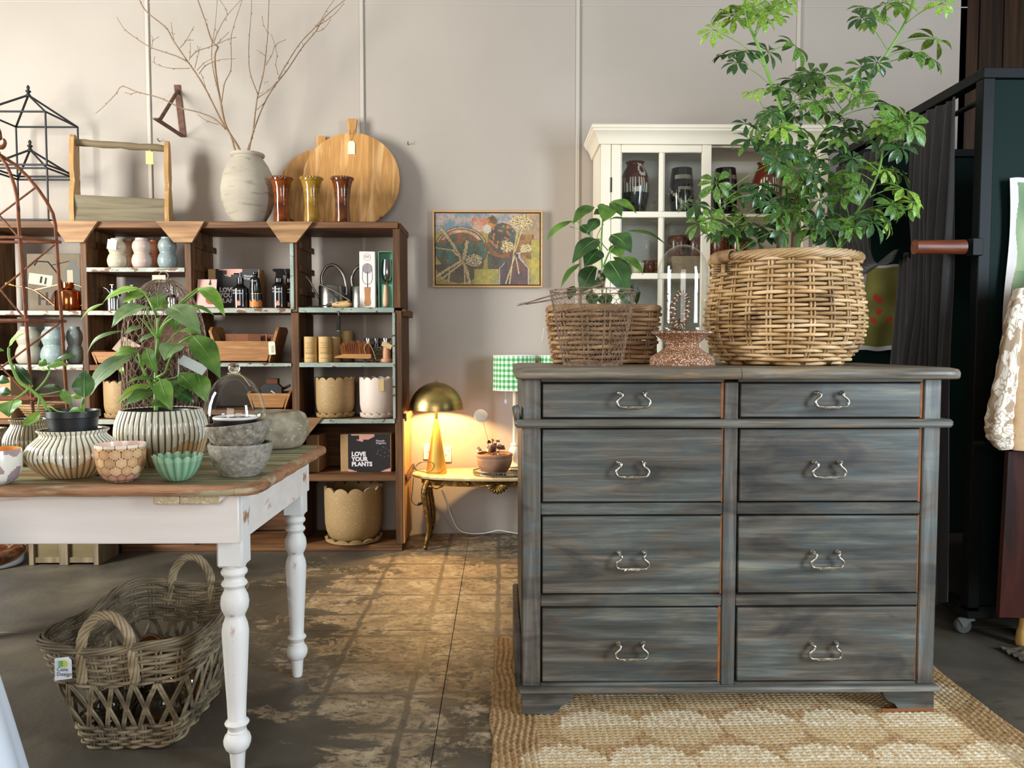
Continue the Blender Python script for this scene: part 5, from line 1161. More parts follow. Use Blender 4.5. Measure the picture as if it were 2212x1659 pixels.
part('back', MB().prism([(-.125, -.02, .0), (.075, -.02, -.005), (.088, -.02, .0), (.088, -.02, .022), (-.07, -.02, .022), (-.12, -.02, .008)], (0, .04, 0)), M('brush_wood', 'b9834a', 'a87440', sc=(4, 30, 30), rough=.5), br_)
bb = MB()
for i in range(34):
    for j in range(6):
        u = -.085+.165*i/33; a = (u)*3.2; l = .075+.012*rnd(-1, 1)-.6*abs(u)**1.6; bb.tube([(u, -.016+.0065*j, .02), (u+sin(a)*l*.35+rnd(-.003, .003), -.02+.008*j, .02+l*.95*cos(a*.4))], [.0022, .0012], 3, caps=False)
part('bristles', bb, M('ginger_bristle', '9a5a2c', '7d4520', 'b8763c', sc=(60, 60, 5), rough=.7), br_, 180, kind='stuff')
part('cord_loop', MB().tube(smoothpts([(.06, -.02, .02), (.05, -.024, .06), (.075, -.024, .085), (.1, -.02, .04), (.115, -.02, -.01)], 6), .0016, 5), MATS['kraft_tag'], br_, 180)
wk = thing('wicker_tray', (AT(808, 770, 4.66).x, 4.66, zF), 'small dark wicker tray of tins behind the brush', 'basket')
for k in range(9): part('weaver', MB().tube([((.115+.002*k)*sup(t, 4)*cos(t), (.08+.002*k)*sup(t, 4)*sin(t), .006+.0095*k+.002*sin(t*14+k*pi)) for t in [2*pi*q/40 for q in range(40)]], .0052, 5, closed=True), WICKG, wk, 180)
for k in range(16):
    t = 2*pi*k/16; part('stake', MB().tube([(.113*sup(t, 4)*cos(t), .078*sup(t, 4)*sin(t), 0), (.132*sup(t, 4)*cos(t), .095*sup(t, 4)*sin(t), .092)], .004, 5), WICKG, wk)
for i, (px, c, m_, lab) in enumerate(((797, (0, 0), CHR, 'small round steel tin in the dark wicker tray, left one'), (816, (0, 0), MATS['tin_black'], 'small dark tin in the dark wicker tray behind the tag'), (835, (0, 0), CHR, 'small steel tin at the right end of the wicker tray'))):
    q = AT(px, 745, 4.64); o = thing('small_tin', (q.x, 4.64, zF+.004), lab, 'tin'); part('body', MB().lathe([(0, 0), (.026, 0), (.026, .1), (.02, .104), (.02, .122), (.028, .122), (.028, .135), (0, .138)], 24), m_, o)
o = thing('wooden_dibber', (AT(836, 783, 4.49).x, 4.49, zF), 'squat wooden spool shaped tool at the right end of the shelf', 'wooden tool')
part('body', MB().lathe(spline_prof([(0, 0), (.034, 0), (.034, .02), (.024, .022), (.024, .06), (.02, .085), (.026, .092), (.026, .105), (.0, .108)], 2), 28), M('rosy_wood', 'c08a68', 'b07a58', sc=(30, 30, 5), rough=.5), o)
part('string', MB().tube(smoothpts([(0, -.01, .108), (.012, -.02, .115), (.02, -.025, .1), (0, -.026, .09), (-.012, -.024, .1)], 5), .0016, 5), MATS['kraft_tag'], o, 180); part('kraft_label', MB().box(-.065, -.005, -.028, -.027, .098, .125, 0, Matrix.Rotation(.4, 4, 'Y') @ Matrix.Translation((0, 0, -.02))), MATS['kraft_tag'], o)

# --- wooden bin of seed packets and the trays
BINW = M('bin_pine', 'a5713e', '8f5e30', 'b98650', sc=(3, 40, 40), det=5, rough=.6, bump=.2, rvar=.1)
def bin_(px0, px1, pyt, zb, Y, depth, lab, h_front=.55, ext=1.0):
    c0, c1 = AT(px0, pyt, Y), AT(px1, pyt, Y); w, h = c1.x-c0.x, (c0.z-zb); t = thing('wooden_bin', ((c0.x+c1.x)/2, Y, zb), lab, 'crate'); i = w*.13
    part('base', MB().box(-w/2+i, w/2-i, 0, depth, 0, .012, .002), BINW, t)
    for s in (-1, 1):
        out = [(s*(w/2-i), 0, 0), (s*(w/2-i), depth, 0), (s*(w/2), depth, h*.9), (s*(w/2), depth*.85, h), (s*(w/2), depth*.15, h), (s*(w/2), 0, h*.88)]
        part('end_board', MB().prism(out, (-s*.016, 0, 0)), BINW, t)
    for y, hh in ((0, h*h_front), (depth-.012, h*h_front)):
        k = hh/h; part('front_board', MB().prism([(-w/2+i+.008, y, .0), (w/2-i-.008, y, .0), (w/2-i+i*k-.012, y, hh), (-w/2+i-i*k+.012, y, hh)], (0, .012, 0)), BINW, t)
    return t, w, h
bt, w, h = bin_(450, 600, 706, SZ(784), 4.49, .22, 'flared wooden bin filled with brown seed packets', .6)
PKT = M('brown_packet', '6a3a20', '7d4a2a', '5a2f18', sc=(8, 8, 8), rough=.6, rvar=.25)
for k in range(9):
    x = -w*.22+w*.44*k/8; o = solo('seed_packet', MB().box(-.036, .036, -.004, .004, 0, .15, .001), PKT, (bt.location.x+x, 4.49+.07+.045*(k % 3), SZ(784)+.018), 'brown seed packet, %s from the left in the flared wooden bin' % ('first', 'second', 'third', 'fourth', 'fifth', 'sixth', 'seventh', 'eighth', 'ninth')[k], 'packet', 'seed packets in the flared bin', rz=rnd(-.3, .3)); o.rotation_euler = (rnd(-.12, .05), rnd(-.10, .10), rnd(-.3, .3))
q = AT(587, 752, 4.46); o = thing('price_tag', (q.x, 4.465, q.z), 'cream price tag tied to the flared wooden bin', 'tag'); part('card', MB().prism([(-.018, 0, -.038), (.020, 0, -.036), (.017, 0, .030), (.010, 0, .038), (-.014, 0, .038), (-.021, 0, .030)], (0, .0012, 0)), MATS['paper_cream'], o); part('string', MB().tube([(-.004, -.001, .03), (.0, .01, .062)], .0015, 4), MATS['kraft_tag'], o)
for i in range(3): part('ink_line', MB().box(.0+.006*i-.002, .002+.006*i-.002, -.0006, .0006, -.026, .016, 0), PRG, o)
bin_(533, 627, 846, SZ(886), 4.50, .24, 'shallow flared wooden tray below the seed packet bin', .9)
q = AT(588, 860, 4.6); o = thing('patterned_pouch', (q.x, 4.58, SZ(886)+.0135), 'black pouch with a white chevron standing in the shallow tray', 'pouch'); part('pouch', MB().prism([(-.06, 0, 0), (.06, 0, 0), (.062, .0, .11), (.04, 0, .13), (-.04, 0, .13), (-.062, 0, .11)], (0, .04, 0)), M('pouch_black', '1c1b1f', rough=.5), o); part('chevron', MB().tube([(.0, -.001, .09), (.045, -.001, .06), (.01, -.001, .03)], .004, 4), MATS['print_white'], o); part('dot', MB().lathe([(0, -.001), (.008, -.001), (.008, .001), (0, .001)], 12, ax=Matrix.Translation((.015, -.0005, .06)) @ Matrix.Rotation(pi/2, 4, 'X')), MATS['print_white'], o)
for i, (px, a, lab) in enumerate(((612, .9, 'dark wooden utensil slanting out of the shallow tray'), (575, -.3, 'brown wooden box of cards standing in the shallow tray'))):
    q = AT(px+(-8 if i == 0 else 13), 850, 4.66)
    if i == 0: solo('wooden_utensil', MB().tube([(-.08, 0, 0), (.0, 0, .05), (.07, .0, .09)], [.005, .006, .009], 8), M('dark_wood', '4a2c1a', rough=.6), (q.x, 4.64, SZ(886)+.045), lab, 'utensil')
    else: solo('card_box', MB().box(-.035, .035, 0, .04, 0, .16, .003), M('box_brown', '6a4020', rough=.7), (q.x, 4.66, SZ(886)+.0135), lab, 'box')
tb, w, h = bin_(196, 285, 757, SZ(788), 4.47, .22, 'shallow wooden tray with paper cards behind the left plant', .9)
q = AT(252, 745, 4.5); o = solo('paper_card', MB().box(-.06, .06, -.001, .001, 0, .10, 0), M('card_buff', 'b59a84', rough=.8), (q.x, 4.55, SZ(788)+.06), 'buff paper card leaning in the shallow left tray', 'card'); o.rotation_euler = (-.5, .5, 0)

c0 = AT(-10, 815, 4.52); c1 = AT(22, 815, 4.52)
solo('tan_carton', MB().box(0, c1.x-c0.x, 0, .2, 0, c0.z-SZ(906), .002), MATS['kraft_board'], (c0.x, 4.52, SZ(906)), 'tan carton at the left end of the low shelf behind the rusty obelisk', 'box')
q = AT(96, 900, 4.58); cb_ = thing('coiled_bowl', (q.x, 4.58, SZ(906)), 'dark coiled cane bowl on the low left shelf behind the small round leaved plant', 'bowl')
for k in range(6):
    rr = .085+.009*k; part('coil', MB().tube([(rr*cos(t), rr*sin(t), .008+.0145*k) for t in [2*pi*q_/40 for q_ in range(40)]], .008, 6, closed=True), WICKD, cb_, 180)
part('base', MB().lathe([(0, 0), (.08, 0), (.08, .008), (0, .008)], 28), WICKD, cb_)
# ------------------------------------------------------------ on top of the bookshelf
TZ = 1.909
BLKM = M('cage_iron', '2a2a2c', rough=.55, metal=.5)
def cage(z0, ze, za, fin, lab):
    t = thing('wire_cage', (-2.762, 4.61, z0), lab, 'wire lantern'); a, b = .185, .155; r = .006; C = [(-a, -b), (a, -b), (a+.012, b), (-a+.012, b)]
    for i in range(4):
        p, q = C[i], C[(i+1) % 4]; part('post', MB().tube([(*p, .004), (*p, ze-z0)], r, 6), BLKM, t)
        part('bottom_rail', MB().tube([(*p, .005), (*q, .005)], r, 6), BLKM, t); part('eave_rail', MB().tube([(*p, ze-z0), (*q, ze-z0)], r, 6), BLKM, t); part('roof_rib', MB().tube([(*p, ze-z0), (0, 0, za-z0)], r, 6), BLKM, t)
    zz = za-z0
    part('finial', MB().lathe([(0, zz-.012), (.012, zz-.008), (.014, zz), (.008, zz+.008), (.007, zz+.012), (.014, zz+.018), (.015, zz+.024), (.007, zz+.03), (.006, zz+.034), (.009, zz+.04), (.009, zz+.046), (.004, zz+.056), (0, zz+.058)], 14), BLKM, t); return t
cage(TZ, 2.205, 2.345, 0, 'lower black wire house cage on top of the bookshelf'); cage(2.2185, 2.52, 2.66, 0, 'upper black wire house cage stacked on the lower one')
# tool caddy
TCG = M('caddy_olive', '5f5340', '72664e', '7e725a', sc=(3, 40, 40), det=5, rough=.65, bump=.2, dist=.8); TCP = M('caddy_pine', 'b88f5c', 'a87e4a', 'c8a06e', sc=(40, 40, 3), det=5, rough=.6, bump=.15)
tc_ = thing('tool_caddy', (-2.235, 4.62, TZ), 'wooden tool caddy with a round handle on top of the bookshelf', 'tool caddy', rz=.27)
Lc, Wc = .50, .17
for s in (-1, 1):
    x = s*Lc/2-.012
    pr = [(-.085, 0), (.085, 0), (.085, .16), (.05, .24), (.075, .30), (.06, .40), (.045, .48), (.02, .505), (-.02, .505), (-.045, .48), (-.06, .40), (-.075, .30), (-.05, .24), (-.085, .16)]
    part('end_board', MB().prism([(x, p.x, max(0, p.y)) for p in smoothpts([(a, b, 0) for a, b in pr], 2, True)], (.024, 0, 0)), TCP, tc_)
for y in (-.084, .066): part('side_board', MB().box(-Lc/2+.012, Lc/2-.012, y, y+.018, 0, .152, .002), TCG, tc_)
part('base', MB().box(-Lc/2+.012, Lc/2-.012, -.066, .066, 0, .015, .001), TCG, tc_)
part('handle', MB().tube([(-Lc/2+.01+(Lc-.02)*k/10, .003*sin(k*2), .465+.002*sin(k*1.7)) for k in range(11)], [.020+.002*sin(k*2.3) for k in range(11)], 12), M('dowel_grey', '6a5a40', '7d6c50', sc=(3, 40, 40), rough=.7, bump=.3), tc_, 60)
part('price_tag', MB().box(.135, .175, -.03, -.029, .36, .435, 0).tube([(.155, -.028, .435), (.16, -.005, .475)], .001, 4), M('tag_yellow', 'd4c483', rough=.8), tc_)
# jar with branches
JAR = M('weathered_jar', '9f9484', 'afa493', sc=(4, 4, 9), rough=.85, bump=.3, bsc=(40, 40, 60), wear='8f8272', wsc=(9, 9, 34), wlo=.58, whi=.66)
jq = AT(537, 470, 4.60)
jp = [(0, 0), (.084, 0), (.09, .008), (.128, .075), (.146, .13), (.1475, .134), (.148, .138), (.1535, .175), (.1545, .18), (.154, .2), (.1525, .225), (.1505, .229), (.150, .233), (.14, .29), (.1375, .293), (.137, .297), (.115, .345), (.09, .382), (.083, .389), (.083, .393), (.094, .398), (.098, .406), (.095, .414), (.084, .415), (.078, .4), (.08, .37), (.1, .3), (0, .28)]
jar = solo('pottery_jar', MB().lathe(jp, 56), JAR, (jq.x, 4.60, TZ), 'large weathered whitish pottery jar holding bare branches', 'jar', smooth=50)
BR = '''1170 1540 1120 1410 1075 1260 1000 1150 850 850 760 700 690 600 540 380 470 260 300 120 230 20 215 -40|11
1180 1540 1165 1410 1040 1200 990 1000 940 700 930 520 955 440 900 380 840 200 755 -40|12
1000 1010 935 760 900 560 905 400 930 250 955 -40|6
990 970 1020 780 1080 640 1080 370 1110 230 1195 -30|6
920 390 960 290 1040 150 1190 -20|5
1045 140 1030 80 960 -20|4
690 590 580 530 460 490 320 440 180 350 80 270 10 160|6
690 640 520 640 400 610 360 580 365 530|4
780 690 850 610 980 560 1120 550|5
760 660 830 590 900 550|4
700 540 760 480 880 440 980 400 1060 365 1130 350|5
600 450 660 380 720 270 735 250|4
660 380 690 378 730 375|3
545 370 530 300 520 210|4
530 320 555 315|3
690 560 700 480 698 400|4
740 640 770 520 790 440|4
800 690 815 730 845 830|4
780 500 765 430|3
1030 1210 920 1110 770 1050 610 1010 420 920 200 860 60 810 0 880 -100 985 -190 1065|7
960 1165 850 1130 765 1070|4
200 862 140 880 85 865|4
1210 1540 1235 1415 1280 1270 1310 1030 1330 900 1380 700 1400 560 1415 420 1425 280 1437 -30|9
1330 880 1260 690 1245 500 1255 300 1270 100 1272 -40|6
1215 1540 1250 1400 1300 1200 1400 950 1500 790 1610 650 1750 440 1870 300 1960 160 2170 -20|9
1520 740 1600 600 1730 400 1900 220 1980 90 2060 -20|6
1320 1030 1400 955|5
1340 910 1440 840 1510 760|6
1405 610 1460 520 1500 420 1595 370|4
1520 700 1500 600 1510 520 1490 420 1455 320|4
1400 525 1360 490 1320 470|4
1420 300 1385 230 1370 150|3
1870 300 1950 270 2015 180|4
1880 250 2030 150 2140 30|5
1610 600 1620 585|3
1390 780 1430 760|3
1350 880 1385 860|3
340 440 350 380 405 345|3
355 380 335 335|3
1760 440 1745 395|3
1045 195 1020 190|3
930 430 990 370 1060 300|4
470 270 465 235|3
860 190 820 160|3
80 270 60 245|3'''
br = thing('bare_branches', (jq.x, 4.60, TZ+.30), 'bare budding branches standing in the pottery jar', 'branches'); bo = Vector((jq.x, 4.60, TZ+.30))
TWIG = M('twig_bark', '7a6048', '94785c', sc=(30, 30, 30), rough=.8, bump=.3)
random.seed(5)
for ln in BR.split('\n'):
    c, r = ln.split('|'); v = list(map(float, c.split())); pts = list(zip(v[::2], v[1::2])); yo = rnd(-.06, .06); n0 = len(pts)
    inj = pts[0][1] > 1500
    P3 = []
    for k, (x, y) in enumerate(pts):
        f = max(0, min(1, (1420-y)/900)); P3.append(AT(250+x/4.337, y/4.337, 4.60+(yo*f if inj else 0)+.02*sin(y*.006))-bo)
    if inj: P3[0] = Vector((P3[0].x*.3, 0, .0))
    sm = smoothpts(P3, 5); n = len(sm); rr = float(r)/4.337/F*4.6*.5*1.9
    mb = MB().tube(sm, [max(.0016, rr*(1-.62*i/n)) for i in range(n)], 6)
    for i in range(4, n-2, 5):
        if rr > .0015: d_ = (sm[i+1]-sm[i]).normalized(); s = Vector((d_.z, 0, -d_.x))*(1 if i % 2 else -1); mb.tube([sm[i], sm[i]+d_*.012+s*.008], [.0026, .0012], 4)
    part('branch' if inj else 'twig', mb, TWIG, br, 180)
# three beaded vases
def beaded(px, c, lab):
    q = AT(px, 470, 4.52); t = thing('beaded_vase', (q.x, 4.52, TZ), lab, 'vase'); h = .252
    mt = M('amber_glaze_'+c[0], c[0], c[1], c[2], sc=(9, 9, 14), det=4, rough=.10, coat=.5, bump=.25, bsc=(26, 26, 30))
    part('body', MB().lathe(spline_prof([(0, 0), (.042, 0), (.046, .006), (.043, .05), (.0415, .11), (.044, .17), (.054, .22), (.061, .242), (.062, h), (.055, h), (.05, .22), (.038, .12), (0, .1)], 4), 36, fn=lambda th, r, z, i: (r*(1+.012*sin(4*th+z*40)), z)), mt, t, 60)
    bd = MB()
    for k in range(22): a = 2*pi*k/22; bd.ball((.060*cos(a), .060*sin(a), h+.002), .0082, 8)
    part('beaded_rim', bd, mt, t, 60)
beaded(609, ('4a2008', '7a3a10', '2f1406'), 'brown beaded rim vase beside the pottery jar'); beaded(674, ('86601a', '9c762a', '664810'), 'mustard yellow beaded rim vase between the two brown ones'); beaded(740, ('43200c', '6a3614', '2c1408'), 'dark brown beaded rim vase in front of the big round board')
# round boards
def round_board(px, py, rpx, Y, lab, ns, handle, seed):
    random.seed(seed); q = AT(px, py, Y); r = rpx/F*Y; t = thing('round_board', (q.x, Y-.02, TZ), lab, 'cutting board'); t.rotation_euler = (-.12, 0, rnd(-.02, .02))
    xs = [-1]+sorted([-1+2*(k+rnd(-.2, .2))/ns for k in range(1, ns)])+[1]
    for a, b in zip(xs, xs[1:]):
        top = []; m = 12
        A = [(x*r, r+r*sqrt(max(0, 1-x*x))) for x in [a+(b-a)*k/m for k in range(m+1)]]; B = [(x*r, r-r*sqrt(max(0, 1-x*x))) for x in [b+(a-b)*k/m for k in range(m+1)]]
        pl_ = [p for p in A+B]; out = []
        for p in pl_:
            if not out or (abs(p[0]-out[-1][0])+abs(p[1]-out[-1][1])) > 1e-5: out.append(p)
        if abs(out[0][0]-out[-1][0])+abs(out[0][1]-out[-1][1]) < 1e-5: out.pop()
        part('plank', MB().prism([(x, 0, z) for x, z in out], (0, .022, 0)), M('board_pine', 'c79458', 'b07e44', 'd8aa72', sc=(26, 26, 3), det=6, dist=.6, rough=.5, bump=.12, wear='5f3a1c', wsc=(9, 9, 5), wlo=.70, whi=.74, rvar=.16), t)
    hw, hh = handle; zt3 = 2*r-.01; part('handle', MB().prism([(-hw*.7, .0, zt3), (hw*.7, 0, zt3), (hw, 0, zt3+hh), (-hw, 0, zt3+hh)], (0, .022, 0)), MATS['board_pine'], t)
    return t, r
rb, r = round_board(757, 375, 104, 4.735, 'large round pine board with a short handle leaning on the wall', 6, (.03, .10), 3); round_board(690, 391, 88, 4.795, 'smaller darker round board behind the large one', 4, (.03, .09), 8)
part('tag_string', MB().tube([(-.016, -.002, 2*r+.02), (-.004, -.004, 2*r-.055), (.016, -.002, 2*r+.02)], .0012, 4), MATS['kraft_tag'], rb)
part('price_tag', MB().prism([(-.022, -.004, 2*r-.135), (.022, -.004, 2*r-.135), (.022, -.004, 2*r-.066), (.012, -.004, 2*r-.052), (-.012, -.004, 2*r-.052), (-.022, -.004, 2*r-.066)], (0, .0012, 0)), MATS['paper_cream'], rb)
# rusty wall bracket
RUST = M('rust_brown', '4a3026', '5f4034', '6f4f40', sc=(30, 30, 30), rough=.75, bump=.3)
p0, p1 = AT(383, 184, WY), AT(396, 296, WY); bk = thing('wall_bracket', (p1.x, WY, p1.z), 'rusty iron shelf bracket fixed to the wall behind the branches', 'bracket'); dz = p0.z-p1.z; dx = p0.x-p1.x
part('wall_bar', MB().prism([(dx-.018, 0, dz), (dx+.018, 0, dz), (.018, 0, 0), (-.018, 0, 0)], (0, -.008, 0)), RUST, bk); part('arm', MB().box(-.016, .016, -.385, 0, -.002, .006, .001), RUST, bk); part('brace', MB().tube([(dx*.85, -.006, dz*.88), (0, -.33, .006)], .011, 7), RUST, bk)
# ------------------------------------------------------------ white table in front
TT = .832
WHP = M('white_milk_paint', 'e2d5cc', 'ebe1d9', sc=(2.5, 14, 22), det=5, rough=.55, bump=.1, wear='b98a72', wsc=(2.2, 12, 30), wlo=.63, whi=.76)
WHV = M('white_paint_leg', 'ddd8d2', 'e8e4df', sc=(12, 12, 3), det=5, rough=.5, wear='a87a5c', wsc=(14, 14, 12), wlo=.63, whi=.70)
TOPW = M('weathered_top', '525a49', '8f8a66', 'c6b68c', sc=(1.8, 30, 22), det=9, nr=.65, lo=.36, hi=.66, dist=.6, rough=.55, bump=.35, wear='7d5530', wsc=(2.0, 16, 10), wlo=.53, whi=.60, rvar=.12)
EDGW = M('worn_edge_wood', '8a5c40', 'a57654', '64462f', sc=(4, 9, 60), det=8, nr=.62, rough=.65, bump=.6, wear='a89c7c', wsc=(5, 9, 30), wlo=.55, whi=.63)
tb = thing('painted_table', (-1.48, 2.42, 0), 'white painted table with turned legs and a weathered plank top in the foreground', 'table')
O = Vector((-1.48, 2.42, 0)); xR, xL, yF, yB = -.640-O.x, -2.33-O.x, 2.0-O.y, 2.845-O.y
npl = 6; pwid = (yB-yF-.05)/npl
for k in range(npl):
    y0, y1 = yF+.026+pwid*k, yF+.026+pwid*(k+1); x1 = xR-.028
    part('plank', MB().box(xL, x1, y0+.0012, y1-.0012, .806, TT+rnd(-.0012, .0006), .003), TOPW, tb)
def edge_strip(pts_):
    mb = MB(); pr = [(0, .806), (.026, .806), (.031, .812), (.032, .822), (.028, .829), (.018, .832), (0, .832)]
    m = len(pr)
    for (x, y, nx, ny) in pts_:
        for d_, z in pr: mb.v.append((x+nx*d_, y+ny*d_, z))
    for i in range(len(pts_)-1):
        for k in range(m): mb.f.append((i*m+k, i*m+(k+1) % m, (i+1)*m+(k+1) % m, (i+1)*m+k))
    mb.f += [tuple(range(m)), tuple((len(pts_)-1)*m+k for k in range(m))[::-1]]; return mb
n = 24; fr = []
for k in range(n+1):
    x = xL+(xR-.055-xL)*k/n; w = .0035*sin(k*1.9)+.002*sin(k*4.1); fr.append((x, yF+.027+w, 0, -1))
part('worn_front_edge', edge_strip(fr), EDGW, tb, 50)
rt = [(xR-.055, yF+.027, 0, -1), (xR-.040, yF+.030, .5, -.87), (xR-.032, yF+.042, .87, -.5)]+[(xR-.029+.002*sin(k*2.1), yF+.06+(yB-yF-.12)*k/16, 1, 0) for k in range(17)]+[(xR-.032, yB-.045, .87, .5), (xR-.045, yB-.03, .5, .87), (xR-.07, yB-.026, 0, 1)]
part('worn_end_edge', edge_strip(rt), EDGW, tb, 50)
part('worn_back_edge', edge_strip([(xL+(xR-.07-xL)*k/6, yB-.026, 0, 1) for k in range(7)][::-1]), EDGW, tb, 50)
aF, aR, aB = 2.055-O.y, -.706-O.x, 2.79-O.y
part('apron_front', MB().box(xL+.06, aR, aF, aF+.024, .667, .806, .003), WHP, tb)
part('apron_end', MB().box(aR-.024, aR-.0005, aF+.024, aB, .667, .806, .003), WHP, tb)
part('apron_back', MB().box(xL+.06, aR, aB, aB+.024, .667, .806, .003), WHP, tb)
part('apron_end', MB().box(xL+.06, xL+.084, aF+.024, aB, .667, .806, .003), WHP, tb)
c0, c1 = XA(338, 2.04, 1080)-O.x, XA(478, 2.04, 1080)-O.x
for u0, u1 in ((c0, c0+(c1-c0)*.4), (c0+(c1-c0)*.405, c1)): part('exposed_end_grain', MB().box(u0, u1, aF-.036, aF+.004, .781, .8055, .003), M('pale_end_grain', 'dccaa6', 'b39e78', 'e8dabc', sc=(40, 40, 90), det=4, dist=2.5, rough=.8, bump=.5), tb)
part('white_chip', MB().prism([(c1, aF-.03, .8055), (c1+.022, aF-.03, .8055), (c1, aF-.03, .786)], (0, .03, 0)), WHP, tb)
legp = [(.004, 0), (.016, .0), (.0185, .012), (.0215, .058), (.023, .064), (.026, .066), (.032, .073), (.0365, .085), (.0375, .096), (.034, .108), (.028, .115), (.0255, .118), (.0265, .121), (.024, .126), (.027, .136), (.032, .141), (.0335, .145), (.031, .149), (.0265, .153), (.0245, .158), (.0265, .21), (.031, .29), (.035, .37), (.0365, .405), (.034, .425), (.0275, .443), (.0265, .45), (.029, .455), (.036, .470), (.0385, .488), (.036, .506), (.029, .52), (.0265, .526), (.0275, .53), (.033, .535), (.0355, .54), (.033, .546), (.028, .551), (.0265, .556), (.029, .563), (.0345, .568), (.036, .574), (.0335, .580), (.027, .588)]
legp = [(r, z) for r, z in legp]
LEG = mesh('leg', MB().lathe([(0, 0)]+legp+[(0, .589)], 28).box(-.036, .036, -.036, .036, .592, .80, .006).lathe([(.0, .586), (.030, .586), (.036, .600), (.0, .600)], 28), WHV, 40)
for (x, y) in ((aR-.036, aF+.062), (aR-.036, aB-.04), (xL+.11, aF+.062), (xL+.11, aB-.04)):
    o = obj('leg', LEG, tb); o.location = (x, y, 0)
# ---------- pots on the table
def tab(px, pyf, rb):  # centre from the front foot of the base on the table top
    p = ONZ(px, pyf, TT); Y = p.y+rb; return Vector((XA(px, Y, 950), Y, TT))
def ribbed(px, pyf, wpx, pyt, prof, nr, lab, dark=False, inner=.7, pal=None):
    """prof in units of (belly radius, height)"""
    c = tab(px, pyf, wpx*.5/F*2.2*.7); r = wpx*.5/F*c.y; h = ZA(pyt, c.y, px)-TT
    pr = spline_prof([(a*r, b*h) for a, b in prof], 5); pr = [(0, 0)]+pr
    no = len(pr); outer = list(pr); rimr = pr[-1][0]; pr += [(rimr-.003, h*1.01)]+[(q_-.0085, z_) for q_, z_ in outer[::-1][1:] if z_ > h*.30]+[(0, h*.29)]
    A, B, C, D = pal or ('e2dac6', '55523c', '96693a', 'cbb088')
    def fn(th, rr, z, i):
        if 0 < i < no+1: rr = rr*(1+.028*abs(sin(th*nr/2))**.7-.014)
        return (rr, z)
    def cf(th, z, i):
        rid = abs(sin(th*nr/2)); t = z/h
        edge = .40+.10*sin(th*2+1)+.06*sin(th*7)+.05*rid
        if i >= no+1: return lin('3a3226')[:3]
        if t > edge: return mixc(B, A, max(0, min(1, (rid-.18)*2.2)))
        return mixc(C, D, max(0, min(1, (rid-.2)*1.6)))
    if dark: A, B, C, D = '8f8468', '3a3424', '54402a', '7a6444'
    return solo('ribbed_pot', MB().lathe(pr, nr*8, fn=fn, cf=cf), MC('ribbed_glaze', rough=.16, coat=.5, spec=.6), c, lab, 'pot', smooth=70), c, r, h
PA = [(.55, 0), (.62, .01), (.82, .16), (.97, .36), (1.0, .5), (.93, .66), (.78, .80), (.70, .87), (.69, .92), (.74, .97), (.75, 1)]
PB_ = [(.70, 0), (.74, .01), (.87, .18), (.97, .42), (1.0, .58), (.97, .78), (.90, .94), (.87, 1)]
potA, ca, ra, ha = ribbed(159, 1037, 184, 927, PA, 44, 'squat ribbed green and cream glazed pot with a black nursery pot in it')
potB, cb, rb_, hb_ = ribbed(350, 1010, 186, 884, PB_, 46, 'larger upright ribbed glazed pot holding the tall broad leaved plant')
ribbed(66, 1008, 104, 905, PA, 40, 'darker ribbed brown pot behind the squat green and cream one', dark=True)
ribbed(-22, 992, 84, 925, PA, 36, 'dark green ribbed pot at the far left edge of the table', dark=True, pal=('5f7058', '26301f', '3a3a28', '55583c'))
# cups and bowls
def cupmesh(r, h, mat, nm, lab, c, colf=None, pr=None, fn=None, seg=96):
    pr = pr or spline_prof([(0, 0), (r*.42, 0), (r*.5, h*.03), (r*.72, h*.12), (r*.9, h*.34), (r*.97, h*.62), (r, h)], 6)
    inn = [(r*.955, h), (r*.91, h*.6), (r*.7, h*.2), (0, h*.12)]
    return solo(nm, MB().lathe(pr+inn, seg, fn=fn, cf=colf), mat, c, lab, 'cup', smooth=60)
c = tab(260, 1043, .028); r = 51/F*c.y; h = ZA(957, c.y)-TT
def honey(th, z, i):
    if i > 30: return lin('e2c4b4')[:3]
    u = th*r/.0302; v = z/.0262; row = math.floor(v/.86); best = 9; b2 = 9; key = 0
    for rr_ in (row-1, row, row+1):
        for cc in range(int(u)-1, int(u)+3):
            cx = cc+(.5 if rr_ % 2 else 0); d_ = sqrt((u-cx)**2+(v-rr_*.86-.43)**2)
            if d_ < best: b2 = best; best = d_; key = cc*7+rr_*13
            elif d_ < b2: b2 = d_
    e = b2-best
    if e < .055: return lin('5f3c30')[:3]
    if z > h*.93: return lin('e6d8c4')[:3]
    q = (sin(key*12.9)*43758.5) % 1; base = mixc('b98a5e', 'd9b488', q) if z > h*.25 else mixc('b57a64', 'd0a48c', q)
    return mixc(base, 'e6d2b0', max(0, min(1, (e-.45)*.5)))
pr = spline_prof([(0, 0), (r*.42, 0), (r*.5, h*.03), (r*.72, h*.12), (r*.9, h*.34), (r*.97, h*.62), (r, h)], 6)
prd = []
for (a, b), (a2, b2) in zip(pr, pr[1:]): prd += [(a, b), ((a+a2)/2, (b+b2)/2)]
prd.append(pr[-1])
def honeycup():
    mb = MB(); inn = [(r*.955, h), (r*.91, h*.6), (r*.7, h*.2), (0, h*.12)]; no = len(prd)
    def cf(th, z, i): return honey(th, z, 0 if i < no-1 else 99)
    mb.lathe(prd+inn, 220, cf=cf); return mb
solo('honeycomb_cup', honeycup(), MC('honey_glaze', rough=.22, coat=.4), c, 'pink and tan ceramic cup with a honeycomb pattern', 'cup', smooth=60)
c = tab(-16, 1049, .03); r2 = 54/F*c.y; h2 = ZA(970, c.y, 100)-TT
def spots(th, z, i):
    if i > 34: return lin('d9924a')[:3]
    v = mnoise.noise((cos(th)*2.2+3, sin(th)*2.2, z*26)); return lin('a08a8c' if v > .14 else 'e4ddd0')[:3]
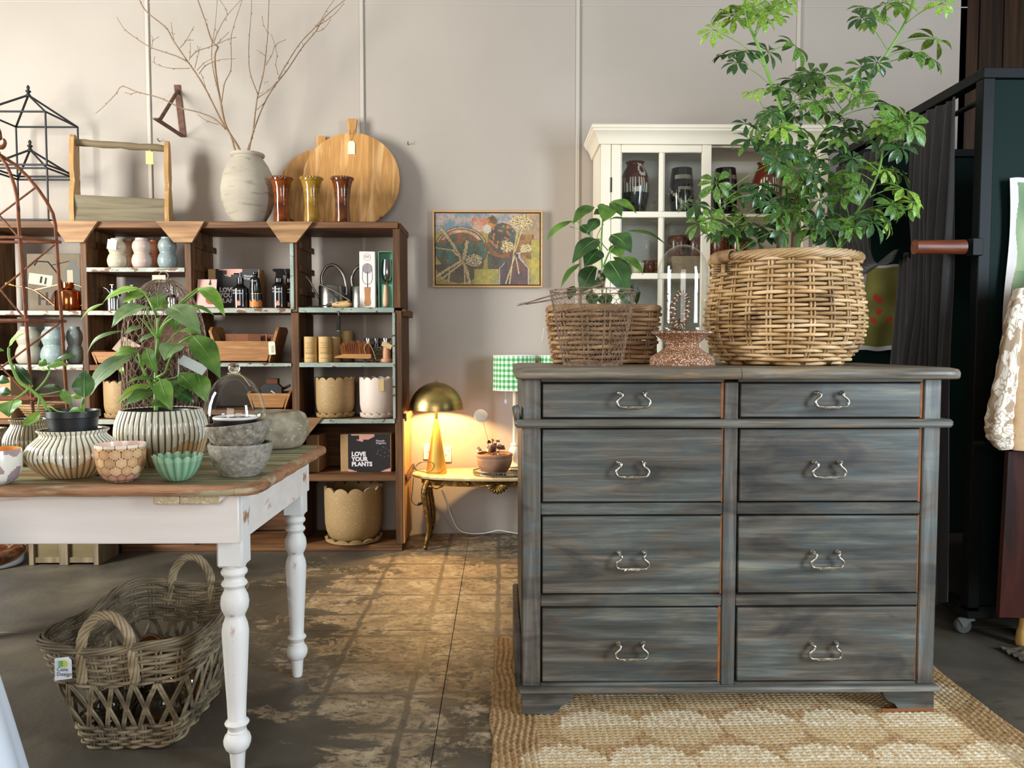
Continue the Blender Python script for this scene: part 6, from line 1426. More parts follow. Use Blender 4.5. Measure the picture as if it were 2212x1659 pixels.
pr2 = spline_prof([(0, 0), (r2*.5, 0), (r2*.62, h2*.03), (r2*.85, h2*.16), (r2*.99, h2*.45), (r2, h2*.8), (r2*.97, h2)], 6); no2 = len(pr2)
solo('spotted_cup', MB().lathe(pr2+[(r2*.92, h2), (r2*.92, h2*.6), (r2*.7, h2*.2), (0, h2*.12)], 120, cf=lambda th, z, i: spots(th, z, 99 if i >= no2-1 else 0)), MC('spot_glaze', rough=.2, coat=.4), c, 'white cup with mauve spots and an orange inside at the table left', 'cup', smooth=60)
c = tab(383, 1041, .03); r = 52/F*c.y; h = ZA(985, c.y)-TT+.006; nsc = 16
def scal(th, rr, z, i):
    k = abs(cos(th*nsc/2)); f = min(1, z/(h*.3)); return (rr*(1-.10*(1-k**.6)*f), z-(.12*h*(1-k)**1.0 if i in (6, 7) else 0))
def sc_c(th, z, i): k = abs(cos(th*nsc/2)); return mixc('6a9878' if i < 6 else '5a8468', 'aac6a4', k**3*.55+(.25 if z > h*.85 else 0))
solo('scalloped_bowl', MB().lathe([(0, 0), (r*.40, 0), (r*.46, h*.04), (r*.66, h*.2), (r*.84, h*.48), (r*.95, h*.78), (r, h), (r*.95, h*.99), (r*.8, h*.5), (r*.5, h*.16), (0, h*.1)], nsc*10, fn=scal, cf=sc_c), MC('celadon_glaze', rough=.14, coat=.5), c, 'small green scalloped bowl at the table front', 'bowl', smooth=60)
STONE = M('grey_stone', '736c62', '8c8579', 'a39c8f', sc=(70, 70, 70), det=6, rough=.8, bump=.5, bsc=(90, 90, 90), wear='b0aa9c', wsc=(120, 120, 120), wlo=.64, whi=.7)
STON2 = M('tan_stone', '7d705a', '968870', 'ada08a', sc=(22, 22, 22), det=7, rough=.8, bump=.4, bsc=(70, 70, 70), wear='bdb6a0', wsc=(34, 34, 60), wlo=.6, whi=.68)
c = tab(519, 1031, .045); r = 67/F*c.y; h = .092
lump = lambda k, a=.02: (lambda th, rr, z, i: (rr*(1+a*mnoise.noise((cos(th)*1.4+k, sin(th)*1.4, z*14))), z))
solo('stone_bowl', MB().lathe(spline_prof([(0, 0), (r*.52, 0), (r*.62, h*.05), (r*.84, h*.35), (r*.97, h*.75), (r, h*.95), (r*.98, h), (r*.9, h), (r*.84, h*.7), (r*.5, h*.25), (0, h*.2)], 4), 64, fn=lump(3)), STONE, c, 'grey stone bowl carrying a second tilted bowl', 'bowl', smooth=60)
cst = c.copy(); r1 = 71/F*c.y; h1 = .082
o = solo('stone_bowl', MB().lathe(spline_prof([(0, 0), (r1*.3, 0), (r1*.55, h1*.1), (r1*.82, h1*.42), (r1*.97, h1*.8), (r1*1.0, h1*.97), (r1*.97, h1), (r1*.92, h1), (r1*.8, h1*.6), (r1*.4, h1*.22), (0, h1*.2)], 4), 64, fn=lump(8, .03)), M('grey_stone_rough', '655d50', '82796a', '9c9484', sc=(60, 60, 60), det=6, rough=.85, bump=.8, bsc=(80, 80, 80), wear='aab0ac', wsc=(150, 150, 150), wlo=.6, whi=.68), (c.x+.002, c.y, TT+.069), 'tilted rough stone bowl stacked in the grey one under the glass bell', 'bowl', smooth=60); o.rotation_euler = (0, -.10, .3)
c4 = Vector((XA(508, c.y+.015, 900), c.y+.012, TT+.085)); 
inner_cup = thing('rimmed_cup', (c4.x+.002, c4.y, c4.z+.026), 'dark cup with a white rim inside the glass bell', 'cup')
part('cup', MB().lathe([(0, 0), (.045, 0), (.058, .03), (.0605, .05), (.055, .05), (.05, .02), (0, .012)], 40), M('cup_dark', '241a20', rough=.3, coat=.3), inner_cup); part('rim', MB().tube([(.058*cos(2*pi*k/48), .058*sin(2*pi*k/48), .051) for k in range(48)], .0045, 7, closed=True), M('rim_white', 'd8cfca', rough=.4), inner_cup, 180)
rc = 63/F*c4.y; zt4 = ZA(806, c4.y)-c4.z
bell = thing('glass_cloche', (c4.x, c4.y, c4.z+.073), 'small clear glass bell with a round knob on the stone bowls', 'cloche'); zt4 -= .073
part('bell', MB().lathe(spline_prof([(rc*1.0, -.0), (rc*1.02, zt4*.1), (rc*.98, zt4*.3), (rc*.86, zt4*.55), (rc*.64, zt4*.78), (rc*.4, zt4*.92), (rc*.2, zt4*.975), (.012, zt4*.99), (.010, zt4), (0, zt4)], 5), 56), GLASS, bell, 180)
KN = M('solid_glass', 'ffffff', rough=0, trans=1, ior=1.45); part('knob', MB().ball((0, 0, zt4+.0145), .0165, 20), KN, bell, 180); part('knob_collar', MB().tube([(.016*cos(a), .016*sin(a), zt4-.001) for a in [2*pi*k/24 for k in range(24)]], .003, 6, closed=True), GLASS, bell, 180)
part('tag_string', MB().tube(smoothpts([(-.014, -.014, zt4+.0), (.01, -.018, zt4-.001), (.03, -.02, zt4-.008), (.052, -.02, zt4-.036)], 5), .0011, 4), MATS['kraft_tag'], bell)
c = tab(592, 973, .09); r = .122; h = ZA(888, c.y)-TT
solo('stone_vessel', MB().lathe(spline_prof([(0, 0), (r*.6, 0), (r*.82, h*.08), (r*.97, h*.35), (r*1.0, h*.6), (r*.93, h*.88), (r*.78, h*.985), (r*.6, h), (r*.5, h*.97), (r*.45, h*.8), (0, h*.7)], 5), 64, fn=lump(15, .05)), STON2, c, 'rounded tan stone vessel behind the stacked bowls at the table end', 'vessel', smooth=60)
# chicken wire cloche with a bundle of vine inside
cy = 2.668; cwx = XA(357, cy, 800); wc = thing('wire_cloche', (cwx, cy, TT), 'tall brown chicken wire cloche behind the broad leaved plant', 'wire cloche')
rw = 87/F*cy; zw = ZA(604, cy)-TT
def Rc(z):
    t = z/zw
    return rw*(1.0-.06*t) if t < .62 else rw*(.963)*sqrt(max(0.0001, 1-((t-.62)/.385)**2))
part('wire_mesh', hexwire(MB(), Rc, zw*.995, 30, 26, .0009), WIRE, wc, 180)
for k in range(8):
    th = 2*pi*k/8+.2; part('upright_wire', MB().tube([(Rc(zw*q/20)*cos(th), Rc(zw*q/20)*sin(th), zw*q/20) for q in range(21)], .0016, 5), WIRE, wc, 180)
part('wire_ring', MB().tube([(rw*cos(2*pi*k/48), rw*sin(2*pi*k/48), .003) for k in range(48)], .003, 6, closed=True).tube([(.016*cos(2*pi*k/16), .004, zw+.012+.014*sin(2*pi*k/16)) for k in range(16)], .002, 5, closed=True), WIRE, wc, 180)
part('paper_tag', MB().box(-.025, .02, -.028, -.027, zw-.012, zw+.012, 0), MATS['paper_cream'], wc)
vb = MB(); random.seed(21)
for k in range(330):
    th = rnd(0, 2*pi); rr = rw*sqrt(rnd(.45, .9)); z0 = rnd(0, zw*.45); L_ = rnd(.1, .26); pts = []
    for q in range(5): a = th+(q-2)*rnd(-.1, .1); pts.append((rr*cos(a)*rnd(.97, 1.0), rr*sin(a)*rnd(.97, 1.0), min(zw*.60, z0+L_*q/4)))
    vb.tube(pts, rnd(.0012, .003), 4, caps=False)
solo('vine_bundle', vb, M('dry_vine', '4a3428', '63483a', '7a5c48', sc=(30, 30, 8), rough=.8), (cwx, cy, TT+.004), 'bundle of dry brown vine twigs inside the wire cloche', 'twigs', smooth=180)['kind'] = 'stuff'
# rusty trellis obelisk
RUSO = M('orange_rust', '63361f', '7d4727', '4f2a1a', sc=(30, 30, 30), rough=.8, bump=.4)
oy = 2.69; ox_ = XA(-2, oy, 500); ob = thing('rusty_obelisk', (ox_, oy, TT), 'rusty orange iron plant obelisk with a spear finial at the left', 'trellis')
zf = lambda py: ZA(py, oy, 60)-TT
xw = lambda px: XA(px, oy, 500)-ox_
def Lg(sgx, sgy, z):   # leg position at height z
    zt5, z5 = zf(330), zf(470); w0, w1 = xw(84 if sgy < 0 else 118), xw(62 if sgy < 0 else 100)
    yy = .055*sgy
    if z < z5: t = z/z5; return Vector((sgx*(w0+(w1-w0)*t), yy, z))
    t = (z-z5)/(zt5-z5); return Vector((sgx*w1*(1-t**1.5)**.75 if t < 1 else 0, yy*(1-t), z))
for sgx in (-1, 1):
    for sgy in (-1, 1): part('leg', MB().tube([Lg(sgx, sgy, zf(330)*k/26) for k in range(27)], .0058, 7), RUSO, ob, 180)
for z in (zf(518), zf(693), zf(860)): part('cross_ring', MB().tube([Lg(a, b, z)+Vector((a*.012, b*.004, 0)) for a, b in ((-1, -1), (1, -1), (1, 1), (-1, 1))], .0052, 6, closed=True), RUSO, ob)
for za, zb in ((zf(400), zf(520)), (zf(520), zf(693)), (zf(693), zf(860))):
    part('brace', MB().tube([Lg(-1, -1, za), Lg(1, -1, zb)], .0038, 6), RUSO, ob); part('brace', MB().tube([Lg(-1, 1, zb), Lg(1, 1, za)], .0038, 6), RUSO, ob)
z0 = zf(332); part('finial', MB().lathe([(0, z0-.02), (.010, z0-.015), (.013, z0), (.010, z0+.012), (.008, z0+.03), (.009, z0+.042), (.019, z0+.052), (.0165, z0+.075), (.008, z0+.1), (0, z0+.118)], 12), RUSO, ob)
for s in (-1, 1): part('finial_lobe', MB().tube(smoothpts([(0, 0, z0+.024), (s*.02, 0, z0+.022), (s*.03, 0, z0+.036), (s*.026, 0, z0+.05)], 4), [.007, .007, .008, .008, .008, .007, .007, .006, .006, .005, .005, .004, .003], 7), RUSO, ob, 180)
q = AT(87, 604, oy-.07)-Vector((ox_, oy, TT)); tgo = part('price_tag', MB().box(-.038, .04, -.0008, .0008, -.018, .018, 0, Matrix.Translation(q) @ Matrix.Rotation(.13, 4, 'Y')), MATS['paper_cream'], ob)
part('ink_mark', MB().box(.0, .006, -.0014, 0, -.011, .011, 0, Matrix.Translation(q) @ Matrix.Rotation(.2, 4, 'Y')).box(.016, .021, -.0014, 0, -.012, .010, 0, Matrix.Translation(q) @ Matrix.Rotation(.2, 4, 'Y')), PRD, tgo)
# ---------- plants on the table
def soilpot(par, r, h, z0=.0):
    part('nursery_pot', MB().lathe([(0, z0), (r*.72, z0), (r*.93, h-.02), (r, h-.018), (r, h), (r*.95, h), (r*.9, h*.9), (0, h*.9)], 40), MATS['black_plastic'], par)
    part('soil', MB().lathe([(0, h*.91), (r*.5, h*.915), (r*.895, h*.905)], 24), MATS['soil'], par)
tp_ = thing('leafy_plant', (cb.x, cb.y, TT+.055), 'tall plant with big drooping broad leaves in the upright ribbed pot', 'plant')
LV = [(790, 170, .0, 365, 345, .03, 120, -.2, .9, 1, .12), (880, 225, .02, 590, 345, .0, 170, -.2, .8, 1, .15), (885, 375, -.08, 472, 605, -.16, 250, -.25, .8, 3, .16), (385, 345, .02, 122, 547, .05, 75, -.3, 1, 1, .10), (610, 648, .03, 205, 975, .05, 75, -.9, .6, 3, .22), (820, 610, .0, 608, 690, -.03, 95, -.3, .8, 3), (1010, 240, .0, 1000, 405, -.06, 190, .1, .5, 0), (1120, 330, .02, 930, 400, .0, 130, .1, .5, 1),
      (1440, 168, -.02, 1745, 490, -.08, 175, .5, .8, 1, .2), (1115, 385, -.06, 1475, 690, -.13, 270, .3, .9, 3, .16), (1350, 368, .02, 1625, 480, .03, 70, .2, 1.4, 0), (1220, 650, .0, 1470, 692, .0, 80, .1, 1.2, 0), (1380, 705, -.05, 1695, 1195, -.12, 270, .35, .6, 0, .16), (1220, 785, -.10, 1060, 975, -.17, 265, -.05, .5, 3, .1), (720, 925, -.05, 222, 1385, -.10, 250, -.3, .7, 3, .16), (770, 890, -.01, 490, 935, -.03, 160, -.3, .9, 0, .22),
      (865, 845, -.05, 975, 1130, -.10, 150, .1, .4, 0), (975, 1190, -.03, 630, 1235, -.06, 75, -.2, 1.2, 0), (1010, 1190, -.09, 1150, 1540, -.15, 200, .15, .5, 0), (1240, 1140, -.02, 1420, 1330, -.05, 200, .3, .6, 0), (1430, 1125, .0, 1535, 1450, -.02, 210, .3, .4, 0), (930, 1265, -.05, 535, 1465, -.10, 150, -.2, .8, 1, .18), (950, 1330, -.08, 620, 1490, -.12, 180, -.15, .8, 0, .16), (1000, 1370, -.1, 1120, 1530, -.14, 190, .1, .6, 0), (1180, 1325, -.02, 1395, 1455, -.02, 170, .3, .8, 2), (960, 690, .02, 770, 785, .0, 80, -.2, .9, 3), (590, 1050, -.04, 600, 1140, -.05, 60, -.2, .2, 1), (1190, 500, .0, 1200, 650, -.03, 150, .2, .3, 0), (1080, 1230, -.04, 1250, 1360, -.06, 160, .2, .6, 0), (1280, 720, .02, 1430, 800, .0, 120, .2, .8, 0)]
ST = [([(970, 1540, 0), (965, 1370, 0), (965, 1180, 0), (985, 780, 0), (990, 500, 0)], .0065), ([(975, 460, 0), (930, 380, -.02), (870, 270, 0), (790, 170, 0)], .004), ([(970, 470, 0), (900, 330, 0), (840, 230, .01), (760, 215, .02)], .0035), ([(985, 740, 0), (930, 610, -.03), (870, 450, -.07), (885, 375, -.08)], .0035), ([(985, 740, 0), (880, 600, 0), (790, 500, 0)], .003), ([(1000, 720, 0), (1060, 580, -.03), (1180, 470, -.05), (1115, 385, -.06)], .0045), ([(1180, 400, -.02), (1300, 280, -.02), (1440, 168, -.02)], .004), ([(1010, 640, 0), (1100, 500, 0), (1270, 340, .0), (1450, 190, 0), (1500, 185, 0)], .004), ([(985, 800, 0), (1090, 780, 0), (1170, 690, 0), (1230, 650, 0)], .003), ([(970, 1170, 0), (1070, 1110, -.02), (1130, 960, -.04), (1240, 780, -.06), (1380, 705, -.05)], .0045), ([(1130, 960, -.04), (1200, 850, -.08), (1225, 785, -.1)], .0035), ([(950, 1310, 0), (880, 1190, -.02), (810, 1040, -.03), (770, 900, -.01)], .005), ([(815, 1050, -.03), (770, 1000, -.04), (715, 925, -.05)], .0035), ([(820, 1050, -.03), (850, 920, -.04), (870, 850, -.05)], .0035), ([(965, 1250, 0), (920, 1180, -.02), (970, 1190, -.03)], .003), ([(970, 1200, 0), (1000, 1180, -.06), (1015, 1190, -.09)], .003), ([(1000, 1200, 0), (1180, 1170, -.01), (1250, 1120, -.02), (1430, 1125, 0)], .003), ([(965, 1380, 0), (950, 1300, -.03), (925, 1265, -.05)], .003), ([(930, 1480, 0), (890, 1430, -.04), (860, 1400, -.06)], .003)]
broad_plant(tp_, Vector((cb.x, cb.y, TT+.055)), (150, 590, 5.183), LV, ST, cb.y, (LEAF, LEAFL, LEAFD, LEAFG))
soilpot(tp_, rb_*.74, hb_-.060)
q = AT(150+1380/5.183, 590+1030/5.183, cb.y-.02)-Vector((cb.x, cb.y, TT+.055)); part('plant_label', MB().box(-.042, .042, -.0008, .0008, -.016, .016, .0, Matrix.Translation(q) @ Matrix.Rotation(.47, 4, 'Y') @ Matrix.Rotation(-.5, 4, 'X')).tube([q+Vector((-.042, 0, .02)), q+Vector((-.046, 0, -.05))], .002, 4), M('label_grey', 'b9bcb4', rough=.5), tp_)
np_ = thing('pilea_plant', (ca.x, ca.y, TT+.060), 'small round leaved plant with a curved stalk in a black nursery pot', 'plant')
LV = [(128, 495, 0, 365, 275, -.02, 175, -.2, .9, 1, .1), (705, 775, .0, 1015, 755, -.01, 150, .1, .8, 0, .12), (700, 760, .02, 585, 690, .03, 130, -.2, .7, 0), (1262, 1240, -.02, 1270, 825, -.0, 330, .05, .25, 2, .04), (215, 1265, -.02, 130, 1525, -.06, 350, -.05, .4, 0, .1), (590, 1445, -.04, 335, 1660, -.08, 175, -.1, .2, 1, -.12), (490, 1055, .04, 225, 735, .06, 150, .1, .5, 2), (925, 1115, .0, 1080, 1365, -.01, 140, .2, .3, 0), (1020, 1462, -.04, 1305, 1472, -.06, 100, .05, 1.0, 0, .2), (1225, 1250, .0, 1035, 1225, .01, 90, 0, .7, 1), (930, 1128, .02, 645, 1085, .05, 95, 0, .9, 2), (1150, 625, .08, 835, 680, .08, 105, 0, .7, 2), (150, 1010, .04, -60, 960, .06, 140, 0, .5, 2), (180, 1180, .04, -40, 1150, .06, 150, 0, .5, 2), (640, 800, .0, 720, 830, -.02, 90, 0, .5, 1), (60, 540, .03, -80, 520, .03, 60, 0, .6, 0)]
ST = [([(800, 1530, 0), (740, 1450, 0), (700, 1390, 0), (600, 1240, 0), (420, 1090, 0), (300, 1010, 0), (210, 850, 0), (140, 650, 0), (132, 490, 0)], .0058), ([(700, 1375, 0), (770, 1380, -.02), (860, 1440, -.03), (1025, 1462, -.04)], .0028), ([(1215, 1440, 0), (1225, 1330, 0), (1262, 1230, -.02)], .003), ([(1250, 1440, 0), (1255, 1330, 0), (1265, 1230, -.02)], .003), ([(585, 1250, 0), (570, 1350, -.03), (560, 1450, -.04)], .003), ([(590, 1190, 0), (700, 1185, 0), (925, 1135, 0)], .0026), ([(420, 1100, 0), (350, 1170, -.01), (215, 1262, -.02)], .0032), ([(540, 1130, .01), (660, 1000, .0), (740, 850, 0), (710, 770, 0)], .003), ([(450, 1095, .02), (490, 1060, .04)], .0028)]
broad_plant(np_, Vector((ca.x, ca.y, TT+.060)), (0, 680, 6.9125), LV, ST, ca.y, (LEAF, LEAFL, LEAFD, LEAFG))
soilpot(np_, 53/F*ca.y, ZA(886, ca.y, 160)-TT-.060, -.02)

# ------------------------------------------------------------ under the table
gb = thing('wicker_hamper', (-1.12, 2.455, 0), 'grey brown rectangular cane basket with rope handles on the floor under the table', 'basket')
def gs(th, z):
    t = min(1.0, z/.33); a = .142+.080*t; b = .205+.098*t; e = sup(th, 6.5); return (a*e*cos(th), b*e*sin(th))
zq = lambda th: .022*abs(sin(th*2+.2))**2
nst = 32
for k in range(nst):
    th = 2*pi*k/nst; mb = MB()
    for zs3 in ((.005, .04, .08), (.205, .26, .325)):
        mb = MB()
        for s in (-.022, .022): mb.tube([(*gs(th+s, z), z+zq(th)*z/.33) for z in zs3], .0036, 5)
        part('stake', mb, WICKG, gb, 180)
for k in range(22):   # open crossed lattice
    th = 2*pi*k/22
    for sg in (-1, 1):
        mb = MB()
        for s in (-.012, .018): mb.tube([(*gs(th+s+sg*.17*(q/4-.5)*1.6, .06+.165*q/4), .06+.165*q/4) for q in range(5)], .0047, 5)
        part('lattice_cane', mb, WICKG, gb, 180)
zz = [.006+.0112*i for i in range(7)]+[.216+.0116*i for i in range(10)]
for i, z in enumerate(zz):
    pts = []
    for q in range(nst*4):
        th = 2*pi*q/(nst*4); x, y = gs(th, z); r = sqrt(x*x+y*y); f = 1+(1 if i % 2 else -1)*.0055*cos(nst*th/2)/r; pts.append((x*f, y*f, z+zq(th)*z/.33+.002*sin(th*4+i*2)))
    part('weaver', MB().tube(pts,   .0055*rnd(.85, 1.15), 6, closed=True), WICKG, gb, 180)
mb = MB()
for k in range(6):
    mb.tube([(gs(th, .328)[0]*(1+.042*cos(k*1.047+th*4)), gs(th, .328)[1]*(1+.03*cos(k*1.047+th*4)), .332+zq(th)+.008*sin(k*1.047+th*4)) for th in [2*pi*q/128 for q in range(128)]], .0050, 5, closed=True)
part('braided_rim', mb, WICKG, gb, 180)
for s in (-1, 1):
    y = s*.30; mb = MB(); base = smoothpts([(-.075, y*.97, .24), (-.072, y, .33), (-.062, y, .385), (-.03, y, .428), (0, y, .437), (.03, y, .428), (.062, y, .385), (.072, y, .33), (.075, y*.97, .24)], 9)
    for k in range(6):
        pts = []
        for i, p in enumerate(base):
            t = (base[min(i+1, len(base)-1)]-base[max(i-1, 0)]).normalized(); u = Vector((0, 1, 0)); w = t.cross(u); a = 2*pi*k/6+i*.22; pts.append(p+(u*cos(a)+w*sin(a))*.0095)
        mb.tube(pts, .0056, 6)
    part('rope_handle', mb, M('wicker_pale_grey', '75644a', '917d5e', 'a8947a', sc=(10, 10, 30), rough=.6), gb, 180)
part('base', MB().prism([(*gs(2*pi*k/48, 0), .003) for k in range(48)], (0, 0, .006)), WICKG, gb)
q = AT(137, 1444, 2.14)-Vector((-1.12, 2.455, 0)); ct = part('paper_tag', MB().prism([(q.x-.025, q.y, q.z-.035), (q.x+.024, q.y-.002, q.z-.028), (q.x+.024, q.y-.002, q.z+.024), (q.x+.015, q.y-.002, q.z+.034), (q.x-.024, q.y, q.z+.029)], (0, .0012, 0)), M('tag_white', 'e6e8f0', rough=.5), gb)
for i, s_ in enumerate(('Cane', 'Design')): text('lettering', s_, .0155, PRG, ct, (q.x-.017, q.y-.004, q.z-.006-.0135*i))
part('printed_sun', MB().lathe([(0, -.0004), (.0105, -.0004), (.0105, .0004), (0, .0004)], 20, ax=Matrix.Translation((q.x+.004, q.y-.003, q.z+.015)) @ Matrix.Rotation(pi/2, 4, 'X')), M('sun_yellow', 'c9cf5a', rough=.6), ct)
for k in range(5): part('printed_frond', MB().tube([(q.x+.001, q.y-.0042, q.z+.008+.0035*k), (q.x-.012, q.y-.0042, q.z+.007+.004*k)], .0012, 4), M('frond_green', '5aa04a', rough=.6), ct)
SMOKE = M('smoky_glass', '6a5a44', rough=.03, trans=.85, ior=1.45); AMB = M('amber_glass', '9a6420', rough=.04, trans=.8, ior=1.45)
bo_ = spline_prof([(0, 0), (.05, 0), (.075, .02), (.085, .07), (.075, .115), (.04, .15), (.022, .17), (.022, .2), (.017, .2), (.017, .17), (.0, .165)], 4)
for i, (x, y, z, m_, s, lab) in enumerate(((-1.195, 2.355, .095, SMOKE, .72, 'smoky glass bottle lying in the cane basket behind the front handle'), (-1.045, 2.505, .095, AMB, .72, 'amber glass bottle lying in the middle of the cane basket'), (-1.195, 2.50, .095, SMOKE, .72, 'smoky glass bottle at the back left of the cane basket'), (-1.045, 2.36, .095, SMOKE, .72, 'smoky glass bottle against the right front of the cane basket'), (-1.12, 2.60, .095, AMB, .66, 'brown glass bottle at the back of the cane basket'))):
    o = thing('glass_bottle', (x, y, z-.07), lab, 'bottle'); part('bottle', MB().lathe([(r*s, (zv-.07)*s) for r, zv in bo_], 28, ax=Matrix.Translation((0, 0, .062)) @ Euler((.22*sin(i*2.1), .2*cos(i*1.7), i*1.3)).to_matrix().to_4x4()), m_, o, 60)
o = thing('sphere_ornament', (AT(325, 1385, 2.5).x, 2.5, .22-.04), 'shiny brown glass ball on top of the bottles in the cane basket', 'ornament'); part('ball', MB().ball((0, 0, .03), .042, 22), AMB, o, 180)
o = thing('sphere_ornament', (AT(362, 1387, 2.55).x, 2.54, .18), 'smaller amber glass ball beside the bigger one in the cane basket', 'ornament'); part('ball', MB().ball((0, 0, .02), .03, 20), AMB, o, 180)
# slatted crate at the back, round stool, white pot, white skirted cloth
cr0, cr1 = ONZ(62, 1222, 0), ONZ(213, 1222, 0); cr = thing('slatted_crate', ((cr0.x+cr1.x)/2, cr0.y+.12, 0), 'low wooden slatted crate on the floor behind the cane basket', 'crate'); w = cr1.x-cr0.x
CRW = M('crate_grey', '5a4a38', '71604a', '84745c', sc=(30, 30, 3), det=5, rough=.75, bump=.25, rvar=.12); CRI = M('crate_panel', '5f5234', '6d5f3e', sc=(4, 4, 20), rough=.7)
part('panel', MB().box(-w/2+.01, w/2-.01, -.10, .10, .01, .28, .002), CRI, cr)
for x in (-w/2, -.025, w/2-.03): part('batten', MB().box(x, x+(.03 if x != -.025 else .05), -.12, -.10, .0, .29, .003), CRW, cr)
for z in (.012, .255): part('rail', MB().box(-w/2+.005, w/2-.005, -.112, -.10, z, z+.03, .002), CRW, cr)
part('side_board', MB().box(w/2-.008, w/2, -.10, .12, .0, .28, .002), CRW, cr); part('side_board', MB().box(-w/2, -w/2+.008, -.10, .12, .0, .28, .002), CRW, cr); part('back_board', MB().box(-w/2, w/2, .10, .12, .0, .28, .002), CRW, cr)
stp = Vector((XA(-62, 3.1, 1200), 3.1, 0)); so_ = thing('round_stool', stp, 'round polished brown stool at the left edge under the table', 'stool'); zs_ = ZA(1183, 3.1, 20)
POL = M('polished_walnut', '3a1c0c', '5a2e14', '75421e', sc=(6, 30, 6), det=5, dist=1, rough=.15, coat=.6)
part('seat', MB().lathe(spline_prof([(0, zs_-.075), (.1, zs_-.075), (.16, zs_-.06), (.185, zs_-.04), (.19, zs_-.02), (.17, zs_-.004), (.14, zs_-.006), (.12, zs_-.014), (0, zs_-.012)], 4), 56), POL, so_, 60)
part('pedestal', MB().lathe(spline_prof([(0, 0), (.07, 0), (.072, .012), (.05, .03), (.03, .08), (.045, .16), (.035, zs_-.1), (.06, zs_-.072), (0, zs_-.072)], 4), 32), POL, so_)
q = ONZ(28, 1232, 0); solo('white_pot', MB().lathe(spline_prof([(0, 0), (.10, 0), (.13, .05), (.14, .2), (.13, .3), (.10, .33), (.09, .33), (.11, .2), (0, .1)], 4), 40), M('white_ceramic', 'd9dbe0', 'd2d4da', sc=(30, 30, 30), rough=.35), (q.x-.14, q.y+.1, 0), 'white ceramic pot behind the round brown stool', 'pot', smooth=60)
q = ONZ(-150, 1700, 0); cl = MB()
def drape(u, v):
    a = 2*pi*u; z = .80*v; r = (.185*(1-v)**.8+.052)*(1+.05*sin(a*9+v*2)*(1-v)); return Vector((r*cos(a), r*sin(a), z))
cl.grid(120, 20, drape, closeu=True)
Yd_ = 1.72; solo('white_drape', cl, M('white_linen', 'dfe4ee', 'e6eaf2', sc=(4, 4, 4), rough=.8, sheen=.2), (XA(31, Yd_, 1640)-.215, Yd_, 0), 'white linen skirted form at the lower left edge', 'cloth', smooth=180)

# ------------------------------------------------------------ changing booth on the right
BX, BY0, BY1, BZ = 1.925, 3.10, 4.42, 2.308
FRM = M('booth_frame_black', '0c0e0e', '101312', sc=(9, 9, 9), rough=.5, spec=.18); GRN = M('booth_panel_green', '081a17', '0a1e1a', sc=(3, 3, 3), rough=.6, spec=.12)
bt_ = thing('fitting_booth', (2.6, 3.76, 0), 'black framed dark green fitting booth on castors at the right', 'booth'); o_ = Vector((2.6, 3.76, 0))
def bb_(x0, x1, y0, y1, z0, z1, nm, mt=FRM, ch=.003): return part(nm, MB().box(x0-o_.x, x1-o_.x, y0-o_.y, y1-o_.y, z0, z1, ch), mt, bt_)
BXR = 3.3
for x, y in ((BX, BY0), (BX, BY1-.05), (BXR-.05, BY0), (BXR-.05, BY1-.05)): bb_(x, x+.05, y, y+.05, .10, BZ-.042, 'post')
for y in (BY0, BY1-.05): bb_(BX, BXR, y, y+.05, BZ-.042, BZ, 'top_rail'); bb_(BX, BXR, y, y+.05, .07, .12, 'bottom_rail')
for x in (BX, BXR-.05): bb_(x, x+.05, BY0+.05, BY1-.05, BZ-.042, BZ, 'side_rail'); bb_(x, x+.05, BY0+.05, BY1-.05, .07, .12, 'side_rail')
bb_(BX+.05, BXR-.05, BY0+.012, BY0+.03, .12, BZ-.042, 'green_panel', GRN); bb_(BX+.05, BXR-.05, BY1-.032, BY1-.012, .12, BZ-.042, 'green_panel', GRN); bb_(BXR-.03, BXR-.012, BY0+.05, BY1-.05, .12, BZ-.042, 'green_panel', GRN); bb_(BX+.05, BXR-.05, BY0+.03, BY1-.032, .085, .115, 'booth_floor', M('booth_board', '2a241c', rough=.7))
part('curtain_rod', MB().tube([(BX+.022-o_.x, BY0+.05-o_.y, 2.19), (BX+.022-o_.x, BY1-.05-o_.y, 2.19)], .011, 10), FRM, bt_)
cas = MB()
for x, y in ((BX+.06, BY0+.05), (BX+.06, BY1-.08), (BXR-.06, BY0+.05), (BXR-.06, BY1-.08)):
    cx, cy_ = x-o_.x-.06, y-o_.y-.02
    ca_ = part('castor_wheel', MB().lathe([(0, -.011), (.03, -.011), (.034, -.007), (.034, .007), (.03, .011), (0, .011)], 22, ax=Matrix.Translation((cx, cy_, .034)) @ Matrix.Rotation(pi/2, 4, 'X')), M('castor_grey', '3f413e', rough=.6), bt_)
    part('castor_fork', MB().prism([(cx-.03, cy_-.016, .07), (cx+.034, cy_-.016, .07), (cx+.045, cy_-.016, .058), (cx+.02, cy_-.016, .052), (cx+.006, cy_-.016, .03), (cx-.006, cy_-.016, .03)], (0, .004, 0)), M('castor_metal', '6a6c64', rough=.5, metal=.7), ca_)
pg = AT(2040, 530, 3.02); ps = Vector((BX+.005, 3.118, 0)); z5 = ZA(531, 3.05, 2050)
hp = thing('curtain_peg', (BX, 3.13, z5), 'thick reddish wooden tie back peg on the booth post', 'peg')
tipx = XA(1996, 3.02, 530); rootx = XA(2092, 3.12, 530)
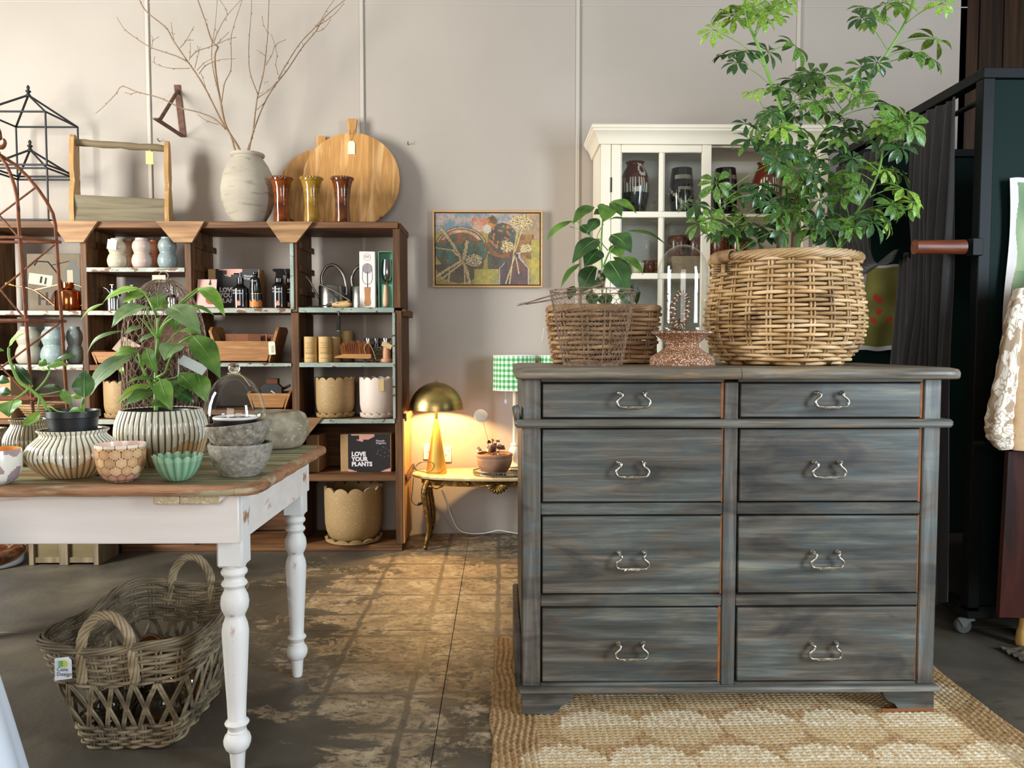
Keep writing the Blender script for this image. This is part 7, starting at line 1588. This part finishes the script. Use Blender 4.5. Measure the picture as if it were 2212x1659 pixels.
part('peg', MB().lathe(spline_prof([(0, 0), (.026, .0), (.029, .006), (.028, .08), (.029, .16), (.030, .2)], 3)+[(0, .2)], 24, ax=Matrix.Translation((tipx-BX, -.04, 0)) @ Matrix.Rotation(pi/2, 4, 'Y') @ Matrix.Rotation(-.0, 4, 'X')), M('red_gum', '5c2813', '6f3519', '48200f', sc=(5, 30, 30), det=5, rough=.45), hp, 50)
part('peg_bracket', MB().box(rootx-BX-.01, .005, -.055, -.01, -.035, .035, .003), FRM, hp)
# curtains
CUR = M('curtain_charcoal', '1d1a1b', '262223', sc=(40, 40, 6), rough=.9, sheen=.3)
def folds(a, n, amp): return amp*(sin(a*n)+.4*sin(a*n*2.3+1))
cu = MB()
def curt(u, v):   # bunched front curtain, u along the rod
    y = BY0+.07+.40*u; z = 2.215-(2.215-.10)*v; n_ = 6*2*pi
    w = 1-.25*exp(-((v-.36)/.16)**2)
    y = BY0+.07+(.34*w)*u+.05*v*.3; x = BX-.066-.026*(.35+min(1, v*3))*(sin(u*n_+.4)+.35*sin(u*n_*1.9+v*3))+.01*sin(v*7+u*9)
    return Vector((x, y, z))
cu.grid(110, 40, curt)
o = solo('booth_curtain', cu, CUR, (0, 0, 0), 'charcoal curtain bunched along the near post of the booth', 'curtain', smooth=180)
tabs = MB()
cu2 = MB()
def swag(u, v):   # far curtain gathered from the rod and swept toward the tie back
    y0 = BY1-.07-.50*u; top = Vector((BX-.034, y0, 2.195))
    knot = Vector((BX-.04, 3.66+.05*u, 1.66-.05*u)); droop = (1-u)**1.1
    low = Vector((BX-.05, BY1-.10-.34*u, 1.80-.30*u))
    t = v
    p = top*(1-t)**2+low*2*t*(1-t)+knot*t*t
    p.z -= .30*droop*sin(pi*t)**1.2*(.6+.4*t); p.x += -.018*sin(u*38+t*4)*(1-.5*t)-.02*sin(pi*t)
    return p
cu2.grid(90, 40, swag)
solo('booth_curtain', cu2, CUR, (0, 0, 0), 'charcoal curtain draped in a swag across the far end of the booth', 'curtain', smooth=180)
cu3 = MB()
def tail(u, v):
    sp = .10+.22*v; y = 3.66+(u-.5)*sp*1.5+.05*v; return Vector((BX+.036-.019*sin(u*24+v)*(.4+.55*v), y+.06, 1.63-1.47*v-.02*sin(u*9)))
cu3.grid(70, 30, tail)
solo('booth_curtain', cu3, CUR, (0, 0, 0), 'charcoal curtain tail hanging down behind the bunched one', 'curtain', smooth=180)
p0, p1 = Vector((BX+.008, 3.515, 2.19)), AT(1995, 375, 3.53); solo('pull_string', MB().tube([p0, p1+Vector((0, 0, -.0))], .0032, 5), WPL, (0, 0, 0), 'short white pull cord hanging in the booth opening', 'cord')
# printed tea towels
def towel(px0, px1, py0, py1, Y, lab, kind):
    a, b = AT(px0, py0, Y), AT(px1, py1, Y); w, h = b.x-a.x, a.z-b.z; random.seed(kind+40)
    fl_ = [(rnd(.25, .95), rnd(.25, .7)) for _ in range(9)]
    def cf(u, v):
        if u < .10+.02*sin(v*15) or v > .95 or v < .03: return lin('b5b0b4' if kind == 0 else 'cfc6c4')[:3]
        n_ = mnoise.noise((u*3, v*4, kind))
        if kind == 0:
            for (fx, fy) in fl_:
                if ((u-fx)/.06)**2+((v-fy)/.038)**2 < 1+.5*mnoise.noise((u*20, v*20, 1)): return mixc('9c2a1a', 'b5452e', .5+n_)
            return mixc('5f5a26', '8a8444', max(0, min(1, .75-v*.8+n_)))
        return mixc('6a8262', 'a8b58c', max(0, min(1, .5+n_*1.4-(.3 if v > .6 else 0))))
    mb = MB().grid(110, 160, lambda u, v: Vector((w*u+.01*sin(v*5), .006*sin(u*9+v*3)-.004, -h*v+.004*sin(u*12))), cf)
    t = thing('printed_towel', (a.x, Y, a.z), lab, 'towel'); part('cloth', mb, MC('towel_cotton', rough=.9), t, 180); return t
towel(1856, 1972, 572, 757, BY1-.055, 'olive printed towel with red flowers hanging inside the booth', 0)
t = towel(2180, 2330, 385, 720, BY0-.02, 'pale green printed towel on the green booth panel', 1)
part('peg', MB().box(.105, .135, -.02, .008, -.008, .014, .002), MATS['red_gum'] if 'red_gum' in MATS else RUSO, t)
# drop leaf table with a dress form wearing a lace blouse
MAH = M('mahogany', '2c0e06', '3a160a', '200a04', sc=(14, 14, 2.5), det=5, rough=.5, spec=.15)
dy = 2.86; mx0 = XA(2166, dy, 1200); mt = thing('mahogany_table', (mx0+.42, dy+.02, 0), 'reddish mahogany drop leaf table at the right edge', 'table'); ztb = ZA(975, dy, 2190)
part('drop_leaf', MB().prism([(-.42, -.012, .16), (.45, -.012, .13), (.45, -.012, ztb-.001), (-.405, -.012, ztb-.001)], (0, .022, 0)), MAH, mt)
part('table_top', MB().box(-.20, .45, .012, .19, ztb-.022, ztb-.0, .006), MAH, mt)
for x, y in ((-.10, .05), (.40, .05), (-.10, .15), (.40, .15)): part('leg', MB().lathe(spline_prof([(0, 0), (.018, 0), (.022, .03), (.03, .2), (.026, .35), (.034, .5), (.034, ztb-.022), (0, ztb-.022)], 3), 20, ax=Matrix.Translation((x, y, 0))), MAH, mt)
q = ONZ(2208, 1400, 0); o = thing('wooden_stand', (q.x+.02, q.y+.02, 0), 'pale wooden foot of a stand at the right edge of the floor', 'stand foot'); part('foot', MB().lathe(spline_prof([(0, 0), (.025, 0), (.03, .02), (.026, .06), (.018, .1), (.014, .3), (0, .3)], 3), 18), M('pale_pine', 'c49a54', rough=.5), o)
q = ONZ(2170, 1392, 0); mt2 = MB().grid(40, 24, lambda u, v: Vector((-.16+.21*u, -.05+.16*v+.01*sin(u*20), .008+.006*abs(sin(u*14+v*5))+.004*sin(v*30)))); solo('rag_mat', mt2, M('rag_brown', '3a3026', '574a3c', sc=(30, 30, 30), rough=.95), (q.x+.10, q.y-.16, 0), 'rumpled dark rag mat on the floor beside the booth castor', 'mat', smooth=180)
bcx, bcy = XA(2310, 2.88, 700), 2.90
bl = thing('lace_blouse', (bcx, bcy, ztb+.001), 'tan blouse with white lace sleeves on a form at the right edge', 'blouse'); BO = Vector((bcx, bcy, ztb+.001))
zsh = ZA(590, 2.88, 2230)-BO.z; zhem = .005
TAN = M('tan_knit', 'c9a67e', 'd2b18a', sc=(60, 60, 60), rough=.85, sheen=.3)
def body(u, v):
    a = 2*pi*u; t = v; z = zhem+(zsh-zhem)*t; half = bcx-XA(2182-6*(1-t), 2.88, 800)
    w = half*(1 if t < .62 else sqrt(max(.0, 1-((t-.62)/.42)**2.4)))
    d_ = .13*(1 if t < .7 else sqrt(max(.02, 1-((t-.7)/.31)**2))); rip = 1+.035*sin(a*11+t*2)*(1-t)*1.1
    return Vector((w*cos(a)*rip, d_*sin(a)*rip, z))
part('blouse_body', MB().grid(96, 40, body, closeu=True), TAN, bl, 180)
def lace(u, v):
    n1 = mnoise.noise((cos(2*pi*u)*1.6, sin(2*pi*u)*1.6, v*15)); n2 = abs(mnoise.noise((cos(2*pi*u)*3, sin(2*pi*u)*3, v*26)))
    return mixc('a58d74', 'e6d9c8', max(0, min(1, (n2-.05)*14))) if n1 > -.2 else lin('a58d74')[:3]
sl = [(2207, 622, 15), (2193, 680, 19), (2181, 760, 21), (2168, 840, 25), (2159, 900, 28), (2161, 940, 28), (2172, 970, 15)]
slp = smoothpts([AT(x, y, 2.86)-BO for x, y, r in sl], 6); srr = []
for i in range(len(slp)):
    t = i/6; k = min(int(t), len(sl)-2); f = t-k; srr.append((sl[k][2]*(1-f)+sl[k+1][2]*f)/F*2.82*(1+.05*sin(i*1.9)))
def sleeve(u, v):
    i = v*(len(slp)-1); k = min(int(i), len(slp)-2); f = i-k; c_ = slp[k]*(1-f)+slp[k+1]*f; r_ = srr[k]*(1-f)+srr[k+1]*f; a = 2*pi*u
    return c_+Vector((cos(a), sin(a)*.8, .15*cos(a)))*r_*(1+.06*sin(a*5+v*9))
part('lace_sleeve', MB().grid(120, 190, sleeve, lace, closeu=True), MC('lace_cloth', rough=.85), bl, 180, label='white floral lace sleeve')

# ------------------------------------------------------------ put every thing's origin at its base
bpy.context.view_layer.update()
kids = {}
for o in bpy.data.objects:
    if o.parent: kids.setdefault(o.parent, []).append(o)
for t in [o for o in COL.objects if o.type == 'EMPTY' and o.parent is None and o in kids]:
    inv = t.matrix_world.inverted(); lo = Vector((1e9,)*3); hi = -lo; st_ = list(kids[t])
    while st_:
        o = st_.pop(); st_ += kids.get(o, [])
        if o.type == 'MESH':
            m = inv @ o.matrix_world
            for c_ in o.bound_box:
                p = m @ Vector(c_)
                for k in range(3): lo[k] = min(lo[k], p[k]); hi[k] = max(hi[k], p[k])
    d_ = Vector(((lo.x+hi.x)/2, (lo.y+hi.y)/2, lo.z))
    for c_ in kids[t]: c_.location = c_.location-d_
    t.location = t.location+(t.matrix_world.to_3x3() @ d_)
for o in [o for o in COL.objects if o.type == 'MESH' and o.parent is None and o.get('category')]:
    if o.location.length > 1e-6: continue
    vs = o.data.vertices; lo = Vector((min(v.co.x for v in vs), min(v.co.y for v in vs), min(v.co.z for v in vs))); hi = Vector((max(v.co.x for v in vs), max(v.co.y for v in vs), 0))
    d_ = Vector(((lo.x+hi.x)/2, (lo.y+hi.y)/2, lo.z)); o.data.transform(Matrix.Translation(-d_)); o.location = d_
